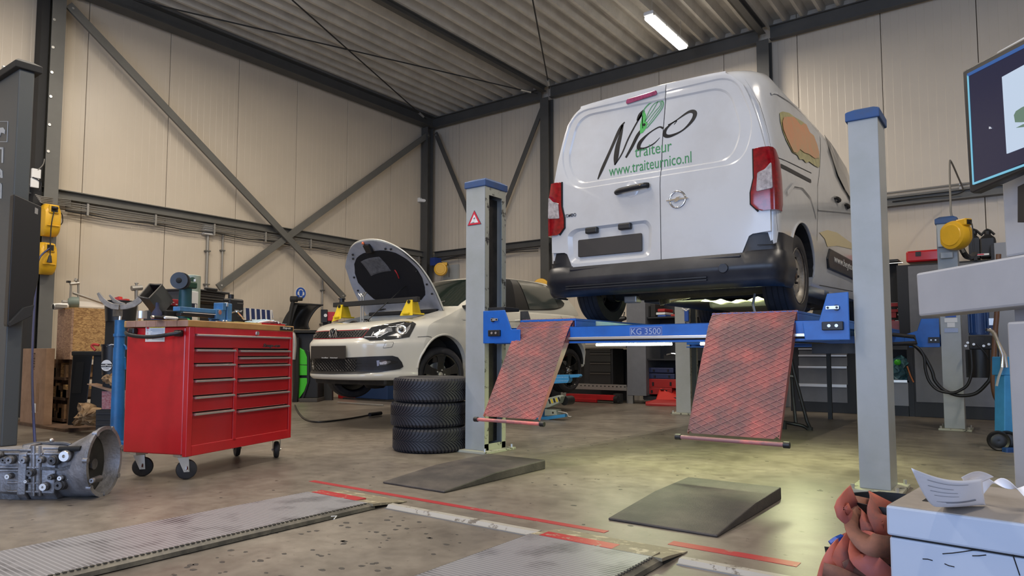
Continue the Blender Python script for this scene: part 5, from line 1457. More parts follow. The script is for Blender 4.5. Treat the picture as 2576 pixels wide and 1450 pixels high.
# ---- things under the car
t=T('jack_stand_unit','red and dark blue tank unit on the floor under the nose of the white car','workshop unit',tuple(lw(-1.1,-.5,-.316)),math.atan2(_fy,_fx))
def grd(px,py,z=0):return oz(px,py,z)
a=grd(850,1003);b=grd(925,1003)
P('red_body',MB().box(a.x,a.x+.45,a.y,a.y+.3,0.0,.27),'red',t,bevel=.01)
t2=T('blue_trough','dark blue slanted steel trough on the floor behind the tyre stack','trough',(a.x+.55,a.y+.1,0))
P('trough_side',MB().prism([(a.x+.50,a.y-.05,.03),(a.x+1.3,a.y-.05,.03),(a.x+1.3,a.y-.05,.33),(a.x+.66,a.y-.05,.33)],(0,.35,0)),mat('dark_blue_steel',(.012,.035,.10),.5),t2,bevel=.01)
P('trough_skid',MB().box(a.x+.2,a.x+1.6,a.y-.06,a.y+.3,0.0,.03),'under',t2)
# blue lift arm and hazard striped jack by the rear wheel
la_=T('swing_arm_lift','bright blue perforated lift arm beside the rear wheel of the white car','lift',(-4.6,6.6,.5))
ya_=6.9
def q_(px,py,y=ya_):return oy(px,py,y)
p0,p1_,p2,p3_=q_(1390,943),q_(1430,942),q_(1430,963),q_(1390,966)
P('arm_plate',MB().prism([q_(1330,945),q_(1431,943),q_(1431,958),q_(1427,964),q_(1330,969)],(0,.08,0)),'light_blue',la_,bevel=.003)
P('arm_tongue',MB().prism([q_(1431,943),q_(1456,942),q_(1459,946),q_(1456,950),q_(1434,951)],(0,.06,0)),'light_blue',la_,bevel=.003)
for k in range(9):
    for r_ in (950,959):c_=q_(1396+k*3.8,r_+(k*-.05));P('hole',MB().cyl(c_+V(0,-.001,0),c_+V(0,.001,0),.0035,n=6),'white',la_)
P('arm_post',MB().box(q_(1330,0).x,q_(1350,0).x,ya_+.09,ya_+.2,0,.55),'light_blue',la_)
jk=T('floor_jack','pale jack with black and yellow hazard stripes on a blue base under the car','jack',(-4.8,6.9,0))
M['jack_grey']=mat('jack_grey',(.34,.37,.31),.45);yj=6.95
def j_(px,py):return oy(px,py,yj)
P('jack_arm',MB().prism([j_(1378,1002),j_(1404,995),j_(1411,998),j_(1405,1015),j_(1382,1025),j_(1340,1035),j_(1340,1010)],(0,.10,0)),'jack_grey',jk,bevel=.004)
for k in range(5):
    x=1379+k*6
    P('hazard_stripe',MB().prism([V(*(j_(x,1006-k*1.4)))+V(0,-.002,0),j_(x+3.5,1005-k*1.4)+V(0,-.002,0),j_(x+7,1016-k*1.6)+V(0,-.002,0),j_(x+3.5,1017-k*1.6)+V(0,-.002,0)],(0,.0015,0)),'foot_yellow' if k%2 else 'black',jk)
P('roller',MB().cyl(j_(1408,1010)+V(0,.10,0),j_(1408,1010)+V(0,.26,0),.055,n=20),'black',jk)
P('jack_block',MB().prism([j_(1370,1030),j_(1398,1032),j_(1401,1045),j_(1370,1047)],(0,.12,0)),'jack_grey',jk,bevel=.004)
P('jack_hole',MB().cyl(j_(1391,1039)+V(0,-.002,0),j_(1391,1039)+V(0,.002,0),.012,n=14),'gap',jk)
P('base_rail',MB().prism([j_(1250,1066),j_(1421,1042),j_(1421,1050),j_(1250,1076)],(0,.05,0)),'light_blue',jk)
P('base_end',MB().tube([j_(1405,1036),j_(1425,1040),j_(1430,1048),j_(1438,1049)],.008,6,smooth=3),'galv',jk)
# ================================================================ RED ROLLER CABINET and its worktop load
AN=R(18.5);ca=V(-math.sin(AN),math.cos(AN),0);cbv=V(-math.cos(AN),-math.sin(AN),0)
CO=V(-4.20,2.27,0)
# local frame: x along the front (away right), y into the cabinet (away left)
rzc=math.atan2(ca.y,ca.x)
cab=T('tool_cabinet','red roller tool cabinet with eleven drawers and wooden worktop on four castors','tool cabinet',tuple(CO),rzc)
KM=MW[cab];W_,D_=1.06,.49;Z0,Z1=.150,.958
M['red_in']=mat('red_shadow_frame',(.36,.01,.014),.4)
M['drawer_red']=dirty('drawer_red',(.45,.01,.014),(.38,.009,.012),.32,3,coat=.2)
def kb(name,x0,x1,y0,y1,z0,z1,m,parent=None,bevel=0,**k):
    b=MB();b.box(x0,x1,y0,y1,z0,z1);return P(name,b,m,parent or cab,world=False,bevel=bevel,**k)
b=MB()
b.box(0,W_,.02,D_,Z0+.01,Z1-.002);shell=P('body',b,'red',cab,world=False,bevel=.008)
# frame of the front
fr=MB()
fr.box(0,.045,-.012,.02,Z0,Z1);fr.box(W_-.035,W_,-.012,.02,Z0,Z1);fr.box(.045,W_-.035,-.012,.02,Z0,Z0+.065);fr.box(.045,W_-.035,-.012,.02,Z1-.045,Z1)
P('front_frame',fr,'red',cab,world=False,bevel=.004)
kb('lock',.62,.65,-.02,-.012,Z1-.036,Z1-.012,'alu',bevel=.004)
b=MB();b.cyl((.635,-.012,Z1-.024),(.635,-.024,Z1-.024),.014,n=18);P('lock_barrel',b,'alu',cab,world=False)
def zc(px,py,x=0): # height on the front face from a pixel
    p=opl(px,py,CO,cbv);return p.z
def drawer(x0,x1,z0,z1,lab=None):
    d=kb('drawer',x0,x1,-.006,.02,z0,z1-.004,'drawer_red',bevel=.003,label=lab)
    b=MB();b.loft([[V(x,-.006,z1-.004),V(x,-.022,z1-.004),V(x,-.030,z1-.010),V(x,-.030,z1-.017),V(x,-.024,z1-.019),V(x,-.006,z1-.016)] for x in (x0+.004,x1-.004)])
    P('drawer_handle',b,'alu',d,world=False)
    return d
P('drawer_well',MB().box(.045,W_-.035,.006,.02,Z0+.06,Z1-.04),'gap',cab,world=False)
zt=[zc(489,842),zc(486,880),zc(485,918),zc(484,958),zc(482,1000),zc(480,1042),zc(476,1128)]
print('drawer z',[round(z,3) for z in zt])
MID=.425
drawer(.05,W_-.04,zt[1]+.012,zt[0]+.008,'wide top drawer with a dark name badge')
for a_,b_ in zip(zt[1:-1],zt[2:]):drawer(.05,MID-.012,b_+(.010 if b_!=zt[-1] else .0),a_+.006)
rz=[zc(585,882),zc(585,900),zc(584,920),zc(584,957),zc(583,996),zc(581,1036),zc(578,1107)]
print('rz',[round(z,3) for z in rz])
for a_,b_ in zip(rz[:-1],rz[1:]):drawer(MID+.025,W_-.04,b_+(.010 if b_!=rz[-1] else .0),a_+.006)
kb('centre_pillar',MID-.010,MID+.022,-.012,.02,Z0+.05,zt[1]+.01,'red',bevel=.003)
# badge lettering
bz=zc(645,868);bp=opl(662,872,CO-cbv*.01,cbv);be=opl(705,869,CO-cbv*.01,cbv);bl=KM.inverted()@bp;bel_=KM.inverted()@be
text('lettering','Snap-on',mat('badge_grey',(.04,.04,.045),.4),cab,KM@V(bl.x,-.0068,bl.z-.012),ca,(0,0,1),width=bel_.x-bl.x,height=.032,depth=.003,bold=.03,shear=.25)
M['maple']=mat('worktop_edge_wood',(.50,.28,.10),.45,col2=(.36,.19,.06),noise_scale=4)
M['maple_end']=mat('worktop_end_wood',(.40,.23,.17),.5,col2=(.28,.15,.10),noise_scale=5)
ZT=Z1+.042
top=kb('worktop',-.018,W_+.004,-.016,D_+.01,Z1,ZT,'maple',bevel=.005)
k=0;y=-.015
for wdt in (.085,.08,.09,.075,.085,.08):
    kb('stave_end',-.0195,-.017,y+.001,min(y+wdt-.001,D_+.008),Z1+.002,ZT-.002,'maple_end',top);y+=wdt
kb('brand_plaque',W_-.17,W_-.012,-.020,-.0155,Z1+.006,ZT-.008,'black',top,bevel=.008)
text('plaque_lettering','Snap-on','white',top,KM@V(W_-.14,-.0203,Z1+.012),ca,(0,0,1),width=.095,height=.021,depth=.001,bold=.01,shear=.25)
# side handle, sticker
def sidep(px,py,off=0):p=opl(px,py,CO-ca*off,ca);return KM.inverted()@p
h=[sidep(318,837,.02),sidep(322,842,.06),sidep(350,847,.07),sidep(385,848,.072),sidep(420,843,.068),sidep(450,838,.05),sidep(453,836,.02)]
b=MB();b.tube(h,.0125,10,smooth=5);P('push_handle',b,'black',cab,world=False,smooth=50)
for q in (sidep(335,834,.02),sidep(450,839,.02)):
    kb('handle_bracket',-.035,0,q.y-.02,q.y+.03,q.z-.02,q.z+.02,'black',bevel=.008)
s0=sidep(367,819,.001);s1=sidep(414,860,.001)
st_=kb('warning_sticker',-.002,0,s1.y,s0.y,s1.z,s0.z,'white')
M['stick_yel']=mat('sticker_yellow',(.75,.55,.05),.4);M['print_b']=mat('sticker_print',(.22,.27,.38),.5)
wy=s0.y-s1.y;hz=s0.z-s1.z
kb('sticker_band',-.0025,-.002,s1.y+.01*wy,s0.y-.22*wy,s1.z+.83*hz,s1.z+.98*hz,'stick_yel',st_)
text('sticker_text','WARNING','black_print',st_,KM@V(-.003,s0.y-.40*wy,s1.z+.86*hz),-cbv,(0,0,1),width=.42*wy,height=.08*hz,depth=.0004)
kb('pictogram',-.003,-.0025,s0.y-.19*wy,s0.y-.05*wy,s1.z+.78*hz,s1.z+.92*hz,'sk_red',st_)
for i in range(5):b=MB();b.lathe([(.0055,0),(.0055,.0008),(.0042,.0008),(.0042,0)],(-.002,s0.y-.11*wy,s1.z+(.88-.18*i)*hz),(-1,0,0),16,closed=True);P('pictogram',b,'sk_red',st_,world=False)
for i in range(9):kb('print_line',-.0028,-.0022,s1.y+.05*wy,s0.y-.26*wy-(.1*wy if i%3==2 else 0),s1.z+(.74-.075*i)*hz,s1.z+(.765-.075*i)*hz,'print_b',st_)
# castors
def castor(lx,ly,ang,locked):
    p=KM@V(lx,ly,0);c=P('castor',MB().box(p.x-.04,p.x+.04,p.y-.04,p.y+.04,Z0-.008,Z0+.01),'zinc',cab,bevel=.003)
    d=V(math.cos(ang),math.sin(ang),0);s=V(-d.y,d.x,0);w_=p+d*.025+V(0,0,.062)
    P('wheel',MB().lathe([(.001,-.019),(.045,-.019),(.058,-.016),(.062,-.006),(.062,.006),(.058,.016),(.045,.019),(.001,.019)],w_,s,28),'rubber',c,smooth=40)
    for sg in (-1,1):
        a0=w_+s*sg*.026;b0=p+s*sg*.026+V(0,0,Z0-.01)
        P('fork',MB().loft([[a0+d*.016+V(0,0,-.014),a0-d*.016+V(0,0,-.014),a0-d*.016+V(0,0,-.014)+s*.003,a0+d*.016+V(0,0,-.014)+s*.003],[b0+d*.035,b0-d*.03,b0-d*.03+s*.003,b0+d*.035+s*.003]]),'zinc',c)
    P('axle',MB().cyl(w_-s*.034,w_+s*.034,.007,n=8),'zinc',c)
    if locked:
        P('brake_lever',MB().tube([w_-s*.034+V(0,0,.02),w_-s*.06+V(0,0,.0),w_-s*.075+V(0,0,.004)],.005,6),'chrome',c)
        P('brake_lever',MB().tube([w_+s*.034+V(0,0,.04),w_+s*.06+V(0,0,-.03)],.005,6),'chrome',c)
castor(.06,.07,R(65),True);castor(.06,D_-.07,R(60),True);castor(W_-.06,.07,R(150),False);castor(W_-.08,D_-.08,R(160),False)
# ---- load on the worktop. wt(px,py): point at worktop height; wz: at a given depth line
def wt(px,py,z=ZT):
    return oz(px,py,z)
def onw(px,py,d):
    """point seen at px,py lying d metres behind the front edge plane of the worktop"""
    return opl(px,py,CO+cbv*d,cbv)
def loc(p):return KM.inverted()@p
def top_thing(name,label,cat,lx,ly,rz=0,group=None):
    p=KM@V(lx,ly,ZT);return T(name,label,cat,(p.x,p.y,ZT),rzc+rz,group)
# bench vise
q=loc(onw(560,803,.12));vx,vy=q.x,q.y
vi=top_thing('bench_vise','blue bench vise on the red cabinet worktop beside the green angle grinder','vise',vx,.13,R(0))
M['vise_blue']=dirty('vise_blue',(.06,.20,.42),(.05,.13,.26),.4,10)
VM=MW[vi]
def vb(name,x0,x1,y0,y1,z0,z1,m='vise_blue',parent=None,bevel=.004):
    b=MB();b.box(x0,x1,y0,y1,z0,z1);return P(name,b,m,parent or vi,world=False,bevel=bevel)
# scale from pixels: vise spans px 445..578, z ~ .96..1.06
L0=loc(onw(443,790,.13)).x-vx;L1=loc(onw(577,790,.13)).x-vx
zt_=lambda py:onw(510,py,.13).z-ZT
print('vise',L0,L1,zt_(758),zt_(800))
vb('base',-.06,.03,-.055,.055,0,.022);vb('slide',L0,.0,-.028,.028,zt_(788),zt_(777));vb('body',-.09,.0,-.035,.035,.022,zt_(776))
vb('fixed_jaw',-.035,.0,-.04,.04,zt_(778),zt_(758));vb('moving_jaw',.008,.055,-.042,.042,.012,zt_(759));vb('jaw_plate',-.004,.001,-.045,.045,zt_(768),zt_(757),'zinc');vb('jaw_plate',.007,.012,-.045,.045,zt_(768),zt_(757),'zinc')
vb('slide_bar',L0+.03,-.05,-.03,-.027,zt_(791),zt_(789.5),'white',bevel=0)
vb('screw_guard',L0+.02,-.06,-.02,.02,zt_(799),zt_(791),'black')
b=MB();b.lathe([(.001,.002),(.014,.002),(.016,0)],(-.055,-.035,zt_(784)),(0,-1,0),20);P('oval_badge',b,mat('copper_badge',(.35,.16,.12),.4),vi,world=False)
for lx in (-.045,-.015):b=MB();b.sphere((lx,-.055,.012),.008,10);P('bolt_head',b,'alu',vi,world=False)
b=MB();b.cyl((.055,0,zt_(781)),(.085,0,zt_(781)),.014,n=14);b.cyl((.085,-.05,zt_(778)),(.11,.12,zt_(792)),.005,n=8);P('screw_head',b,'zinc',vi,world=False)
b=MB();b.cyl((.09,-.055,zt_(779)),(.185,-.03,zt_(794)),.0055,n=8);b.sphere((.09,-.055,zt_(779)),.010,10);b.sphere((.185,-.03,zt_(794)),.010,10);P('tommy_bar',b,'chrome',vi,world=False)
# angle grinder standing on end
def Wp(px,py,d=.24):return onw(px,py,d)
g_=loc(Wp(465,790));ag=top_thing('angle_grinder','teal angle grinder standing upright with black disc on the worktop','angle grinder',g_.x,.24)
M['teal']=dirty('teal_plastic',(.008,.07,.085),(.006,.05,.05),.45,8)
rb=(Wp(478,770)-Wp(452,770)).length/2
p_b=Wp(464,800);p_b.z=ZT;p_t=Wp(467,722)
P('handle_body',MB().tube([p_b,p_b.lerp(p_t,.5),p_t],rb,14,rs=[rb*1.05,rb*.9,rb*.85]),'teal',ag,smooth=50)
P('gear_head',MB().loft([[p_t+V(0,0,dz)+ca*(x*rb*1.2)+cbv*(y_*rb*1.1) for x,y_ in ((-1,-1),(1,-1),(1,1),(-1,1))] for dz in (-.012,.035)]),mat('dark_green_plastic',(.008,.05,.025),.45),ag,bevel=.01)
dc=Wp(450,706,.19);nrm=(-(cbv*.55)-ca*.75+V(0,0,.1));nrm=(_C-dc);nrm.z=0;nrm=(nrm.normalized()*.85-_r*.28).normalized();rd=(Wp(450,706,.19)-Wp(450,685,.19)).length
P('grinding_disc',MB().lathe([(.001,.006),(rd*.25,.006),(rd*.28,.002),(rd*.93,.0),(rd,.0),(rd,-.006),(.001,-.006)],dc,nrm,40),'black',ag,smooth=35)
P('disc_nut',MB().lathe([(.001,.012),(rd*.12,.012),(rd*.3,.008),(rd*.34,.002)],dc,nrm,20),'gap',ag)
P('disc_guard',MB().lathe([(.001,-.012),(rd*1.02,-.012),(rd*1.02,-.035),(.001,-.035)],dc+ca*.01,nrm,36),'black_m',ag)
# green-grey container behind the grinder, seen at px 480-495
q=Wp(484,704,.40);lq=loc(q)
gc=top_thing('oil_can','pale grey green can with a white label behind the angle grinder','can',lq.x,.40)
zz0=ZT;rr3=.055
M['can_green']=mat('can_green',(.28,.33,.27),.5)
P('can',MB().lathe([(.001,0),(rr3,0),(rr3,q.z+.025-ZT),(rr3*.9,q.z+.03-ZT),(.001,q.z+.03-ZT)],(q.x,q.y,ZT),(0,0,1),24),'can_green',gc,smooth=35)
cdir=(_C-q);cdir.z=0;cdir.normalize()
P('can_label',MB().cyl(q+cdir*(rr3-.001)+V(0,0,-.01),q+cdir*(rr3+.002)+V(0,0,-.01),.022,n=20),mat('label_green',(.02,.05,.02),.5),gc)
P('can_sticker',MB().cbox(q+cdir*(rr3+.003)+V(.01,.01,-.01),(.03,.004,.018)),'white',gc)
# dark grey stacking crate (on a base behind)
def cratebox(name,label,pxl,pxr,pyt,pyb,d,depth,m,base=ZT,lid=False,taper=.9):
    a=onw(pxl,pyt,d);b_=onw(pxr,pyt,d);x0,x1=loc(a).x,loc(b_).x;zt2=(a.z+b_.z)/2;zb=onw((pxl+pxr)/2,pyb,d).z
    t=T(name,label,'box',tuple(KM@V((x0+x1)/2,d,zb)),rzc)
    o=MW[t];w2=(x1-x0)/2;h=zt2-zb
    mb=MB();mb.loft([[V(-w2*taper,0,0),V(w2*taper,0,0),V(w2*taper,depth,0),V(-w2*taper,depth,0)],[V(-w2,-.01,h),V(w2,-.01,h),V(w2,depth+.01,h),V(-w2,depth+.01,h)]])
    P('tub',mb,m,t,world=False,bevel=.006)
    return t,w2,h
M['crate_grey']=mat('crate_grey',(.055,.05,.045),.55)
t,w2,h=cratebox('storage_crate','dark grey ribbed plastic crate at the back of the worktop behind the vise',480,566,735,766,.45,.24,'crate_grey')
P('rim',MB().box(-w2-.02,w2+.02,-.03,.26,h-.004,h+.012),'black',t,world=False,bevel=.005)
for i in range(4):P('rib',MB().box(-w2*.9,w2*.9,-.016,-.006,.015+i*h*.22,.024+i*h*.22),'crate_grey',t,world=False,bevel=.002)
P('handle_lip',MB().box(-.05,.06,-.035,.0,h+.01,h+.03),'black',t,world=False,bevel=.006)
base_=T('parts_box','black parts box under the grey ribbed crate on the worktop','box',tuple(KM@V(loc(onw(525,780,.47)).x,.47,ZT)),rzc)
P('tub',MB().box(-.17,.19,-.02,.20,0,max(.02,onw(525,766,.45).z-ZT-.001)),'black_m',base_,world=False,bevel=.01)
# white bracket with dark band between grinder and crate
q=onw(487,760,.33);lq=loc(q);wbx=top_thing('caulk_tube_rack','white box with a dark band between grinder and vise','box',lq.x,.33)
zt5=onw(487,733,.33).z-ZT
P('carton',MB().box(-.022,.045,0,.03,0,zt5),'white',wbx,world=False,bevel=.004)
P('band',MB().box(-.023,.035,-.001,.031,zt5*.45,zt5*.62),mat('navy',(.01,.015,.04),.5),wbx,world=False)
P('label_patch',MB().box(.012,.028,-.002,.0,zt5*.47,zt5*.60),'white',wbx,world=False)
# big black bin tilted
def tilted_bin():
    d=.30;a=[onw(*p,dd) for p,dd in (((349,747),.36),((376,715),.48),((408,716),.44),((374,752),.28))]
    c=onw(395,795,.30)
    t=top_thing('black_bin','tipped black open bin lying on the worktop behind the fork stand','bin',loc(c).x-.05,.34)
    # rim quad (front lower right edge ... )
    r0,r1,r2,r3=a
    bot=[p+ca*.11+V(0,0,-.10) for p in (r0,r1,r2,r3)]
    mb=MB();t_=.008
    cen=(r0+r1+r2+r3)/4;inn=[cen+(p-cen)*.90 for p in (r0,r1,r2,r3)];inb=[q+(p-q)*.1 for p,q in zip(inn,bot)]
    vs_o=mb._v((r0,r1,r2,r3));vs_b=mb._v([V(q.x,q.y,max(q.z,ZT+.02)) for q in bot]);vs_i=mb._v(inn);vs_ib=mb._v([V(q.x,q.y,max(q.z,ZT+.03)) for q in inb])
    for i in range(4):
        j=(i+1)%4
        mb.b.faces.new((vs_o[i],vs_o[j],vs_b[j],vs_b[i]));mb.b.faces.new((vs_o[i],vs_i[i],vs_i[j],vs_o[j]));mb.b.faces.new((vs_i[i],vs_ib[i],vs_ib[j],vs_i[j]))
    mb.b.faces.new(vs_b);mb.b.faces.new(vs_ib)
    P('bin',mb,'black',t);
    P('rim',MB().tube([r0,r1,r2,r3,r0],.005,6),'crate_grey',t)
    P('support_tub',MB().loft([[KM@V(x,y,z) for x,y in ((.10,.28),(.30,.28),(.30,.47),(.10,.47))] for z in (ZT,ZT+.075)]),'black_m',t,bevel=.01)
tilted_bin()
# aluminium cup
q=onw(357,800,.12);lq=loc(q);rr4=(onw(368,790,.12)-onw(349,790,.12)).length/2;cp=top_thing('metal_cup','short aluminium cup standing near the left end of the worktop','cup',lq.x,.12)
hc=onw(357,783,.12).z-ZT
P('cup',MB().lathe([(.001,0),(rr4,0),(rr4,hc),(rr4*.9,hc),(rr4*.88,.01),(.001,.01)],(0,0,0),(0,0,1),28),'alu',cp,world=False,smooth=40)
# loose tools: torch, marker, ratchets, black box
def tool_on_top(label,px0,px1,py,d,r,m,m2='alu',name='hand_tool',cat='tool'):
    a=onw(px0,py,d);b_=onw(px1,py,d);a.z=b_.z=ZT+r;t=T(name,label,cat,(a.x,a.y,ZT))
    P('shaft',MB().cyl(a,b_,r,n=12),m,t);e=(b_-a).normalized()
    P('tip',MB().cyl(a-e*.012,a,r*.8,r*1.05,10),m2,t);P('collar',MB().cyl(b_,b_+e*.02,r*1.1,r*.8,10),m2,t);return t
tool_on_top('black torch with a pale ring lying beside the metal cup',385,414,797,.11,.011,'black')
tool_on_top('white marker tube lying in front of the blue vise',418,440,800,.05,.009,'white','white')
tool_on_top('dark rod with a green end lying under the vise slide',441,470,799,.07,.007,'black',mat('green_tip',(.02,.5,.12),.4))
tool_on_top('thin brown chisel lying right of the vise',545,572,803,.08,.006,mat('chisel_brown',(.12,.07,.04),.6))
q=onw(420,790,.22);bx=top_thing('black_case','low black case lying behind the marker on the worktop','case',loc(q).x,.22)
P('case',MB().box(-.04,.08,0,.08,0,.035),'black',bx,world=False,bevel=.012);P('case_latch',MB().box(.0,.03,-.004,.0,.012,.02),'zinc',bx,world=False)
q=onw(395,790,.20);bx=top_thing('blue_funnel','dark blue cone shaped funnel leaning behind the torch','funnel',loc(q).x,.20)
P('funnel',MB().lathe([(.035,0),(.028,.05),(.012,.075),(.010,.11),(.006,.11),(.008,.07),(.024,.045),(.031,0)],(0,0,0),(0,0,1),18,closed=True),mat('dark_blue',(.008,.012,.05),.5),bx,world=False,smooth=40)
q=onw(430,770,.40);bx=top_thing('orange_case','orange and red cases stacked behind the angle grinder','case',loc(q).x,.42)
P('lower_case',MB().box(-.09,.11,0,.08,0,.05),'black_m',bx,world=False,bevel=.006);P('orange_case',MB().box(-.085,.10,0,.08,.05,.078),mat('orange',(.62,.12,.03),.5),bx,world=False,bevel=.006)
bx2=top_thing('red_parts_tray','red tray of small pale parts on top of the orange case behind the grinder','tray',loc(q).x+.01,.44)
P('tray_stand',MB().box(-.08,.12,0,.08,.078,.12),'black_m',bx2,world=False)
P('tray',MB().box(-.10,.12,-.01,.09,.12,.165),mat('red_tray',(.38,.02,.03),.5),bx2,world=False,bevel=.004)
rnd=random.Random(9)
for i in range(14):c_=V(rnd.uniform(-.09,.09),-.012,rnd.uniform(.128,.158));P('small_part',MB().cbox(c_,(rnd.uniform(.008,.02),.006,rnd.uniform(.004,.008))),'white',bx2,world=False)
# black oil bottle
q=onw(596,800,.26);bo_=top_thing('oil_bottle','black plastic oil bottle with a white wolf mark on the worktop','bottle',loc(q).x,.26)
w5_=(loc(onw(613,790,.26)).x-loc(onw(578,790,.26)).x)/2;hb=onw(596,752,.26).z-ZT;hc=onw(588,741,.26).z-ZT
P('bottle',MB().box(-w5_,w5_,0,.07,0,hb),'black',bo_,world=False,bevel=.012)
P('cap',MB().cyl((-w5_*.45,.03,hb),(-w5_*.45,.03,hc),.020,n=18),'black',bo_,world=False)
P('shoulder_grip',MB().box(-w5_*.05,w5_*.97,-.002,.03,hb*.80,hb*.86),'crate_grey',bo_,world=False,bevel=.006)
text('lettering','Wolf','white',bo_,MW[bo_]@V(-w5_*.35,-.002,hb*.50),ca,(0,0,1),width=w5_*1.1,height=.016,depth=.0008,shear=.3)
text('lettering','TECH',mat('dim_print',(.12,.12,.13),.5),bo_,MW[bo_]@V(.0,-.002,hb*.33),ca,(0,0,1),width=w5_*.5,height=.008,depth=.0008)
# blue/white striped carton
q0=onw(615,800,.33);q1=onw(684,800,.33);sbx=top_thing('striped_carton','open carton with navy and white stripes right of the oil bottle','carton',loc(q0).x,.33)
sw=loc(q1).x-loc(q0).x;sh=onw(650,778,.33).z-ZT
P('carton',MB().box(0,sw,0,.12,0,sh),'white',sbx,world=False)
for i in range(5):x=.01+i*sw*.19;P('navy_stripe',MB().prism([V(x,-.001,sh-.001),V(x+sw*.12,-.001,sh-.001),V(x+sw*.17,-.001,.001),V(x+sw*.05,-.001,.001)],(0,-.001,0)),mat('navy_stripe',(.012,.03,.12),.5),sbx,world=False)
P('flap',MB().prism([V(sw,0,sh),V(sw+.02,0,sh*.55),V(sw+.02,.1,sh*.55),V(sw,.12,sh)],(.003,0,.002)),'white',sbx,world=False)
q=onw(632,800,.22);t=top_thing('black_block','low black box standing right beside the oil bottle','box',loc(q).x,.22);P('box',MB().box(-.03,.035,0,.06,0,.042),'black',t,world=False,bevel=.004)
# light blue small pack behind vise
q=onw(553,800,.20);t=top_thing('blue_carton','small light blue and white carton right behind the vise','carton',loc(q).x,.20)
P('carton',MB().box(-.03,.03,0,.05,0,.07),mat('pack_blue',(.07,.33,.55),.4),t,world=False,bevel=.002);P('carton_label',MB().box(-.02,.02,-.002,0,.015,.035),'white',t,world=False)
# yellow + red folding rule on the front edge
r0=onw(575,805,.015);r1=onw(715,815,.015)
a=loc(r0).x;b_=loc(r1).x;m_=a+(b_-a)*.55
t=top_thing('folding_rule','folding rule half yellow and half red lying along the worktop front edge','ruler',(a+b_)/2,.02)
P('yellow_stick',MB().box(a-(a+b_)/2,a-(a+b_)/2+.075,-.012,.012,0,.007),mat('rule_yellow',(.62,.50,.20),.5),t,world=False);P('yellow_stick',MB().box(a-(a+b_)/2+.07,m_-(a+b_)/2,-.014,.010,0.001,.010),mat('rule_yellow2',(.66,.54,.22),.5),t,world=False)
P('red_stick',MB().box(m_-(a+b_)/2,b_-(a+b_)/2,-.014,.014,0,.012),'red',t,world=False)
# crumpled blue white cloth/ cable bundle
t=top_thing('blue_rag','crumpled pale blue and white rag lying over the right end of the worktop','rag',.86,.10)
M['rag']=mat('rag_cloth',(.50,.55,.60),.8,col2=(.22,.38,.45),noise_scale=25)
rnd=random.Random(11);rows=[]
for i in range(19):
    rows.append([V(-.13+.3*i/18+rnd.uniform(-.004,.004),-.07+.17*j/9+rnd.uniform(-.004,.004),.004+.035*math.exp(-((i-8)/6)**2)*abs(math.sin(i*1.3+j*.9))+rnd.uniform(0,.012)) for j in range(10)])
mb=MB();mb.grid(rows);o=P('cloth',mb,'rag',t,world=False,smooth=60);md=o.modifiers.new('s','SOLIDIFY');md.thickness=.003
for i in range(4):P('fold',MB().tube([V(-.15+i*.03,-.06,.012),V(-.05+i*.04,-.08+i*.01,.03),V(.06+i*.02,-.04,.02),V(.16,-.06+i*.02,.006)],.006,6,smooth=4),'white',t,world=False,smooth=60)
t=top_thing('bulldog_clip','small black tool box at the back right corner of the worktop','box',.93,.40);P('body',MB().box(-.04,.04,0,.05,0,.045),'black',t,world=False,bevel=.004);P('handle',MB().tube([V(-.03,.02,.045),V(-.03,.02,.08),V(.02,.02,.085),V(.03,.02,.045)],.005,6),'black',t,world=False)
# ================================================================ GEARBOX JACK (blue pole with fork saddle)
jc=oz(297,1130);pj=V(jc.x,jc.y,0)
def J(px,py):
    n=_f.copy();n.z=0;n.normalize();return opl(px,py,pj,n)
gj=T('transmission_jack','blue transmission jack with a worn steel fork saddle beside the red cabinet','jack',tuple(pj))
M['jack_blue']=dirty('jack_blue',(.012,.13,.34),(.01,.08,.2),.4,6)
def JR(px0,px1,py):return (J(px1,py)-J(px0,py)).length/2
def Jc(px,py):return J(px,py)
P('base_foot',MB().box(pj.x-.25,pj.x+.25,pj.y-.03,pj.y+.03,.03,.07),'jack_blue',gj,bevel=.005)
P('base_foot',MB().box(pj.x-.03,pj.x+.03,pj.y-.25,pj.y+.25,.03,.07),'jack_blue',gj,bevel=.005)
for dx,dy in ((.25,0),(-.25,0),(0,.25),(0,-.25)):P('castor',MB().cyl((pj.x+dx-.012,pj.y+dy,.03),(pj.x+dx+.012,pj.y+dy,.03),.03,n=16),'black',gj)
lo,mid=Jc(295,1080),Jc(300,875);lo.z=.05
P('outer_tube',MB().cyl(lo,mid,JR(279,311,1050),JR(287,314,880),n=20),'jack_blue',gj,smooth=40)
P('upper_tube',MB().cyl(mid,Jc(302,806),JR(290,314,830),n=20),'jack_blue',gj,smooth=40)
P('collar',MB().cyl(Jc(301,847),Jc(301,840),JR(287,316,843),n=20),'jack_blue',gj)
P('ram',MB().cyl(Jc(302,806),Jc(303,796),.012,n=14),'chrome',gj)
P('release_lever',MB().tube([Jc(305,862),Jc(316,872),Jc(318,880)],.008,6),'jack_blue',gj)
P('gusset',MB().prism([Jc(308,930),Jc(314,930),Jc(313,900),Jc(309,895)],(.0,.01,0)),'jack_blue',gj)
P('saddle_block',MB().box(*sorted((Jc(294,0).x,Jc(313,0).x)),pj.y-.03,pj.y+.03,J(303,796).z,J(303,773).z),mat('saddle_steel',(.20,.18,.15),.6,.4,noise_amt=.4,noise_scale=20),gj,bevel=.003)
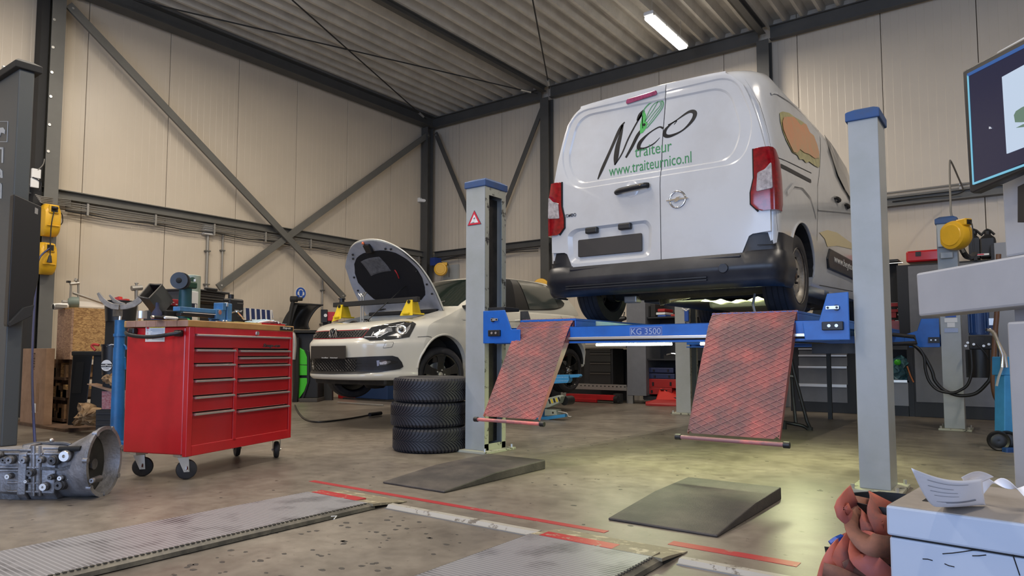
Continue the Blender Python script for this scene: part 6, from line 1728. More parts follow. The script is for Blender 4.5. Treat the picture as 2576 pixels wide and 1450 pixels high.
def fork(pts,off):
    g=MB();sec=[]
    for (px,py,w_) in pts:
        c=J(px,py)+off;sec.append((c,w_))
    secs=[]
    for i,(c,w_) in enumerate(sec):
        d=(sec[min(i+1,len(sec)-1)][0]-sec[max(0,i-1)][0]).normalized();s=d.cross(_f).normalized()*w_*.68;t_=_f*.008
        secs.append([c+s+t_,c-s+t_,c-s-t_,c+s-t_])
    g.loft(secs);return g
M['saddle2']=mat('worn_saddle_steel',(.27,.25,.22),.55,.3,noise_amt=.35,noise_scale=14)
P('saddle_arm',fork([(247,737,.018),(256,752,.028),(268,764,.034),(283,771,.036),(300,773,.034)],V(0,0,0)),'saddle2',gj,bevel=.004)
P('saddle_arm',fork([(361,745,.016),(352,758,.026),(338,767,.030),(320,772,.032),(303,773,.032)],V(0,0,0)),'saddle2',gj,bevel=.004)
P('saddle_arm',fork([(264,742,.014),(275,756,.022),(290,765,.026),(303,768,.024)],_f*.07),'saddle2',gj,bevel=.004)
P('saddle_arm',fork([(344,739,.014),(338,752,.024),(325,763,.028),(308,768,.024)],_f*.07),'saddle2',gj,bevel=.004)
# ================================================================ GEARBOX on the floor
GY=oz(150,1262);gbo=V(GY.x,GY.y,0)
gn=_f.copy();gn.z=0;gn.normalize();gr_=Vector((_r.x,_r.y,0)).normalized()
def Gx(px,py,d=0.0):return opl(px,py,gbo+gn*(.14+d),gn)
gb=T('gearbox','dirty aluminium car gearbox with flared bell housing lying on the floor','gearbox',tuple(gbo))
M['cast']=dirty('cast_aluminium',(.30,.30,.32),(.10,.095,.09),.48,5.5,metal=.55,bump=.6,bscale=70)
M['cast_d']=dirty('greasy_casting',(.11,.11,.115),(.035,.033,.032),.5,7,metal=.4,bump=.8,bscale=60)
axis=gr_
def ring(px,pyt,pyb,depth,n=28,squash=1.0,tilt=0.0):
    t_,b_=Gx(px,pyt),Gx(px,pyb);c=(t_+b_)/2;r=(t_-b_).length/2;r2=depth
    out=[]
    for i in range(n):
        a=2*math.pi*i/n;out.append(c+V(0,0,1)*(r*math.sin(a))+gn*(r2*math.cos(a))+axis*(tilt*math.sin(a)))
    return out
secs=[ring(165,1126,1250,.10),ring(192,1110,1250,.115),ring(220,1096,1250,.135),ring(240,1083,1249,.15),ring(256,1075,1247,.16)]
P('bell_housing',MB().loft(secs,cap=False),'cast',gb,smooth=45)
P('bell_back',MB().loft([ring(165,1126,1250,.10),ring(163,1130,1248,.095)]),'cast',gb)
fl=MB();fl.loft([ring(255,1074,1248,.165),ring(264,1072,1250,.17),ring(264,1081,1240,.150),ring(250,1086,1240,.14),ring(230,1097,1240,.12)],cap=False);P('bell_flange',fl,'cast',gb,smooth=30)
P('bell_inside',MB().loft([ring(230,1099,1238,.118),ring(208,1120,1225,.09),ring(204,1150,1200,.03)]),'under',gb,smooth=40)
P('clutch_hub',MB().cyl(Gx(205,1168),Gx(238,1168),.03,n=16),'cast_d',gb)
for k in range(7):
    a=2*math.pi*k/7+.3;c=(Gx(260,1075)+Gx(260,1246))/2;r=(Gx(260,1075)-Gx(260,1246)).length/2
    q=c+V(0,0,1)*(r*.98*math.sin(a))+gn*(.165*math.cos(a));P('flange_lug',MB().cyl(q-axis*.012,q+axis*.014,.014,n=12),'cast',gb)
def gsec(px,pyt,pyb,dd):
    t_,b_=Gx(px,pyt),Gx(px,pyb);c=(t_+b_)/2;h=(t_-b_).length/2;pts=[]
    for x,z in ((-.75,1),(.75,1),(1,.7),(1,-.7),(.7,-1),(-.7,-1),(-1,-.7),(-1,.7)):pts.append(c+gn*(dd*x)+V(0,0,h*z))
    return pts
P('main_case',MB().loft([gsec(106,1118,1250,.115),gsec(172,1122,1250,.115)]),'cast',gb,bevel=.008)
P('case_flange',MB().loft([gsec(84,1116,1254,.125),gsec(104,1114,1254,.125)]),'cast',gb,bevel=.004)
P('tail_case',MB().loft([gsec(-60,1132,1240,.085),gsec(30,1126,1246,.10),gsec(84,1124,1248,.112)]),'cast',gb,bevel=.008)
fd=-.13
def gp(px,py,off=0):return opl(px,py,gbo+gn*(.14+fd+off+.012),gn)
P('label_sticker',MB().prism([gp(166,1190,-.0),gp(200,1187,-.0),gp(202,1205,-.0),gp(170,1208,-.0)],-gn*.001),'white',gb)
for i in range(4):P('sticker_print',MB().prism([gp(170,1192+i*3.8,-.002),gp(196-i*3,1190+i*3.8,-.002),gp(196-i*3,1191.3+i*3.8,-.002),gp(170,1193.3+i*3.8,-.002)],-gn*.0005),'print_b',gb)
for py0,px0,px1 in ((1132,-40,82),(1142,-40,108),(1176,-40,105),(1184,-40,80),(1215,20,104),(1237,20,104),(1128,110,200),(1142,112,165)):
    P('casting_rib',MB().tube([gp(px0,py0,.005),gp(px1,py0+1,.005)],.0075,8),'cast',gb,smooth=60)
for px,w_ in ((86,4),(101,3),(80,2)):P('casting_web',MB().tube([gp(px,1122,.002),gp(px,1248,.002)],.008 if w_>2 else .005,6),'cast',gb,smooth=60)
for px,py,r,m1 in ((169,1147,.030,'alu'),(138,1158,.025,'cast_d'),(107,1157,.017,'cast'),(31,1157,.020,'cast'),(17,1157,.017,'cast_d'),(65,1157,.018,'cast'),(82,1189,.019,'cast_d'),(27,1198,.014,'alu'),(116,1224,.021,'alu'),(154,1220,.025,'cast_d'),(158,1202,.013,'alu'),(238,1208,.014,'cast'),(60,1160,.008,'alu'),(73,1210,.009,'alu'),(133,1200,.014,'cast_d'),(4,1146,.016,'cast_d')):
    q=gp(px,py,0)
    s_=P('boss',MB().cyl(q+gn*.05,q-gn*.016,r*1.25,r*1.1,20),'cast_d',gb,bevel=.002)
    P('plug',MB().lathe([(.001,.006),(r*.3,.006),(r*.3,.018),(r*.9,.018),(r,.010),(r,0)],q-gn*.012,-gn,20),m1,s_,smooth=40)
P('selector_pocket',MB().tube([gp(150,1130),gp(198,1129),gp(204,1129)],.014,10),'gap',gb)
P('mount_bracket',MB().prism([gp(105,1175),gp(150,1178),gp(182,1168),(gp(187,1164)),gp(187,1178),gp(150,1184),gp(105,1182)],-gn*.01),'cast_d',gb)
P('cast_mark',MB().prism([gp(218,1165),gp(232,1165),gp(232,1178),gp(218,1178)],-gn*.002),'cast_d',gb)
P('breather',MB().sphere(Gx(130,1108),.012,12),'alu',gb);P('breather_stem',MB().cyl(Gx(126,1118),Gx(129,1110),.006,n=8),'cast_d',gb)
P('top_pipe',MB().tube([Gx(60,1124),Gx(95,1117),Gx(115,1117),Gx(160,1117),Gx(178,1121)],.012,8,smooth=3),'cast_d',gb)
P('sump',MB().loft([gsec(20,1225,1256,.09),gsec(100,1230,1258,.10)]),'cast_d',gb,bevel=.01)
# ================================================================ helpers: frontal planes through a floor point
HF=V(_f.x,_f.y,0).normalized();HR=V(_r.x,_r.y,0).normalized()
class Front:
    """vertical plane facing the camera position through a floor point; q(px,py,d): point d metres behind it"""
    def __init__(s,px,py,z=0.0):s.o=oz(px,py,z);s.g=V(s.o.x,s.o.y,0)
    def q(s,px,py,d=0.0):return opl(px,py,s.g+HF*d,HF)
def quadbox(F,px0,px1,py0,py1,depth,d=0.0,zb=None):
    """box whose front face fills the pixel rectangle on the plane F"""
    a=F.q(px0,py1,d);b=F.q(px1,py1,d);c=F.q(px1,py0,d);e=F.q(px0,py0,d)
    if zb is not None:
        for p in (a,b):p.z=zb
    mb=MB();mb.prism([a,b,c,e],HF*depth);return mb
def reach(p0,d,px):
    r0,r1=ray(px,300),ray(px,1200);n=r0.cross(r1);p0=Vector(p0);d=Vector(d)
    return (_C-p0).dot(n)/d.dot(n)
def zat(px,py,p):
    """height seen at pixel row py above floor point p"""
    t=(Vector((p[0],p[1],0))-_C).dot(HF)/ray(px,py).dot(HF);return (_C+ray(px,py)*t).z
# ================================================================ TYRE STACK
M['tread']=mat('tread_rubber',(.020,.020,.026),.5)
def tyre(label,cx,cy,z0,r=.315,wdt=.198,rot=0.0):
    t=T('tyre',label,'tyre',(cx,cy,z0),rot,'tyres in the stack')
    c=V(0,0,wdt);ax=V(0,0,1);rr=.205
    tp=[(rr,-.014),(rr+.010,-.002),(rr+.03,0),(rr+(r-rr)*.55,.004),(r*.95,-.012),(r*.985,-.030),(r-.007,-.05),(r-.007,-wdt+.05),(r*.985,-wdt+.030),(r*.95,-wdt+.012),(rr+(r-rr)*.55,-wdt-.002),(rr+.01,-wdt+.002),(rr,-wdt+.014)]
    P('carcass',MB().lathe(tp,c,ax,72,closed=True),'rubber',t,world=False,smooth=50)
    g=MB();N=64
    for k in range(N):
        for sg in (1,-1):
            a0=2*math.pi*(k+(.5 if sg<0 else 0))/N;prev=None
            for i in range(6):
                u=i/5;z=wdt/2+sg*(.004+u*(wdt/2-.012));a=a0+.24*(1-(1-u)**2.2)
                rad=r if u<.85 else r-.010
                hw_=2*math.pi/N*(.36 if u<.8 else .33)
                sec=[V((rad+dr)*math.cos(a+da),(rad+dr)*math.sin(a+da),z) for dr,da in ((-.010,-hw_),(0,-hw_*.85),(0,hw_*.85),(-.010,hw_))]
                cur=g._v(sec)
                if prev:
                    for q in range(3):g.b.faces.new((prev[q],prev[q+1],cur[q+1],cur[q]))
                prev=cur
    P('tread_blocks',g,'tread',t,world=False,kind='stuff')
    return t
tc=oz(1072,1144)+HF*.315
tyre('lowest tyre of the stack of three, standing on the floor beside the front left post',tc.x,tc.y,0)
tyre('middle tyre of the stack of three, pushed slightly to the left',tc.x-HR.x*.018,tc.y-HR.y*.018,.199,rot=.4)
tyre('topmost tyre of the stack of three, right under the front wheel of the white car',tc.x+HR.x*.002,tc.y+HR.y*.002,.398,rot=1.1)
# ================================================================ YELLOW REELS
def reel(label,c,r,wdt,ax,outlet=True,arm=None):
    t=T('cable_reel',label,'reel',tuple(c));ax=Vector(ax).normalized();c=Vector(c)
    up=V(0,0,1);s=up.cross(ax).normalized()
    P('drum',MB().lathe([(.001,wdt/2+.004),(r*.70,wdt/2+.004),(r*.74,wdt/2-.004),(r*.93,wdt/2-.008),(r,wdt/2-.035),(r,-wdt/2+.035),(r*.93,-wdt/2+.008),(.001,-wdt/2)],c,ax,40),'yellow',t,smooth=35)
    if outlet:
        Fm=Matrix((s,ax,up)).transposed().to_4x4();Fm.translation=c
        b=MB();b.box(r*.25,r*1.02,-wdt*.34,wdt*.34,r*.55,r*1.02,Fm);o=P('outlet_housing',b,'yellow',t,bevel=.012)
        b=MB();b.box(r*1.0,r*1.06,-wdt*.22,wdt*.22,r*.60,r*.92,Fm);P('outlet_mouth',b,'black',o)
        P('cable',MB().tube([Fm@V(r*1.04,0,r*.75),Fm@V(r*1.2,0,r*.6),Fm@V(r*1.26,0,r*.1),Fm@V(r*1.26,0,-r*1.2)],.006,6,smooth=5),'black',t)
    return t,c
def slab_reel(label,px0,px1,py0,py1,mouth):
    """reel seen edge on"""
    x=XL+.30;a=ox(px0,(py0+py1)/2,x);b_=ox(px1,(py0+py1)/2,x);zt=ox((px0+px1)/2,py0,x).z;zb=ox((px0+px1)/2,py1,x).z
    c=(a+b_)/2;w2=abs(b_.y-a.y)/2;t=T('cable_reel',label,'reel',(x,c.y,(zt+zb)/2));h=(zt-zb)/2;zc=(zt+zb)/2
    secs=[]
    for k in range(13):
        u=-1+2*k/12;ww=w2*(1-abs(u)**5*.28)
        dd=.13*(1-abs(u)**3*.5)
        secs.append([V(x+xx*dd,c.y+yy*ww,zc+u*h) for xx,yy in ((-.9,-.92),(-.9,.92),(.55,1),(.9,.85),(1,.5),(1,-.5),(.9,-.85),(.55,-1))])
    P('drum',MB().loft(secs),'yellow',t,smooth=50)
    P('mouth_frame',MB().box(x+.11,x+.145,c.y-w2*.55,c.y+w2*.55,zc+h*.38,zc+h*.92),'yellow',t,bevel=.01)
    P('mouth',MB().box(x+.14,x+.152,c.y-w2*.35,c.y+w2*.35,zc+h*.48,zc+h*.82),'black',t)
    P('front_ridge',MB().box(x+.125,x+.14,c.y-w2*.7,c.y+w2*.7,zc-h*.42,zc-h*.36),'yellow',t,bevel=.004)
    P('bracket',MB().box(XL+.25,x-.08,c.y-.03,c.y+.03,zc-.08,zc+.08),'black',t)
    return V(x+.15,c.y,zc+h*.65),w2,zc,h
m1,w2,zc,h=slab_reel('upper yellow cable reel on the left column with a black plug hanging down',101,147,516,595,1)
P_=T('power_cable','thin black cable with a plug hanging from the upper yellow reel','cable',tuple(m1))
P('cable',MB().tube([m1,ox(130,560,m1.x+.02),ox(127,600,m1.x+.02),ox(126,645,m1.x+.03)],.007,6,smooth=5),'black',P_)
P('plug',MB().cyl(ox(126,643,m1.x+.03),ox(124,661,m1.x+.03),.014,.03,12),'black',P_)
P('top_plug',MB().sphere(m1+V(.02,0,.01),.035,12,(.8,1,.6)),'black',P_)
P('loop',MB().tube([ox(147,531,m1.x-.1),ox(156,540,m1.x-.1),ox(157,560,m1.x-.1),ox(148,569,m1.x-.1)],.006,6,smooth=5),'black',P_)
m2,w2,zc,h=slab_reel('lower yellow hose reel on the left column with a blue hose running to the floor',90,137,612,691,1)
hs=T('air_hose','blue air hose hanging from the lower yellow reel down to the floor','hose',(m2.x,m2.y,0))
M['hose_blue']=mat('hose_blue',(.03,.04,.12),.45)
P('hose',MB().tube([m2,ox(99,650,m2.x+.03),]+[_C+ray(px,py)*((m2-_C).dot(_f)*(1-k)+(oz(88,1118,.02)-_C).dot(_f)*k) for px,py,k in ((92,700,.1),(85,800,.35),(81,900,.6),(82,1000,.8),(88,1116,1))],.011,8,smooth=6),'hose_blue',hs,smooth=60)
c=oy(1109,678,10.35);M['bracket_blue']=mat('bracket_blue',(.015,.04,.2),.5)
t,_=reel('yellow cable reel on the back wall beside the corner column above the white car',c,.135,.13,(.55,-1,0));P('wall_bracket',MB().box(c.x-.30,c.x-.17,c.y,c.y+.2,c.z+.10,c.z+.26),'bracket_blue',t)
P('back_plate',MB().box(c.x-.2,c.x+.2,YB-.06,YB-.01,c.z-.18,c.z+.12),'post',t)
c=oy(1361,722,10.35);reel('yellow reel on the back wall showing its top above the white car roof',c,.15,.14,(.55,-1,0),outlet=False)
c=oy(2404,593,8.36);t,_=reel('large yellow cable reel on the rear right lift post in front of the grey cabinets',c,.150,.14,(-.72,-1,0))
P('mount',MB().box(-.68,-.50,8.38,8.47,c.z-.1,c.z+.12),'post',t)
P('feed_cable',MB().tube([oy(2420,560,8.45),oy(2395,545,8.5),oy(2391,500,8.6),oy(2389,415,9.2),oy(2393,408,9.5),oy(2412,450,10.2),oy(2424,478,10.5)],.010,6,smooth=5),'cable_g',t)
P('feed_cable',MB().tube([oy(2426,480,10.5),oy(2400,490,10.55),oy(2320,498,10.58),oy(2245,508,10.6)],.008,6,smooth=5),'black_m',t)
P('switch_box',MB().box(*sorted((oy(2367,650,8.44).x,oy(2398,650,8.44).x)),8.40,8.455,oy(2380,651,8.44).z,oy(2380,636,8.44).z),'post',t,bevel=.004)
for (x0,x1,y0,y1,mm) in ((2378,2405,793,799,'sign_blue'),(2376,2408,800,812,'white'),(2383,2402,812,824,'white'),(2376,2410,826,837,'print_l')):
    a,b_=oy(x0,y1,8.455),oy(x1,y0,8.455);P('post_label',MB().box(a.x,b_.x,8.455,8.459,a.z,b_.z),mm,t)
# ================================================================ LEFT: dark lift column with white lettering
M['column_blue']=mat('dark_column_front',(.065,.075,.080),.45,bump=.15,bump_scale=200)
pf=oz(20,1135);px_=V(-6.55,2.06,0)
t=T('lift_column','tall dark grey lift column at the left edge with large white lettering','lift column',tuple(px_))
p0=oz(2,1125)
# near vertical edge at px 40 (y175) .. 25 ; face A faces -Y side (left), face B faces +X
e0=V(p0.x,p0.y,0);Ht=zat(40,172,e0)
ly=reach(e0,V(0,1,0),41);ly=max(.12,min(.6,ly))
print('column',e0,Ht,ly)
P('column',MB().box(e0.x-.9,e0.x,e0.y,e0.y+ly,0,Ht),'column_blue',t,bevel=.01)
P('column_cap',MB().loft([[V(e0.x-.94,e0.y-.04,Ht),V(e0.x+.03,e0.y-.04,Ht),V(e0.x+.03,e0.y+ly+.05,Ht),V(e0.x-.94,e0.y+ly+.05,Ht)],[V(e0.x-.94,e0.y-.04,Ht+.06),V(e0.x+.03,e0.y-.04,Ht+.06),V(e0.x+.03,e0.y+ly+.05,Ht+.06),V(e0.x-.94,e0.y+ly+.05,Ht+.06)],[V(e0.x-.88,e0.y,Ht+.10),V(e0.x-.04,e0.y,Ht+.10),V(e0.x-.04,e0.y+ly,Ht+.10),V(e0.x-.88,e0.y+ly,Ht+.10)]]),'black_m',t,bevel=.006)
q=oy(12,172,e0.y-.002);P('cap_screw',MB().cyl(q,q+V(0,-.02,0),.02,n=12),'zinc',t)
def cf(px,py):return oy(px,py,e0.y-.002)
M['pale_letter']=mat('pale_letter',(.42,.46,.50),.45)
for a,b_ in (((-12,306),(20,306)),((20,306),(18,357)),((18,357),(-12,357))):
    P('logo_frame',MB().tube([cf(*a),cf(*b_)],.003,4),'pale_letter',t)
P('logo_head',MB().prism([cf(-2,322),cf(8,321),cf(13,328),cf(12,338),cf(9,335),cf(3,334),cf(0,345),cf(-8,345),cf(-8,325)],(0,-.002,0)),'pale_letter',t)
def letter(polys):
    for L in polys:P('letter',MB().prism([cf(*p) for p in L],(0,-.002,0)),'pale_letter',t)
letter([[(-12,370),(9,371),(9,376),(-12,375)],[(5,371),(9,371),(8,410),(4,410)],[(-12,388),(-6,388),(-6,394),(-12,394)]])
letter([[(-12,424),(0,424),(6,430),(7,448),(2,448),(1,433),(-12,432)],[(-12,440),(3,441),(3,447),(-12,446)]])
letter([[(-12,460),(5,461),(5,467),(-12,466)],[(1,461),(5,461),(4,500),(0,500)],[(-12,478),(1,478),(1,484),(-12,484)]])
# dark carriage on its side
Fc=lambda px,py,x=e0.x+.10:ox(px,py,x)
cr2=MB();cr2.prism([Fc(35,488),Fc(105,520),Fc(98,700),Fc(82,768),Fc(76,790),Fc(20,822),Fc(18,815)],(-.09,0,0));P('carriage',cr2,'black',t,bevel=.008)
P('carriage_foot',MB().prism([Fc(55,775),Fc(82,768),Fc(77,795),Fc(22,822),Fc(20,812)],(.04,0,0)),'black_m',t,bevel=.004)
P('carriage_label',MB().prism([Fc(88,522),Fc(96,526),Fc(95,540),Fc(87,537)],(.002,0,0)),'galv',t)
# electrical boxes beside the left column
x=XL+.30
q0,q1=ox(80,446,x),ox(104,427,x)
t=T('junction_box','small white junction box with loose wires beside the left steel column','junction box',(x,q0.y,q0.z))
P('box',MB().box(x-.04,x,min(q0.y,q1.y),max(q0.y,q1.y),q0.z,q1.z),'white',t,bevel=.006)
q0,q1=ox(78,470,x),ox(100,450,x);P('lower_box',MB().box(x-.04,x-.01,min(q0.y,q1.y),max(q0.y,q1.y),q0.z,q1.z),'white',t,bevel=.006)
P('wire',MB().tube([ox(95,428,x),ox(108,415,x),ox(112,400,x)],.006,6,smooth=4),'cable_g',t)
P('wire',MB().tube([ox(82,446,x),ox(95,452,x),ox(104,462,x),ox(100,480,x)],.006,6,smooth=4),'black',t)
for k in range(5):P('wire',MB().tube([ox(88+k*3,490+k*4,x),ox(110,496+k*4,x),ox(150,500+k*4,x-.1),ox(178,503+k*4,x-.15)],.008,6,smooth=3),'cable_g',t)
# ================================================================ LEFT BACKGROUND: crates and clutter against the left wall
M['osb']=osb_material('osb_board',(.52,.32,.13),(.25,.13,.05));M['osb_shade']=osb_material('osb_board_shaded',(.42,.27,.18),(.24,.14,.10))  # second board is the first with shade put into its colour, for the crate front
M['card']=dirty('cardboard',(.34,.21,.13),(.25,.15,.09),.8,6);M['card2']=dirty('brown_board',(.30,.17,.08),(.16,.09,.04),.8,8)
M['pallet']=dirty('pallet_wood',(.13,.075,.045),(.05,.03,.02),.8,7)
e=V(-8.25,3.16,0);zT=zat(200,777,e);zB=zat(200,905,e);lx=reach(e,V(-1,0,0),133);ly=reach(e,V(0,1,0),345)
print('osb',zT,zB,lx,ly)
pal=T('pallet_rack','low wooden rack of dark boards and wood ends under the chipboard crate','rack',(e.x-lx/2,e.y+.6,0))
for z in (.05,.28,.50):P('shelf_board',MB().box(e.x-lx-.9,e.x-lx*.45,e.y+.02,e.y+ly*.8,z,z+.03),'pallet',pal)
rnd=random.Random(21)
for k in range(7):
    xx=e.x-lx-.8+k*.17;P('upright',MB().box(xx,xx+.05,e.y+.05,e.y+.12,0,zB),'pallet',pal)
for k in range(26):
    xx=rnd.uniform(e.x-lx-.2,e.x-lx*.6);z=rnd.choice((.08,.31,.53));h=rnd.uniform(.06,.16)
    P('wood_offcut',MB().box(xx,xx+rnd.uniform(.04,.12),e.y+.03,e.y+.3,z,z+h),rnd.choice(('pallet','card2','osb')),pal)
ob=T('chipboard_crate','large chipboard crate standing on the wooden rack at the left wall','crate',(e.x-lx/2,e.y+ly/2,zB))
P('front_board',MB().box(e.x-lx,e.x,e.y,e.y+.02,zB,zT),'osb_shade',ob);P('side_board',MB().box(e.x-.02,e.x,e.y+.02,e.y+ly,zB,zT),'osb',ob)
P('back_board',MB().box(e.x-lx,e.x-.02,e.y+ly-.02,e.y+ly,zB,zT),'osb',ob);P('left_board',MB().box(e.x-lx,e.x-lx+.02,e.y+.02,e.y+ly-.02,zB,zT),'osb',ob);P('lid',MB().box(e.x-lx,e.x,e.y,e.y+ly,zT,zT+.015),'osb',ob)
def ex(px,py,x=None):return ox(px,py,e.x-.25 if x is None else x)
# clamp frame + motor on the crate
t=T('saw_stand','grey metal stand frame with a small green motor on top of the chipboard crate','stand',tuple(ex(190,775)))
xx=e.x-.25
for a,b_,w_ in (((175,770),(179,715),5),((197,775),(197,712),4),((176,715),(199,713),7)):
    P('frame_bar',MB().tube([ex(*a),ex(*b_)],.012 if w_<6 else .018,6),'galv',t)
P('frame_top',MB().cyl(ex(190,708),ex(193,702),.02,n=8),'galv',t);P('frame_lug',MB().box(xx-.02,xx+.02,ex(199,0).y,ex(207,0).y,ex(200,714).z,ex(200,709).z),'black',t)
P('motor_body',MB().lathe([(.001,.05),(.05,.05),(.07,.02),(.07,-.05),(.001,-.06)],ex(184,763),(-.3,-1,0),18),mat('motor_green',(.13,.17,.15),.5),t,smooth=40)
P('motor_shaft',MB().cyl(ex(180,762),ex(156,760),.022,.022,12),'galv',t)
P('motor_base',MB().box(xx-.08,xx+.08,ex(170,0).y,ex(195,0).y,zT+.015,zT+.05),'galv',t)
t=T('white_pipe','white pipe end lying at the left end of the chipboard crate','pipe',tuple(ex(150,772)));P('pipe',MB().cyl(ex(134,772),ex(170,770),.035,n=18),'white',t);P('mouth',MB().cyl(ex(133.5,772),ex(134,772),.03,n=16),'gap',t)
t=T('steel_rod','loose grey steel rod leaning across the chipboard crate','rod',tuple(ex(220,750)));P('rod',MB().cyl(ex(183,737),ex(262,764),.014,n=8),'galv',t)
t=T('white_profile','long white profile lying on the chipboard crate against the wall','profile',tuple(ex(230,770)));P('profile',MB().prism([ex(198,758),ex(266,762),ex(266,774),ex(198,772)],(-.05,0,0)),'white',t)
t=T('clamp','small pale clamp post behind the fork saddle','clamp',tuple(ex(345,740,-8.0)))
for a,b_,r in (((343,900),(343,727),.02),((331,726),(357,724),.03),((343,722),(343,712),.014),((339,713),(348,713),.008)):P('clamp_bar',MB().cyl(ex(*a,-8.0),ex(*b_,-8.0),r,n=8),'galv',t)
t=T('black_tub','black round tub standing on the chipboard crate behind the fork saddle','tub',tuple(ox(300,800,e.x+.2)))
F=Front(300,1098)
a_=F.q(266,810);b_=F.q(340,810);zt2=F.q(300,758).z;c=(a_+b_)/2;rt=(b_-a_).length/2
P('tub',MB().lathe([(.001,0),(rt*.9,0),(rt,zt2-a_.z),(rt*.95,zt2-a_.z),(rt*.88,.02),(.001,.02)],(c.x,c.y,a_.z),(0,0,1),28),'black',t,smooth=40)
P('stand_column',MB().box(c.x-rt*.6,c.x+rt*.6,c.y-.1,c.y+rt*.6,0,a_.z),'black_m',t)
P('red_lid',MB().prism([F.q(283,757),F.q(286,750),F.q(299,746),F.q(300,753),F.q(317,752),F.q(318,760)],HF*.06),mat('red_lid',(.6,.05,.04),.5),t)
t=T('white_canister','pale grey plastic canister half hidden behind the blue jack pole','canister',tuple(F.q(285,870,.1)));P('canister',MB().loft([[F.q(278,868,.05),F.q(320,868,.05),F.q(320,868,.2),F.q(278,868,.2)],[F.q(278,840,.05),F.q(320,840,.05),F.q(320,840,.2),F.q(278,840,.2)],[F.q(286,829,.08),F.q(320,829,.08),F.q(320,829,.18),F.q(286,829,.18)]]),mat('canister',(.40,.40,.36),.5),t,bevel=.02)
P('canister_base',quadbox(F,275,325,868,900,.2,.05),'black_m',t)
# cardboard box with printed name
eb=V(-8.62,2.98,0);Fb=Front(112,1078)
t=T('cardboard_box','tall brown cardboard box with dark printed name standing left of the crate','box',tuple(Fb.g))
a=Fb.q(109,1058);zt3=Fb.q(109,877).z;lxb=reach(a,V(-1,0,0),50);lyb=reach(a,V(0,1,0),131)
print('card',a,zt3,lxb,lyb)
P('carton',MB().box(a.x-lxb,a.x,a.y,a.y+min(.6,lyb),.03,zt3),'card',t,bevel=.004)
P('base_board',MB().box(a.x-lxb-.3,a.x+.6,a.y-.02,a.y+.6,0,.03),'pallet',t)
pr0=oy(87,930,a.y-.002);text('lettering','Nissens',mat('card_print',(.07,.04,.03),.7),t,V(pr0.x,a.y-.002,pr0.z),(0,0,1),(-1,0,0),width=oy(87,888,a.y).z-pr0.z,height=.06,depth=.001)
for k in range(2):q0=oy(90+k*4,1036,a.y);q1=oy(90+k*4,965,a.y);P('print_line',MB().box(q0.x,q0.x+.012,a.y-.002,a.y,q0.z,q1.z),'card2',t)
q0,q1=oy(80,1038,a.y),oy(91,1016,a.y);P('white_label',MB().box(q0.x,q1.x,a.y-.002,a.y,q0.z,q1.z),'white',t)
# black plastic trestle, bucket, patterned box, paper bag
F=Front(205,1092)
t=T('plastic_trestle','black plastic trestle leaning under the chipboard crate','trestle',tuple(F.g))
P('top',quadbox(F,179,262,884,896,.25),'black_m',t,bevel=.01)
P('leg_panel',MB().loft([[F.q(183,895),F.q(233,895),F.q(233,895,.2),F.q(183,895,.2)],[F.q(170,1070),F.q(212,1070),F.q(212,1070,.25),F.q(170,1070,.25)]]),'black',t,bevel=.006)
P('leg_panel',MB().loft([[F.q(236,895,.02),F.q(262,895,.02),F.q(262,895,.2),F.q(236,895,.2)],[F.q(226,1030,.02),F.q(262,1030,.02),F.q(262,1030,.2),F.q(226,1030,.2)]]),'black_m',t,bevel=.006)
P('panel_recess',MB().loft([[F.q(192,912,-.004),F.q(212,911,-.004),F.q(212,911,0),F.q(192,912,0)],[F.q(180,990,-.004),F.q(204,990,-.004),F.q(204,990,0),F.q(180,990,0)]]),'gap',t)
F2=Front(262,1105)
t=T('oil_bucket','black oil bucket with oval white emblem and a pale wire handle','bucket',tuple(F2.g));a_=F2.q(243,945);b_=F2.q(292,945);c=(a_+b_)/2;rt=(b_-a_).length/2*1.1
cc_=c+HF*rt;zt4=F2.q(265,872).z
P('bucket',MB().lathe([(.001,0),(rt*.9,0),(rt,zt4-a_.z),(rt*1.05,zt4-a_.z),(rt*1.05,zt4-a_.z+.02),(.001,zt4-a_.z+.02)],(cc_.x,cc_.y,a_.z),(0,0,1),28),'black',t,smooth=40)
P('bucket_stand',MB().cyl((cc_.x,cc_.y,0),(cc_.x,cc_.y,a_.z),rt*.8,n=20),'black_m',t)
em=F2.q(268,920,-.004);P('oval_emblem',MB().lathe([(.001,.001),(.052,.001),(.052,0)],em,-HF,32),'white',t)
P('oval_field',MB().prism([em+HR*x+V(0,0,z)-HF*.002 for x,z in ((-.05,-.016),(.05,-.016),(.05,.016),(-.05,.016))],-HF*.001),'black',t)
text('lettering','mPm','white',t,em-HR*.045-HF*.004+V(0,0,-.011),HR,(0,0,1),width=.09,height=.022,depth=.001,bold=.02)
text('lettering','OIL COMPANY','black_print',t,em-HR*.025-HF*.002+V(0,0,-.034),HR,(0,0,1),width=.05,height=.007,depth=.001)
P('bucket_handle',MB().tube([F2.q(268,872),F2.q(280,867),F2.q(290,868)],.004,6),'white',t)
t=T('red_strap_loop','short red rubber loop on the trestle beside the bucket','strap',tuple(F2.q(240,880)));P('loop',MB().tube([F2.q(240,882),F2.q(231,872),F2.q(236,867),F2.q(249,869)],.012,8,smooth=4),mat('red_loop',(.5,.04,.03),.5),t,smooth=60)
t=T('patterned_box','open red patterned carton with brown packing paper beside the jack pole','carton',tuple(F2.q(270,1030)))
M['redpat']=mat('red_pattern',(.28,.05,.07),.7,col2=(.42,.26,.26),noise_scale=55)
P('carton',quadbox(F2,256,300,985,1030,.22,.02),'redpat',t);P('carton_flap',MB().prism([F2.q(219,966),F2.q(284,980),F2.q(282,987),F2.q(219,968)],HF*.15),'card',t)
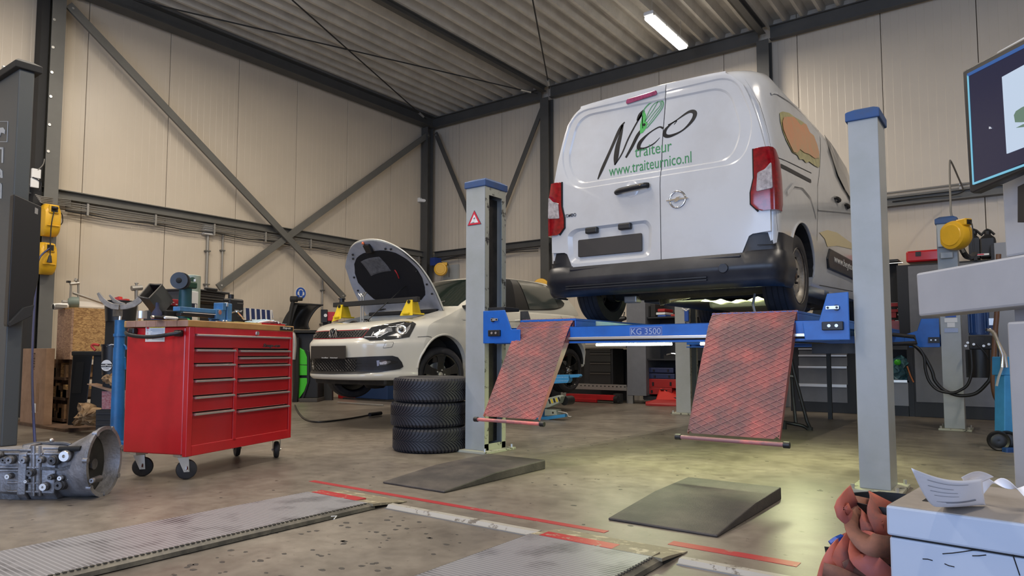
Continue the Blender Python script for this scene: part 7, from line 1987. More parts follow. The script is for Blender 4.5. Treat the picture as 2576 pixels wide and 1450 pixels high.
P('crate_below',quadbox(F2,241,305,1032,1098,.25,.02,zb=0),'black_m',t)
for k in range(4):P('crate_rib',quadbox(F2,241,305,1040+k*14,1043+k*14,.006,.012),'black',t)
def crumple(name,label,cat,F,pts,m,seed,depth=.12,d=0.0,t=None):
    rnd=random.Random(seed);t=t or T(name,label,cat,tuple(F.q(pts[0][0],pts[0][1],d)))
    cx=sum(p[0] for p in pts)/len(pts);cy=sum(p[1] for p in pts)/len(pts);mb=MB();rings=[]
    L=[F.q(x,y,d+rnd.uniform(0,.03)) for x,y in densify(pts,1)]
    c=F.q(cx,cy,d-depth*.6);vs=[]
    for k in (.35,.62,.85,1.0):
        vs.append(mb._v([c.lerp(p,k)+HF*(rnd.uniform(-.035,.03)+depth*(k**2)*.6)+HR*rnd.uniform(-.012,.012)+V(0,0,rnd.uniform(-.012,.012)) for p in L]))
    cv=mb.b.verts.new(c);n=len(L)
    for i in range(n):mb.b.faces.new((cv,vs[0][i],vs[0][(i+1)%n]))
    for a,b in zip(vs,vs[1:]):
        for i in range(n):mb.b.faces.new((a[i],b[i],b[(i+1)%n],a[(i+1)%n]))
    back=mb._v([p+HF*(depth+.05) for p in L])
    for i in range(n):mb.b.faces.new((vs[-1][i],back[i],back[(i+1)%n],vs[-1][(i+1)%n]))
    mb.b.faces.new(back);P('paper',mb,m,t);return t
M['kraft']=mat('kraft_paper',(.42,.28,.15),.8,col2=(.30,.19,.10),noise_scale=12)
crumple('paper_bag','crumpled brown paper bag lying on the floor left of the jack pole','paper bag',Front(205,1096),[(172,1077),(176,1058),(184,1040),(192,1018),(205,1018),(225,1026),(246,1032),(242,1050),(240,1072),(225,1077),(200,1070)],'kraft',4)
crumple('packing_paper','crumpled brown packing paper in the red patterned carton','paper',F2,[(250,960),(252,945),(262,938),(280,937),(296,945),(296,975),(275,977)],'kraft',8,.06)
# ================================================================ WHEEL BALANCER behind the red cabinet
F=Front(748,1012)
wb=T('wheel_balancer','black and bright green wheel balancer with a domed hood behind the red cabinet','wheel balancer',tuple(F.g))
M['lime']=mat('lime_green',(.06,.52,.03),.35);M['grey_cover']=dirty('grey_cover',(.45,.42,.38),(.3,.3,.3),.3,3,metal=.3)
P('cabinet',quadbox(F,735,800,838,1000,.5,.10,zb=.05),'black',wb,bevel=.02)
P('green_panel',MB().prism([F.q(750,880,.05),F.q(752,875,.05),F.q(764,882,.05),F.q(772,900,.05),F.q(772,945,.05),F.q(750,945,.05)],HF*.1),'lime',wb,bevel=.006)
P('green_panel',MB().prism([F.q(748,952,.05),F.q(772,952,.05),F.q(772,965,.05),F.q(765,985,.05),F.q(752,1003,.05),F.q(748,1000,.05)],HF*.1),'lime',wb,bevel=.006)
P('panel_joint',MB().prism([F.q(750,917,.048),F.q(772,918,.048),F.q(772,919.5,.048),F.q(750,918.5,.048)],HF*.01),'gap',wb)
P('right_shell',MB().prism([F.q(772,880,.06),F.q(778,885,.06),F.q(778,960,.06),F.q(765,1000,.06),F.q(756,1006,.06),F.q(770,970,.06)],HF*.2),'black',wb,bevel=.006)
P('tray_top',quadbox(F,738,795,831,838,.5,.0),'black_m',wb,bevel=.006)
P('post',MB().tube([F.q(742,1020,.0),F.q(746,960,.0),F.q(746,850,.0)],.05,8),'black',wb)
P('rim_cover',MB().tube([F.q(738,905,-.05),F.q(741,870,-.05),F.q(739,845,-.05),F.q(733,838,-.05)],.035,10,smooth=5),'grey_cover',wb,smooth=60)
# hood: a quarter cylinder shell
hp=[(705,828),(711,810),(720,792),(732,775),(741,765)];hq2=[(780,829),(776,815),(785,795),(798,778),(813,768)]
rows=[]
for (a,b_) in zip(catmull([Vector((x,y,0)) for x,y in hp],4),catmull([Vector((x,y,0)) for x,y in hq2],4)):
    rows.append([F.q(a.x+(b_.x-a.x)*k/6,a.y+(b_.y-a.y)*k/6,.10+.25*math.sin(math.pi*k/6)) for k in range(7)])
mb=MB();mb.grid(rows);ho2=P('hood',mb,'black',wb,smooth=60);md=ho2.modifiers.new('s','SOLIDIFY');md.thickness=.02
P('hood_side',MB().prism([F.q(*p,.08) for p in ((705,828),(720,792),(741,764),(750,764),(740,790),(730,828))],HF*.02),'black_m',wb)
P('hood_edge',MB().tube([F.q(741,764,.08),F.q(780,766,.08),F.q(813,768,.08)],.014,8),'black',wb)
P('hood_arm',MB().tube([F.q(725,820,.05),F.q(733,775,.05),F.q(738,755,.05)],.030,10),'black_m',wb,smooth=50)
P('hinge_head',MB().lathe([(.001,-.08),(.05,-.07),(.05,.04),(.03,.05),(.03,.12),(.001,.12)],F.q(742,753,.05),HR,16),'black_m',wb,smooth=40)
P('castor',MB().cyl(F.q(740,1032,-.05),F.q(746,1034,-.05),.055,n=20),'grey_cover',wb)
P('foot_plate',quadbox(F,752,798,1003,1013,.5,-.05,zb=0.0),'crate_grey',wb,bevel=.01)
for py_,s_ in ((848,.012),(857,.02)):P('sticker',quadbox(F,742,745,py_,py_+7,.002,-.052),'white',wb)
bm_=T('bead_machine','small red air unit with white dial behind the bonnet support foot','air unit',tuple(F.q(815,800,.4)))
P('body',quadbox(F,812,842,785,808,.25,.3),'red',bm_,bevel=.01);P('face',quadbox(F,807,823,779,812,.05,.26),'black',bm_,bevel=.006);q=F.q(819,794,.255);P('dial',MB().cyl(q,q-HF*.006,.028,n=20),'white',bm_)
P('bracket',quadbox(F,812,830,808,826,.1,.3),'black_m',bm_);P('stand',quadbox(F,815,835,826,1000,.1,.4,zb=0),'black_m',bm_)
cb2=T('floor_cable','black cable snaking over the floor from behind the red cabinet to the tyre stack','cable',tuple(oz(850,1062)))
P('cable',MB().tube([oz(742,1020,.012),oz(752,1040,.012),oz(770,1056,.012),oz(800,1062,.012),oz(850,1058,.012),oz(900,1050,.012),oz(935,1043,.012)],.010,7,smooth=6),'black',cb2,smooth=60)
P('connector',MB().cyl(oz(930,1044,.03),oz(958,1040,.03),.025,n=12),'black',cb2)
t=T('wall_hose','thin brown hose hanging at the foot of the left wall under the white car','hose',tuple(oz(800,985)));P('hose',MB().tube([F.q(833,960,.6),F.q(830,975,.6),F.q(820,984,.6),F.q(790,985,.6),F.q(770,990,.6)],.012,6,smooth=4),'card2',t)
t=T('steel_bar','thin pale steel bar lying on the floor under the nose of the white car','bar',tuple(oz(900,1018)));P('bar',MB().cyl(oz(850,1013,.02),oz(965,1020,.02),.012,n=6),'galv',t)
# ================================================================ BACK WALL FURNITURE
YC=10.02
def B(px,py,y=YC):return oy(px,py,y)
M['cab_dark']=mat('cabinet_black',(.016,.017,.02),.5);M['cab_grey']=mat('cabinet_grey',(.16,.165,.18),.42,noise_amt=.08);M['cab_grey2']=mat('cabinet_light_grey',(.27,.28,.30),.42)
def bbox(px0,px1,py0,py1,y0,y1,zb=None,zt=None):
    yy=y0;a,b_=B(px0,py1,yy),B(px1,py0,yy);mb=MB();mb.box(a.x,b_.x,y0,y1,a.z if zb is None else zb,b_.z if zt is None else zt);return mb
# drawer cabinet (A)
tag(P('worktop',MB().box(B(1940,868).x,B(2258,868).x,YC-.03,YC+.62,B(2080,868).z+.004,B(2080,862).z),'cab_dark',bevel=.004),'long black worktop lying over the drawer cabinets along the back wall','worktop')
t=T('drawer_cabinet','black workshop cabinet with four grey drawers seen right of the right ramp','cabinet',tuple(B(2085,1045)))
P('carcass',bbox(1990,2164,868,1040,YC,YC+.6,zb=0),'cab_dark',t,bevel=.004)
for (y0,y1) in ((882,893),(899,920),(928,966),(974,1010)):
    d=P('drawer',bbox(2010,2131,y0,y1,YC-.012,YC+.01),'cab_grey',t,bevel=.003);P('handle_strip',bbox(2008,2130,y0-6,y0-1.5,YC-.03,YC-.01),'alu',d,bevel=.002)
t=T('narrow_cabinet','black cabinet with an open front and one pale drawer behind the right post','cabinet',tuple(B(2240,1045)))
P('carcass_side',bbox(2168,2180,868,1043,YC,YC+.6,zb=0),'cab_dark',t);P('carcass_side',bbox(2287,2300,868,1048,YC,YC+.6,zb=0),'cab_dark',t)
P('plinth',bbox(2181,2287,1018,1046,YC,YC+.6,zb=0),'cab_dark',t);P('back',bbox(2180,2287,868,1018,YC+.58,YC+.6),'cab_dark',t);P('inner_shelf',MB().box(B(2180,960).x,B(2287,960).x,YC,YC+.6,B(2240,962).z,B(2240,958).z),'cab_dark',t)
d=P('drawer',bbox(2182,2284,962,1018,YC-.012,YC+.01),'cab_grey2',t);P('handle_strip',bbox(2182,2282,957,961,YC-.03,YC-.01),'alu',d)
F3=Front(2270,1046)
t=crumple('teal_bag','crumpled teal plastic bag with orange cord on the pale drawer','bag',F3,[(2256,957),(2250,930),(2258,905),(2275,895),(2292,910),(2290,940),(2284,958)],mat('teal_bag',(.05,.14,.17),.35,noise_amt=.4,noise_scale=20),13,.08,-.15)
P('cord',MB().tube([F3.q(2282,922,-.2),F3.q(2290,945,-.2),F3.q(2298,962,-.2)],.009,6),mat('orange_cord',(.6,.2,.07),.5),t);P('green_part',MB().sphere(F3.q(2258,912,-.18),.04,12),'lime',t)
# tall grey cabinet (C)
t=T('tall_cabinet','tall black framed cabinet with grey doors behind the yellow reel and hoses','cabinet',tuple(B(2400,1050)))
P('carcass',bbox(2262,2502,652,864,YC-.005,YC+.6),'cab_dark',t,bevel=.004);P('carcass',bbox(2302,2502,864,1050,YC-.005,YC+.6,zb=0),'cab_dark',t,bevel=.004)
for (x0,x1,y0,y1) in ((2291,2400,663,860),(2305,2400,870,1012),(2404,2498,657,1022)):P('door',bbox(x0,x1,y0,y1,YC-.022,YC-.005),'cab_grey',t,bevel=.003)
t=T('tall_cabinet','taller black cabinet with a pale door at the right beside the console','cabinet',tuple(B(2540,1055)))
P('carcass',bbox(2512,2760,596,1060,YC-.006,YC+.6,zb=0),'cab_dark',t,bevel=.004);P('door',bbox(2520,2600,604,1030,YC-.022,YC-.006),'cab_grey2',t,bevel=.003)
zct=B(2400,652).z
t=T('red_case','long red plastic case lying on top of the tall grey cabinet','case',tuple(B(2320,650)))
P('case',MB().box(B(2277,640).x,B(2366,640).x,YC+.05,YC+.4,zct,B(2320,628).z),'red',t,bevel=.025);P('latch',bbox(2303,2316,633,645,YC+.04,YC+.05),'black',t)
for k,(x0,x1,lab) in enumerate(((2436,2462,'left of two black jerrycans on the tall cabinet, half behind the yellow reel'),(2464,2504,'right of two black jerrycans on the tall cabinet'))):
    t=T('jerrycan',lab,'jerrycan',tuple(B((x0+x1)/2,638)),0,'black jerrycans');a,b_=B(x0,638),B(x1,595)
    P('can',MB().loft([[V(a.x,YC+.1,zct),V(b_.x,YC+.1,zct),V(b_.x,YC+.3,zct),V(a.x,YC+.3,zct)],[V(a.x,YC+.1,b_.z),V(b_.x,YC+.1,b_.z),V(b_.x,YC+.3,b_.z),V(a.x,YC+.3,b_.z)],[V(a.x+.06,YC+.14,b_.z+.06),V(b_.x-.06,YC+.14,b_.z+.06),V(b_.x-.06,YC+.26,b_.z+.06),V(a.x+.06,YC+.26,b_.z+.06)]]),'black',t,bevel=.02)
    P('cap',MB().cyl(((a.x+b_.x)/2,YC+.2,b_.z+.05),((a.x+b_.x)/2,YC+.2,b_.z+.10),.035,n=14),'black',t);P('can_handle',MB().tube([((a.x+b_.x)/2-.07,YC+.2,b_.z+.05),((a.x+b_.x)/2,YC+.2,b_.z+.12),((a.x+b_.x)/2+.07,YC+.2,b_.z+.05)],.014,8,smooth=3),'black',t)
t=T('name_strip','small red and white name strip with tools on the cabinet beside the reel','sign',tuple(B(2470,640)));P('strip',bbox(2456,2488,637,644,YC-.06,YC-.05),'white',t);P('strip_red',bbox(2457,2475,638.5,642.5,YC-.062,YC-.06),'sk_red',t);P('tool_clutter',MB().tube([B(2418,625,9.0),B(2428,642,9.0),B(2440,648,9.2),B(2452,640,9.6)],.03,7,smooth=3),'black',t)
P('strip_holder',bbox(2450,2458,636,655,YC-.05,YC-.02),'black',t)
# wall niche with light and red tools
t=T('tool_niche','dark tool niche with a thin strip light and red tools seen right of the post','niche',tuple(B(2235,860)))
P('back_board',bbox(2160,2258,652,862,YC+.40,YC+.42),'cab_dark',t);P('top_board',MB().box(B(2150,652).x,B(2257,652).x,YC+.05,YC+.42,B(2240,656).z,B(2240,652).z),'cab_dark',t)
P('strip_light',bbox(2225,2271,660,664,YC+.1,YC+.12),mat('niche_lamp',(1,1,1),.4,emit=((1,.97,.9),1.2)),t)
M['tool_red']=mat('tool_red',(.30,.012,.012),.45)
for i,(x0,x1,y0,y1,mm) in enumerate(((2252,2286,762,772,'tool_red'),(2252,2284,778,786,'tool_red'),(2254,2276,785,800,'tool_red'),(2262,2272,805,830,'tool_red'),(2254,2275,827,832,'tool_red'),(2274,2287,806,816,'white'),(2274,2287,821,825,'white'),(2262,2288,761,762.5,'white'),(2255,2262,776,777.5,'white'),(2279,2286,776,777.5,'white'),(2280,2287,790,794,'white'))):
    P('red_tool' if mm=='tool_red' else 'shelf_edge',bbox(x0-22,x1-22,y0,y1,YC+.2+.01*(i%3),YC+.3),mm,t)
# workbench with black drawers (left of the right ramp)
t=T('workbench','workbench with pale edge and perforated steel legs behind the rear wheel of the white car','workbench',tuple(B(1520,1010)))
P('bench_top',MB().box(B(1300,870).x,B(1576,870).x,YC-.02,YC+.6,B(1520,875).z,B(1520,867).z),'galv',t,bevel=.003)
P('lower_rail',bbox(1300,1576,969,974,YC,YC+.04),'galv',t)
for k in range(28):
    xx=B(1300+k*10,971).x;P('rail_hole',MB().box(xx,xx+.025,YC-.002,YC,B(1500,973).z,B(1500,970.5).z),'gap',t)
for px in (1418,1584,1300):
    l_=P('leg',bbox(px-7,px+6,975 if px>1400 else 875,1016,YC,YC+.05,zb=0),'galv',t)
    for k in range(5):q=B(px,980+k*8);P('leg_hole',MB().box(q.x-.01,q.x+.01,YC-.002,YC,q.z-.008,q.z+.008),'gap',l_)
t=T('black_drawer_unit','black drawer unit with four drawers hung under the workbench','drawer unit',tuple(B(1510,965)))
P('carcass',bbox(1470,1541,877,966,YC+.04,YC+.42),'cab_dark',t,bevel=.004)
for (y0,y1) in ((879,887),(890,911),(914,936),(939,965)):d=P('drawer',bbox(1483,1536,y0,y1,YC+.025,YC+.04),'black_m',t,bevel=.003);P('drawer_lip',bbox(1484,1535,y0,y0+2.5,YC+.012,YC+.025),'crate_grey',d)
P('bench_back',bbox(1300,1576,880,1010,YC+.55,YC+.58),'cab_dark',t)
t=T('red_floor_jack','long low red floor jack parked under the workbench','jack',tuple(B(1500,1008)))
P('beam',bbox(1424,1545,996,1003,YC-.25,YC-.1),'red',t,bevel=.005);P('beam',bbox(1427,1500,1005,1010,YC-.28,YC-.24),'red',t,bevel=.005);P('wheel',MB().cyl(B(1546,1005,YC-.3),B(1555,1005,YC-.3),.05,n=16),'black',t);P('frame',bbox(1543,1560,992,1014,YC-.2,YC-.1),'black_m',t)
t=T('shelf_unit','tall dark grey side panel of the shelf unit beside the workbench','shelf unit',tuple(B(1640,1015)))
P('side_panel',bbox(1578,1622,700,995,YC-.06,YC+.5),'cab_grey',t,bevel=.003)
P('foot',bbox(1580,1592,995,1016,YC-.05,YC+.0,zb=0),'galv',t)
P('back_panel',bbox(1618,1800,700,1005,YC+.48,YC+.5),'cab_dark',t)
P('far_side',bbox(1795,1802,700,1005,YC,YC+.5,zb=0),'cab_dark',t)
for y in (799,905):P('shelf',MB().box(B(1620,y).x,B(1798,y).x,YC-.01,YC+.48,B(1660,y+2).z,B(1660,y-2).z),'cab_dark',t)
P('bottom',MB().box(B(1620,1000).x,B(1798,1000).x,YC-.01,YC+.48,.06,.12),'cab_dark',t)
def shelf_box(label,x0,x1,y0,y1,m,cat='case',name='tool_case',dy=.05,latch=True,grp=None):
    t=T(name,label,cat,tuple(B((x0+x1)/2,y1)),0,grp);P('case',bbox(x0,x1,y0,y1,YC+dy,YC+.38),m,t,bevel=.008)
    if latch:
        for px in (x0+(x1-x0)*.22,x0+(x1-x0)*.78):P('latch',bbox(px-2,px+2,y0+(y1-y0)*.35,y0+(y1-y0)*.8,YC+dy-.01,YC+dy),'black',t)
    return t
M['case_blue']=mat('case_blue',(.02,.03,.09),.5);M['case_red']=mat('case_red',(.38,.02,.018),.45)
shelf_box('upper of two dark blue cases on the lower shelf',1630,1694,926,938,'case_blue')
shelf_box('lower of two dark blue cases on the lower shelf',1632,1697,941,953,'case_blue')
shelf_box('upper red tool case stacked under the blue cases',1625,1704,955,975,'case_red')
shelf_box('lower red tool case at the bottom of the shelf unit',1625,1690,977,992,'case_red')
shelf_box('red box topmost of the small stack on the upper shelf',1654,1672,777,785,'case_red','box','small_box',latch=False)
shelf_box('white box in the middle of the small stack on the upper shelf',1650,1673,786,793,'white','box','small_box',latch=False)
shelf_box('blue box at the bottom of the small stack on the upper shelf',1654,1674,793,799,'sign_blue','box','small_box',latch=False)
shelf_box('black folder standing at the left of the upper shelf',1622,1634,770,798,'black_m','folder','folder',latch=False)
shelf_box('black folder with a white spine mark on the upper shelf',1636,1648,765,798,'black_m','folder','folder',latch=False)
t=shelf_box('black case with small white letters on the upper shelf',1692,1722,780,789,'black_m',latch=False);shelf_box('red case under the black one on the upper shelf',1687,1722,790,798,'case_red',latch=False)
for px in (1697,1708):P('print_mark',bbox(px,px+6,782,784,YC+.045,YC+.05),'white',t)
t=T('silver_tool','shiny metal tool lying on the middle shelf','tool',tuple(B(1690,900)));P('tool',MB().tube([B(1677,893,YC+.1),B(1690,890,YC+.1),B(1705,892,YC+.1)],.015,8),'chrome',t);P('tool_base',bbox(1670,1710,894,903,YC+.1,YC+.3),'black',t)
# open red case leaning on the floor
F4=Front(1660,1022)
t=T('open_red_case','open empty red blow-moulded tool case on the floor against the shelf unit','case',tuple(F4.g))
P('lid',MB().prism([F4.q(1663,973,.35),F4.q(1722,973,.35),F4.q(1722,1012,.05),F4.q(1650,1010,.05)],HF*.05),mat('bright_red_case',(.60,.03,.02),.4),t,bevel=.006)
P('tray',MB().prism([F4.q(1624,1016,-.02),F4.q(1650,1010,.05),F4.q(1722,1012,.05),F4.q(1722,1018,-.02),F4.q(1700,1026,-.06),F4.q(1624,1021,-.04)],V(0,0,.03)),'case_red',t,bevel=.004)
for k in range(9):x=1662+(k%3)*18;y=980+(k//3)*9;P('moulding',MB().prism([F4.q(x,y,.25),F4.q(x+9,y,.25),F4.q(x+9,y+1.6,.24),F4.q(x,y+1.6,.24)],HF*.08),'gap',t)
# small vise-like fitting on bench
t=T('bench_fitting','small black fitting on the workbench seen under the van','fitting',tuple(B(1560,805)));P('body',MB().lathe([(.001,-.12),(.03,-.1),(.05,0),(.03,.1),(.001,.12)],B(1560,803),(1,0,.1),12),'black',t);P('stem',MB().cyl(B(1568,803),B(1571,785),.008,n=6),'black',t);P('stand',MB().cyl(B(1562,867),B(1562,803),.02,n=8),'black',t)
# green bottle beside the right runway, pegboard behind
t=T('perforated_panel','blue grey perforated panel standing behind the right blue carriage','panel',tuple(B(2060,800)));P('panel',MB().prism([oy(2048,770,9.0),oy(2080,770,9.0),oy(2066,812,9.0),oy(2038,812,9.0)],(0,.03,0)),'cab_grey2',t)
P('stand',MB().box(oy(2050,0,9.0).x,oy(2060,0,9.0).x,9.02,9.06,0,oy(2050,800,9.0).z),'cab_dark',t)
# dark stool / trestle right of the right ramp
F5=Front(2040,1083)
t=T('folding_trestle','black tubular trestle standing behind the right ramp','trestle',tuple(F5.g))
P('tube',MB().tube([F5.q(1990,900,.1),F5.q(1998,940,.1),F5.q(2030,1060,0),F5.q(2041,1084,0)],.018,8),'black',t,smooth=60)
P('tube',MB().tube([F5.q(1990,925,.2),F5.q(1995,1000,.2),F5.q(2002,1065,.15)],.018,8),'black',t)
P('tube',MB().tube([F5.q(1970,1062,.1),F5.q(1990,1066,.1),F5.q(2020,1072,.05),F5.q(2036,1083,0)],.018,8,smooth=3),'black',t,smooth=60)
P('brace',MB().tube([F5.q(1985,946,.12),F5.q(2002,948,.1)],.012,8),'galv',t)
for p in ((2038,1083,0),(1972,1062,.1)):q=F5.q(*p);P('rubber_foot',MB().cyl((q.x,q.y,0),(q.x,q.y,max(.03,q.z+.01)),.028,n=12),'black_m',t)
# ================================================================ RIGHT: engine crane, console with screen, box, straps
F6=Front(2535,1135)
t=T('engine_crane','blue workshop crane with chrome handles and black wheels at the right','crane',tuple(F6.g))
P('column',quadbox(F6,2527,2600,945,1090,.12,.05),'light_blue',t,bevel=.006);P('column_head',quadbox(F6,2520,2560,898,945,.12,.05),'light_blue',t,bevel=.006)
P('column_foot',quadbox(F6,2530,2600,1090,1130,.15,.05),'lift_blue',t,bevel=.02)
for a in (((2481,830),(2496,833),(2528,895),(2532,925)),((2489,829),(2502,840),(2522,893),(2521,925))):P('handle_bar',MB().tube([F6.q(*p,.02) for p in a],.014,8),'chrome',t,smooth=60)
P('chain',MB().tube([F6.q(2521,925),F6.q(2512,950),F6.q(2507,972)],.010,6),'zinc',t)
for (px,py,r) in ((2512,1102,25),(2536,1116,25)):
    q=F6.q(px,py);rw=(F6.q(px,py-r)-q).length;ax=(HF*-.8+HR*-.45).normalized();P('wheel',MB().lathe([(.001,.02),(rw*.4,.025),(rw*.7,.015),(rw*.9,.025),(rw,.012),(rw,-.03),(.001,-.03)],(q.x,q.y,rw+.05*0),ax,32),'black',t,smooth=40)
P('foot_bracket',quadbox(F6,2532,2590,1128,1165,.06,-.1),'motor_blue',t,bevel=.01);P('bolt',MB().cyl(F6.q(2528,1146,-.1),F6.q(2546,1145,-.1),.012,n=10),'alu',t)
F7=Front(2508,1100)
t=T('rusty_pipe','brown vertical hose between the hydraulic motor and the console','hose',tuple(F7.q(2505,900)))
P('hose',MB().tube([F7.q(2512,640),F7.q(2508,780),F7.q(2504,830),F7.q(2500,900),F7.q(2498,960),F7.q(2505,1000),F7.q(2522,1018),F7.q(2545,1020),F7.q(2575,1060),F7.q(2580,1100)],.022,8,smooth=5),mat('brown_hose',(.13,.06,.03),.5),t,smooth=60)
# console: direction almost along the view
ka=R(4.5);KD=(HF*math.cos(ka)-HR*math.sin(ka)).normalized();KN=V(KD.y,-KD.x,0) # KN points right
K0=V(0,0,0)+HR*1.60+HF*0.0-HR*0.0
def K(px,py,d=0.0):return opl(px,py,K0+KN*d,KN)
M['console_grey']=dirty('console_grey_paint',(.36,.37,.40),(.32,.33,.36),.42,3)
pa=K(2540,1000);
con=T('test_console','grey test console with a long cross arm at the right edge of the picture','console',(K(2540,1000).x,K(2540,1000).y,0))
def kprism(px_list,thick,m,name,par,d=0.0,bevel=.008,**k):return P(name,MB().prism([K(x,y,d) for x,y in px_list],KN*thick),m,par,bevel=bevel,**k)
kprism([(2303,688),(2640,628),(2640,763),(2310,797)],.10,'console_grey','cross_arm',con)
a=K(2540,1000,.02);z0c=0;b1=a-KD*.5
P('lower_column',MB().prism([V(a.x,a.y,0),V(b1.x,b1.y,0),V(b1.x,b1.y,K(2545,808).z),V(a.x,a.y,K(2545,808).z)],KN*.25),'console_grey',con,bevel=.008)
a=K(2524,560,.10);b1=a-KD*.5;zb_=K(2524,650,.1).z
P('upper_column',MB().prism([V(a.x,a.y,zb_),V(b1.x,b1.y,zb_),V(b1.x,b1.y,K(2530,440,.1).z+.4),V(a.x,a.y,K(2530,440,.1).z+.4)],KN*.20),'console_grey',con,bevel=.008)
a=K(2548,700,.12);b1=a-KD*.3;P('inner_column',MB().prism([V(a.x,a.y,0.3),V(b1.x,b1.y,0.3),V(b1.x,b1.y,1.2),V(a.x,a.y,1.2)],KN*.12),'console_grey',con)
scr=T('monitor','flat black monitor showing a dark screen with a car picture at the upper right','monitor',tuple(K(2440,488)))
M['screen']=mat('screen_dark',(.006,.006,.012),.15,emit=((.012,.013,.035),1.0));M['screen_cyan']=mat('screen_cyan',(.02,.05,.06),.2,emit=((.18,.50,.68),.8));M['screen_blue']=mat('screen_blue',(.0,.01,.03),.2,emit=((.03,.10,.32),.8));M['screen_pale']=mat('screen_pale',(.1,.1,.1),.2,emit=((.42,.52,.66),.9));M['screen_green']=mat('screen_green',(.03,.04,.03),.2,emit=((.10,.17,.13),.9))
kprism([(2420,180),(2432,172),(2660,50),(2660,392),(2446,487),(2438,484)],.035,'black','bezel',scr,bevel=.006)
kprism([(2436,186),(2660,70),(2660,375),(2449,464)],-.003,'screen','screen_panel',scr,bevel=0)
kprism([(2436,186),(2660,70),(2660,80),(2437,193)],-.005,'screen_blue','menu_bar',scr,bevel=0)
kprism([(2436,190),(2439,190),(2453,463),(2450,465)],-.005,'screen_cyan','frame_line',scr,bevel=0);kprism([(2450,465),(2452,460),(2660,383),(2660,388)],-.005,'screen_cyan','frame_line',scr,bevel=0)
kprism([(2525,194),(2660,120),(2660,340),(2537,387)],-.006,'screen_pale','picture',scr,bevel=0)
kprism([(2557,290),(2562,280),(2576,271),(2640,240),(2640,300),(2576,308),(2560,308)],-.008,'screen_green','car_picture',scr,bevel=0);kprism([(2562,322),(2580,313),(2640,300),(2640,312),(2580,320)],-.008,'screen_green','car_picture',scr,bevel=0)
kprism([(2494,319),(2498,324),(2494,325)],-.008,'white','pointer',scr,bevel=0)
P('neck',MB().prism([K(2560,470,.035),K(2600,450,.035),K(2600,560,.035),K(2560,560,.035)],KN*.08),'black',scr)
# pale blue steel box with papers
BA=R(43);bf=(HF*math.cos(BA)+HR*math.sin(BA));br_=(HR*math.cos(BA)-HF*math.sin(BA))
zbx=.45;c0=oz(2228,1272,zbx)
M['box_blue']=worn_paint('pale_box_paint',(.42,.47,.56),(.16,.17,.19),.69,7,.38)
M['box_top']=dirty('dusty_box_top',(.36,.32,.28),(.25,.22,.19),.5,6)
bt_=T('steel_box','pale chipped steel box in the foreground corner with papers on top','box',(c0.x,c0.y,0),math.atan2(br_.y,br_.x))
BM=MW[bt_]
# local x = right, local y = away
P('lid',MB().box(0,.75,0,.42,zbx-.065,zbx),'box_blue',bt_,world=False,bevel=.005);P('lid_top',MB().box(.004,.746,.004,.416,zbx-.001,zbx+.0012),'box_top',bt_,world=False)
P('body',MB().box(.004,.746,.004,.416,0.0,zbx-.069),'box_blue',bt_,world=False,bevel=.005);P('lid_gap',MB().box(.008,.74,.008,.41,zbx-.07,zbx-.064),'gap',bt_,world=False)
rnd=random.Random(31)
for (x0,y0,x1,y1) in ((2535,1353,2565,1450),(2370,1395,2420,1390),(2420,1390,2475,1385),(2445,1400,2480,1398),(2375,1420,2400,1428),(2320,1408,2345,1412),(2515,1365,2545,1345)):
    pts=[BM.inverted()@opl(x,y,c0,bf) for x,y in ((x0,y0),((x0+x1)/2+rnd.uniform(-2,2),(y0+y1)/2+rnd.uniform(-2,2)),(x1,y1))]
    P('scratch',MB().tube([V(p.x,.0035,p.z) for p in pts],.0011,4),'gap',bt_,world=False)
P('top_hole',MB().box(.05,.075,.10,.16,zbx+.001,zbx+.002),'gap',bt_,world=False)
M['paper']=mat('paper',(.78,.78,.82),.6);M['ink']=mat('ink',(.25,.26,.30),.6)
def paper(label,corners,curl,seed):
    """corners in pixels with heights: bl, br, tr, tl"""
    P4=[oz(x,y,z) for x,y,z in corners];rnd=random.Random(seed);rows=[]
    t=T('paper_sheet',label,'paper',tuple(P4[0]))
    for i in range(25):
        u=i/24;row=[]
        for j in range(19):
            v=j/18;p=P4[0].lerp(P4[1],u).lerp(P4[3].lerp(P4[2],u),v);row.append(p+V(0,0,curl(u,v)))
        rows.append(row)
    mb=MB();mb.grid(rows);o=P('sheet',mb,'paper',t,smooth=60);md=o.modifiers.new('s','SOLIDIFY');md.thickness=.0006
    def pt(u,v):return P4[0].lerp(P4[1],u).lerp(P4[3].lerp(P4[2],u),v)+V(0,0,curl(u,v)+.002)-HF*.004
    return t,pt
t,pt=paper('curled printed sheet with grey table rows on the steel box',((2375,1270,zbx+.004),(2480,1271,zbx+.004),(2470,1205,zbx+.075),(2292,1178,zbx+.13)),lambda u,v:-.012*math.sin(math.pi*u)*v-.03*math.sin(math.pi*v)*(1-.5*u),1)
for (u0,u1,v,w_) in ((.15,.75,.90,.008),(.12,.5,.82,.008),(.12,.55,.75,.008),(.15,.55,.68,.008),(.12,.82,.50,.05),(.18,.62,.32,.02),(.45,.85,.12,.008)):
    g=MB();g.grid([[pt(u0+(u1-u0)*k/8,v),pt(u0+(u1-u0)*k/8,v+w_)] for k in range(9)]);P('print_line',g,'ink',t,fix=False)
t,pt=paper('folded crumpled white sheet lying right of the printed sheet on the steel box',((2455,1262,zbx+.004),(2640,1268,zbx+.03),(2650,1232,zbx+.05),(2470,1208,zbx+.06)),lambda u,v:.05*math.sin(math.pi*u*1.1)**2*(1-v)+.012*math.sin(7*u+2*v),2)
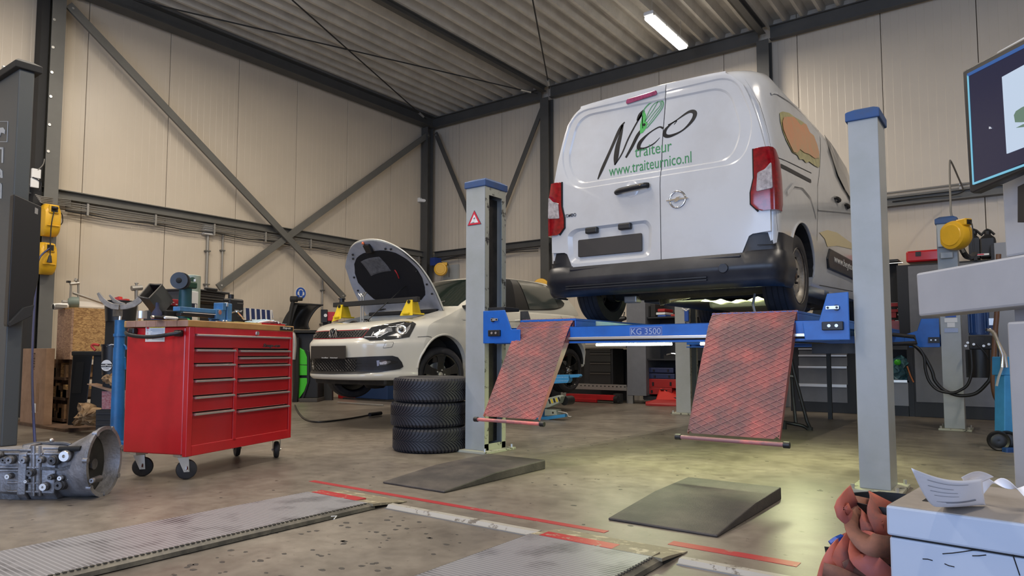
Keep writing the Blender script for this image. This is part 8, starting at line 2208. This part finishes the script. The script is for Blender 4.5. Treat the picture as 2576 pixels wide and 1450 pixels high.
t,pt=paper('narrow rolled white slip between the sheets on the steel box',((2430,1222,zbx+.05),(2446,1224,zbx+.05),(2500,1200,zbx+.07),(2418,1202,zbx+.09)),lambda u,v:.012*math.sin(math.pi*u),3)
# black bin stuffed with orange straps
ZB=.40;cb_=oz(2196,1240,ZB)-HF*.10
bn_=T('black_bucket','round black bin full of dirty orange straps beside the steel box','bin',(cb_.x,cb_.y,0));rb_=.115
P('bin',MB().lathe([(.001,0),(rb_*.85,0),(rb_,ZB),(rb_*.95,ZB),(rb_*.8,.02),(.001,.02)],(cb_.x,cb_.y,0),(0,0,1),36),'black',bn_,smooth=50)
M['strap']=mat('orange_strap',(.50,.10,.05),.8,col2=(.22,.08,.06),noise_scale=9);M['strap2']=mat('pink_strap',(.42,.14,.13),.8,col2=(.45,.10,.05),noise_scale=7);M['strap3']=mat('brown_strap',(.30,.12,.07),.8,col2=(.14,.07,.05),noise_scale=12)
ps=T('ratchet_straps','tangle of dirty orange lashing straps hanging over the black bin','straps',(cb_.x,cb_.y,ZB))
sn=HF
def S(px,py,d=0.0):return opl(px,py,cb_-HF*.12+HF*d,HF)
def strap(pts,wd,m,roll=0.0):
    """pts: (px,py,d, roll deg)"""
    P3=catmull([S(x,y,d) for x,y,d,r in pts],6);R3_=[p.x for p in catmull([Vector((r,0,0)) for*_,r in pts],6)];rows=[]
    for i,p in enumerate(P3):
        dd=(P3[min(i+1,len(P3)-1)]-P3[max(0,i-1)]).normalized();s=dd.cross(HF)
        s=s.normalized() if s.length>.05 else V(0,0,1);s=Matrix.Rotation(R(R3_[i]),3,dd)@s*wd/2;rows.append([p+s,p,p-s])
    mb=MB();mb.grid(rows);o=P('strap',mb,m,ps,fix=False,smooth=60);md=o.modifiers.new('s','SOLIDIFY');md.thickness=.003;return o
strap([(2150,1245,.10,20),(2130,1262,.03,0),(2122,1285,.0,-20),(2150,1310,.05,-40)],.05,'strap2')
strap([(2165,1250,.12,60),(2150,1290,.06,30),(2152,1330,.0,10),(2175,1362,-.04,-20),(2210,1375,-.05,0),(2245,1378,-.02,10)],.055,'strap3')
strap([(2215,1250,.10,50),(2208,1285,.02,0),(2222,1320,.0,-10),(2236,1360,.02,0)],.06,'strap')
strap([(2185,1300,.05,20),(2195,1325,.0,0),(2215,1350,.02,0),(2235,1365,.03,0)],.06,'strap')
strap([(2240,1385,.0,10),(2205,1370,-.03,0),(2175,1358,.0,10),(2140,1362,.05,20),(2110,1385,.02,0),(2090,1420,.0,0),(2078,1460,0,0)],.045,'strap2')
strap([(2150,1362,.02,10),(2130,1390,.0,0),(2118,1425,.0,10),(2105,1470,.0,0)],.055,'strap')
strap([(2158,1370,.01,0),(2165,1400,-.03,0),(2200,1430,-.04,10),(2240,1465,-.03,0)],.055,'strap2')
strap([(2070,1436,-.02,20),(2100,1445,-.03,10),(2140,1462,-.02,0),(2180,1480,.0,0)],.04,'strap3')
strap([(2125,1435,.0,20),(2150,1428,.0,0),(2185,1445,.0,0),(2210,1480,.0,0)],.045,'strap3')
strap([(2180,1375,.02,0),(2215,1392,.0,10),(2250,1400,.02,0)],.045,'strap3')
P('buckle_handle',MB().tube([S(2092,1372,.04),S(2105,1362,.04),S(2118,1356,.05)],.012,8),'sign_blue',ps);P('buckle_plate',MB().prism([S(2078,1378,.05),S(2095,1380,.05),S(2100,1402,.05),S(2083,1405,.05)],HF*.01),'black_m',ps)
P('strap_shade',MB().sphere(S(2150,1410,.09),.05,12),'gap',ps)  # near-black ball standing in for the shade inside the strap tangle
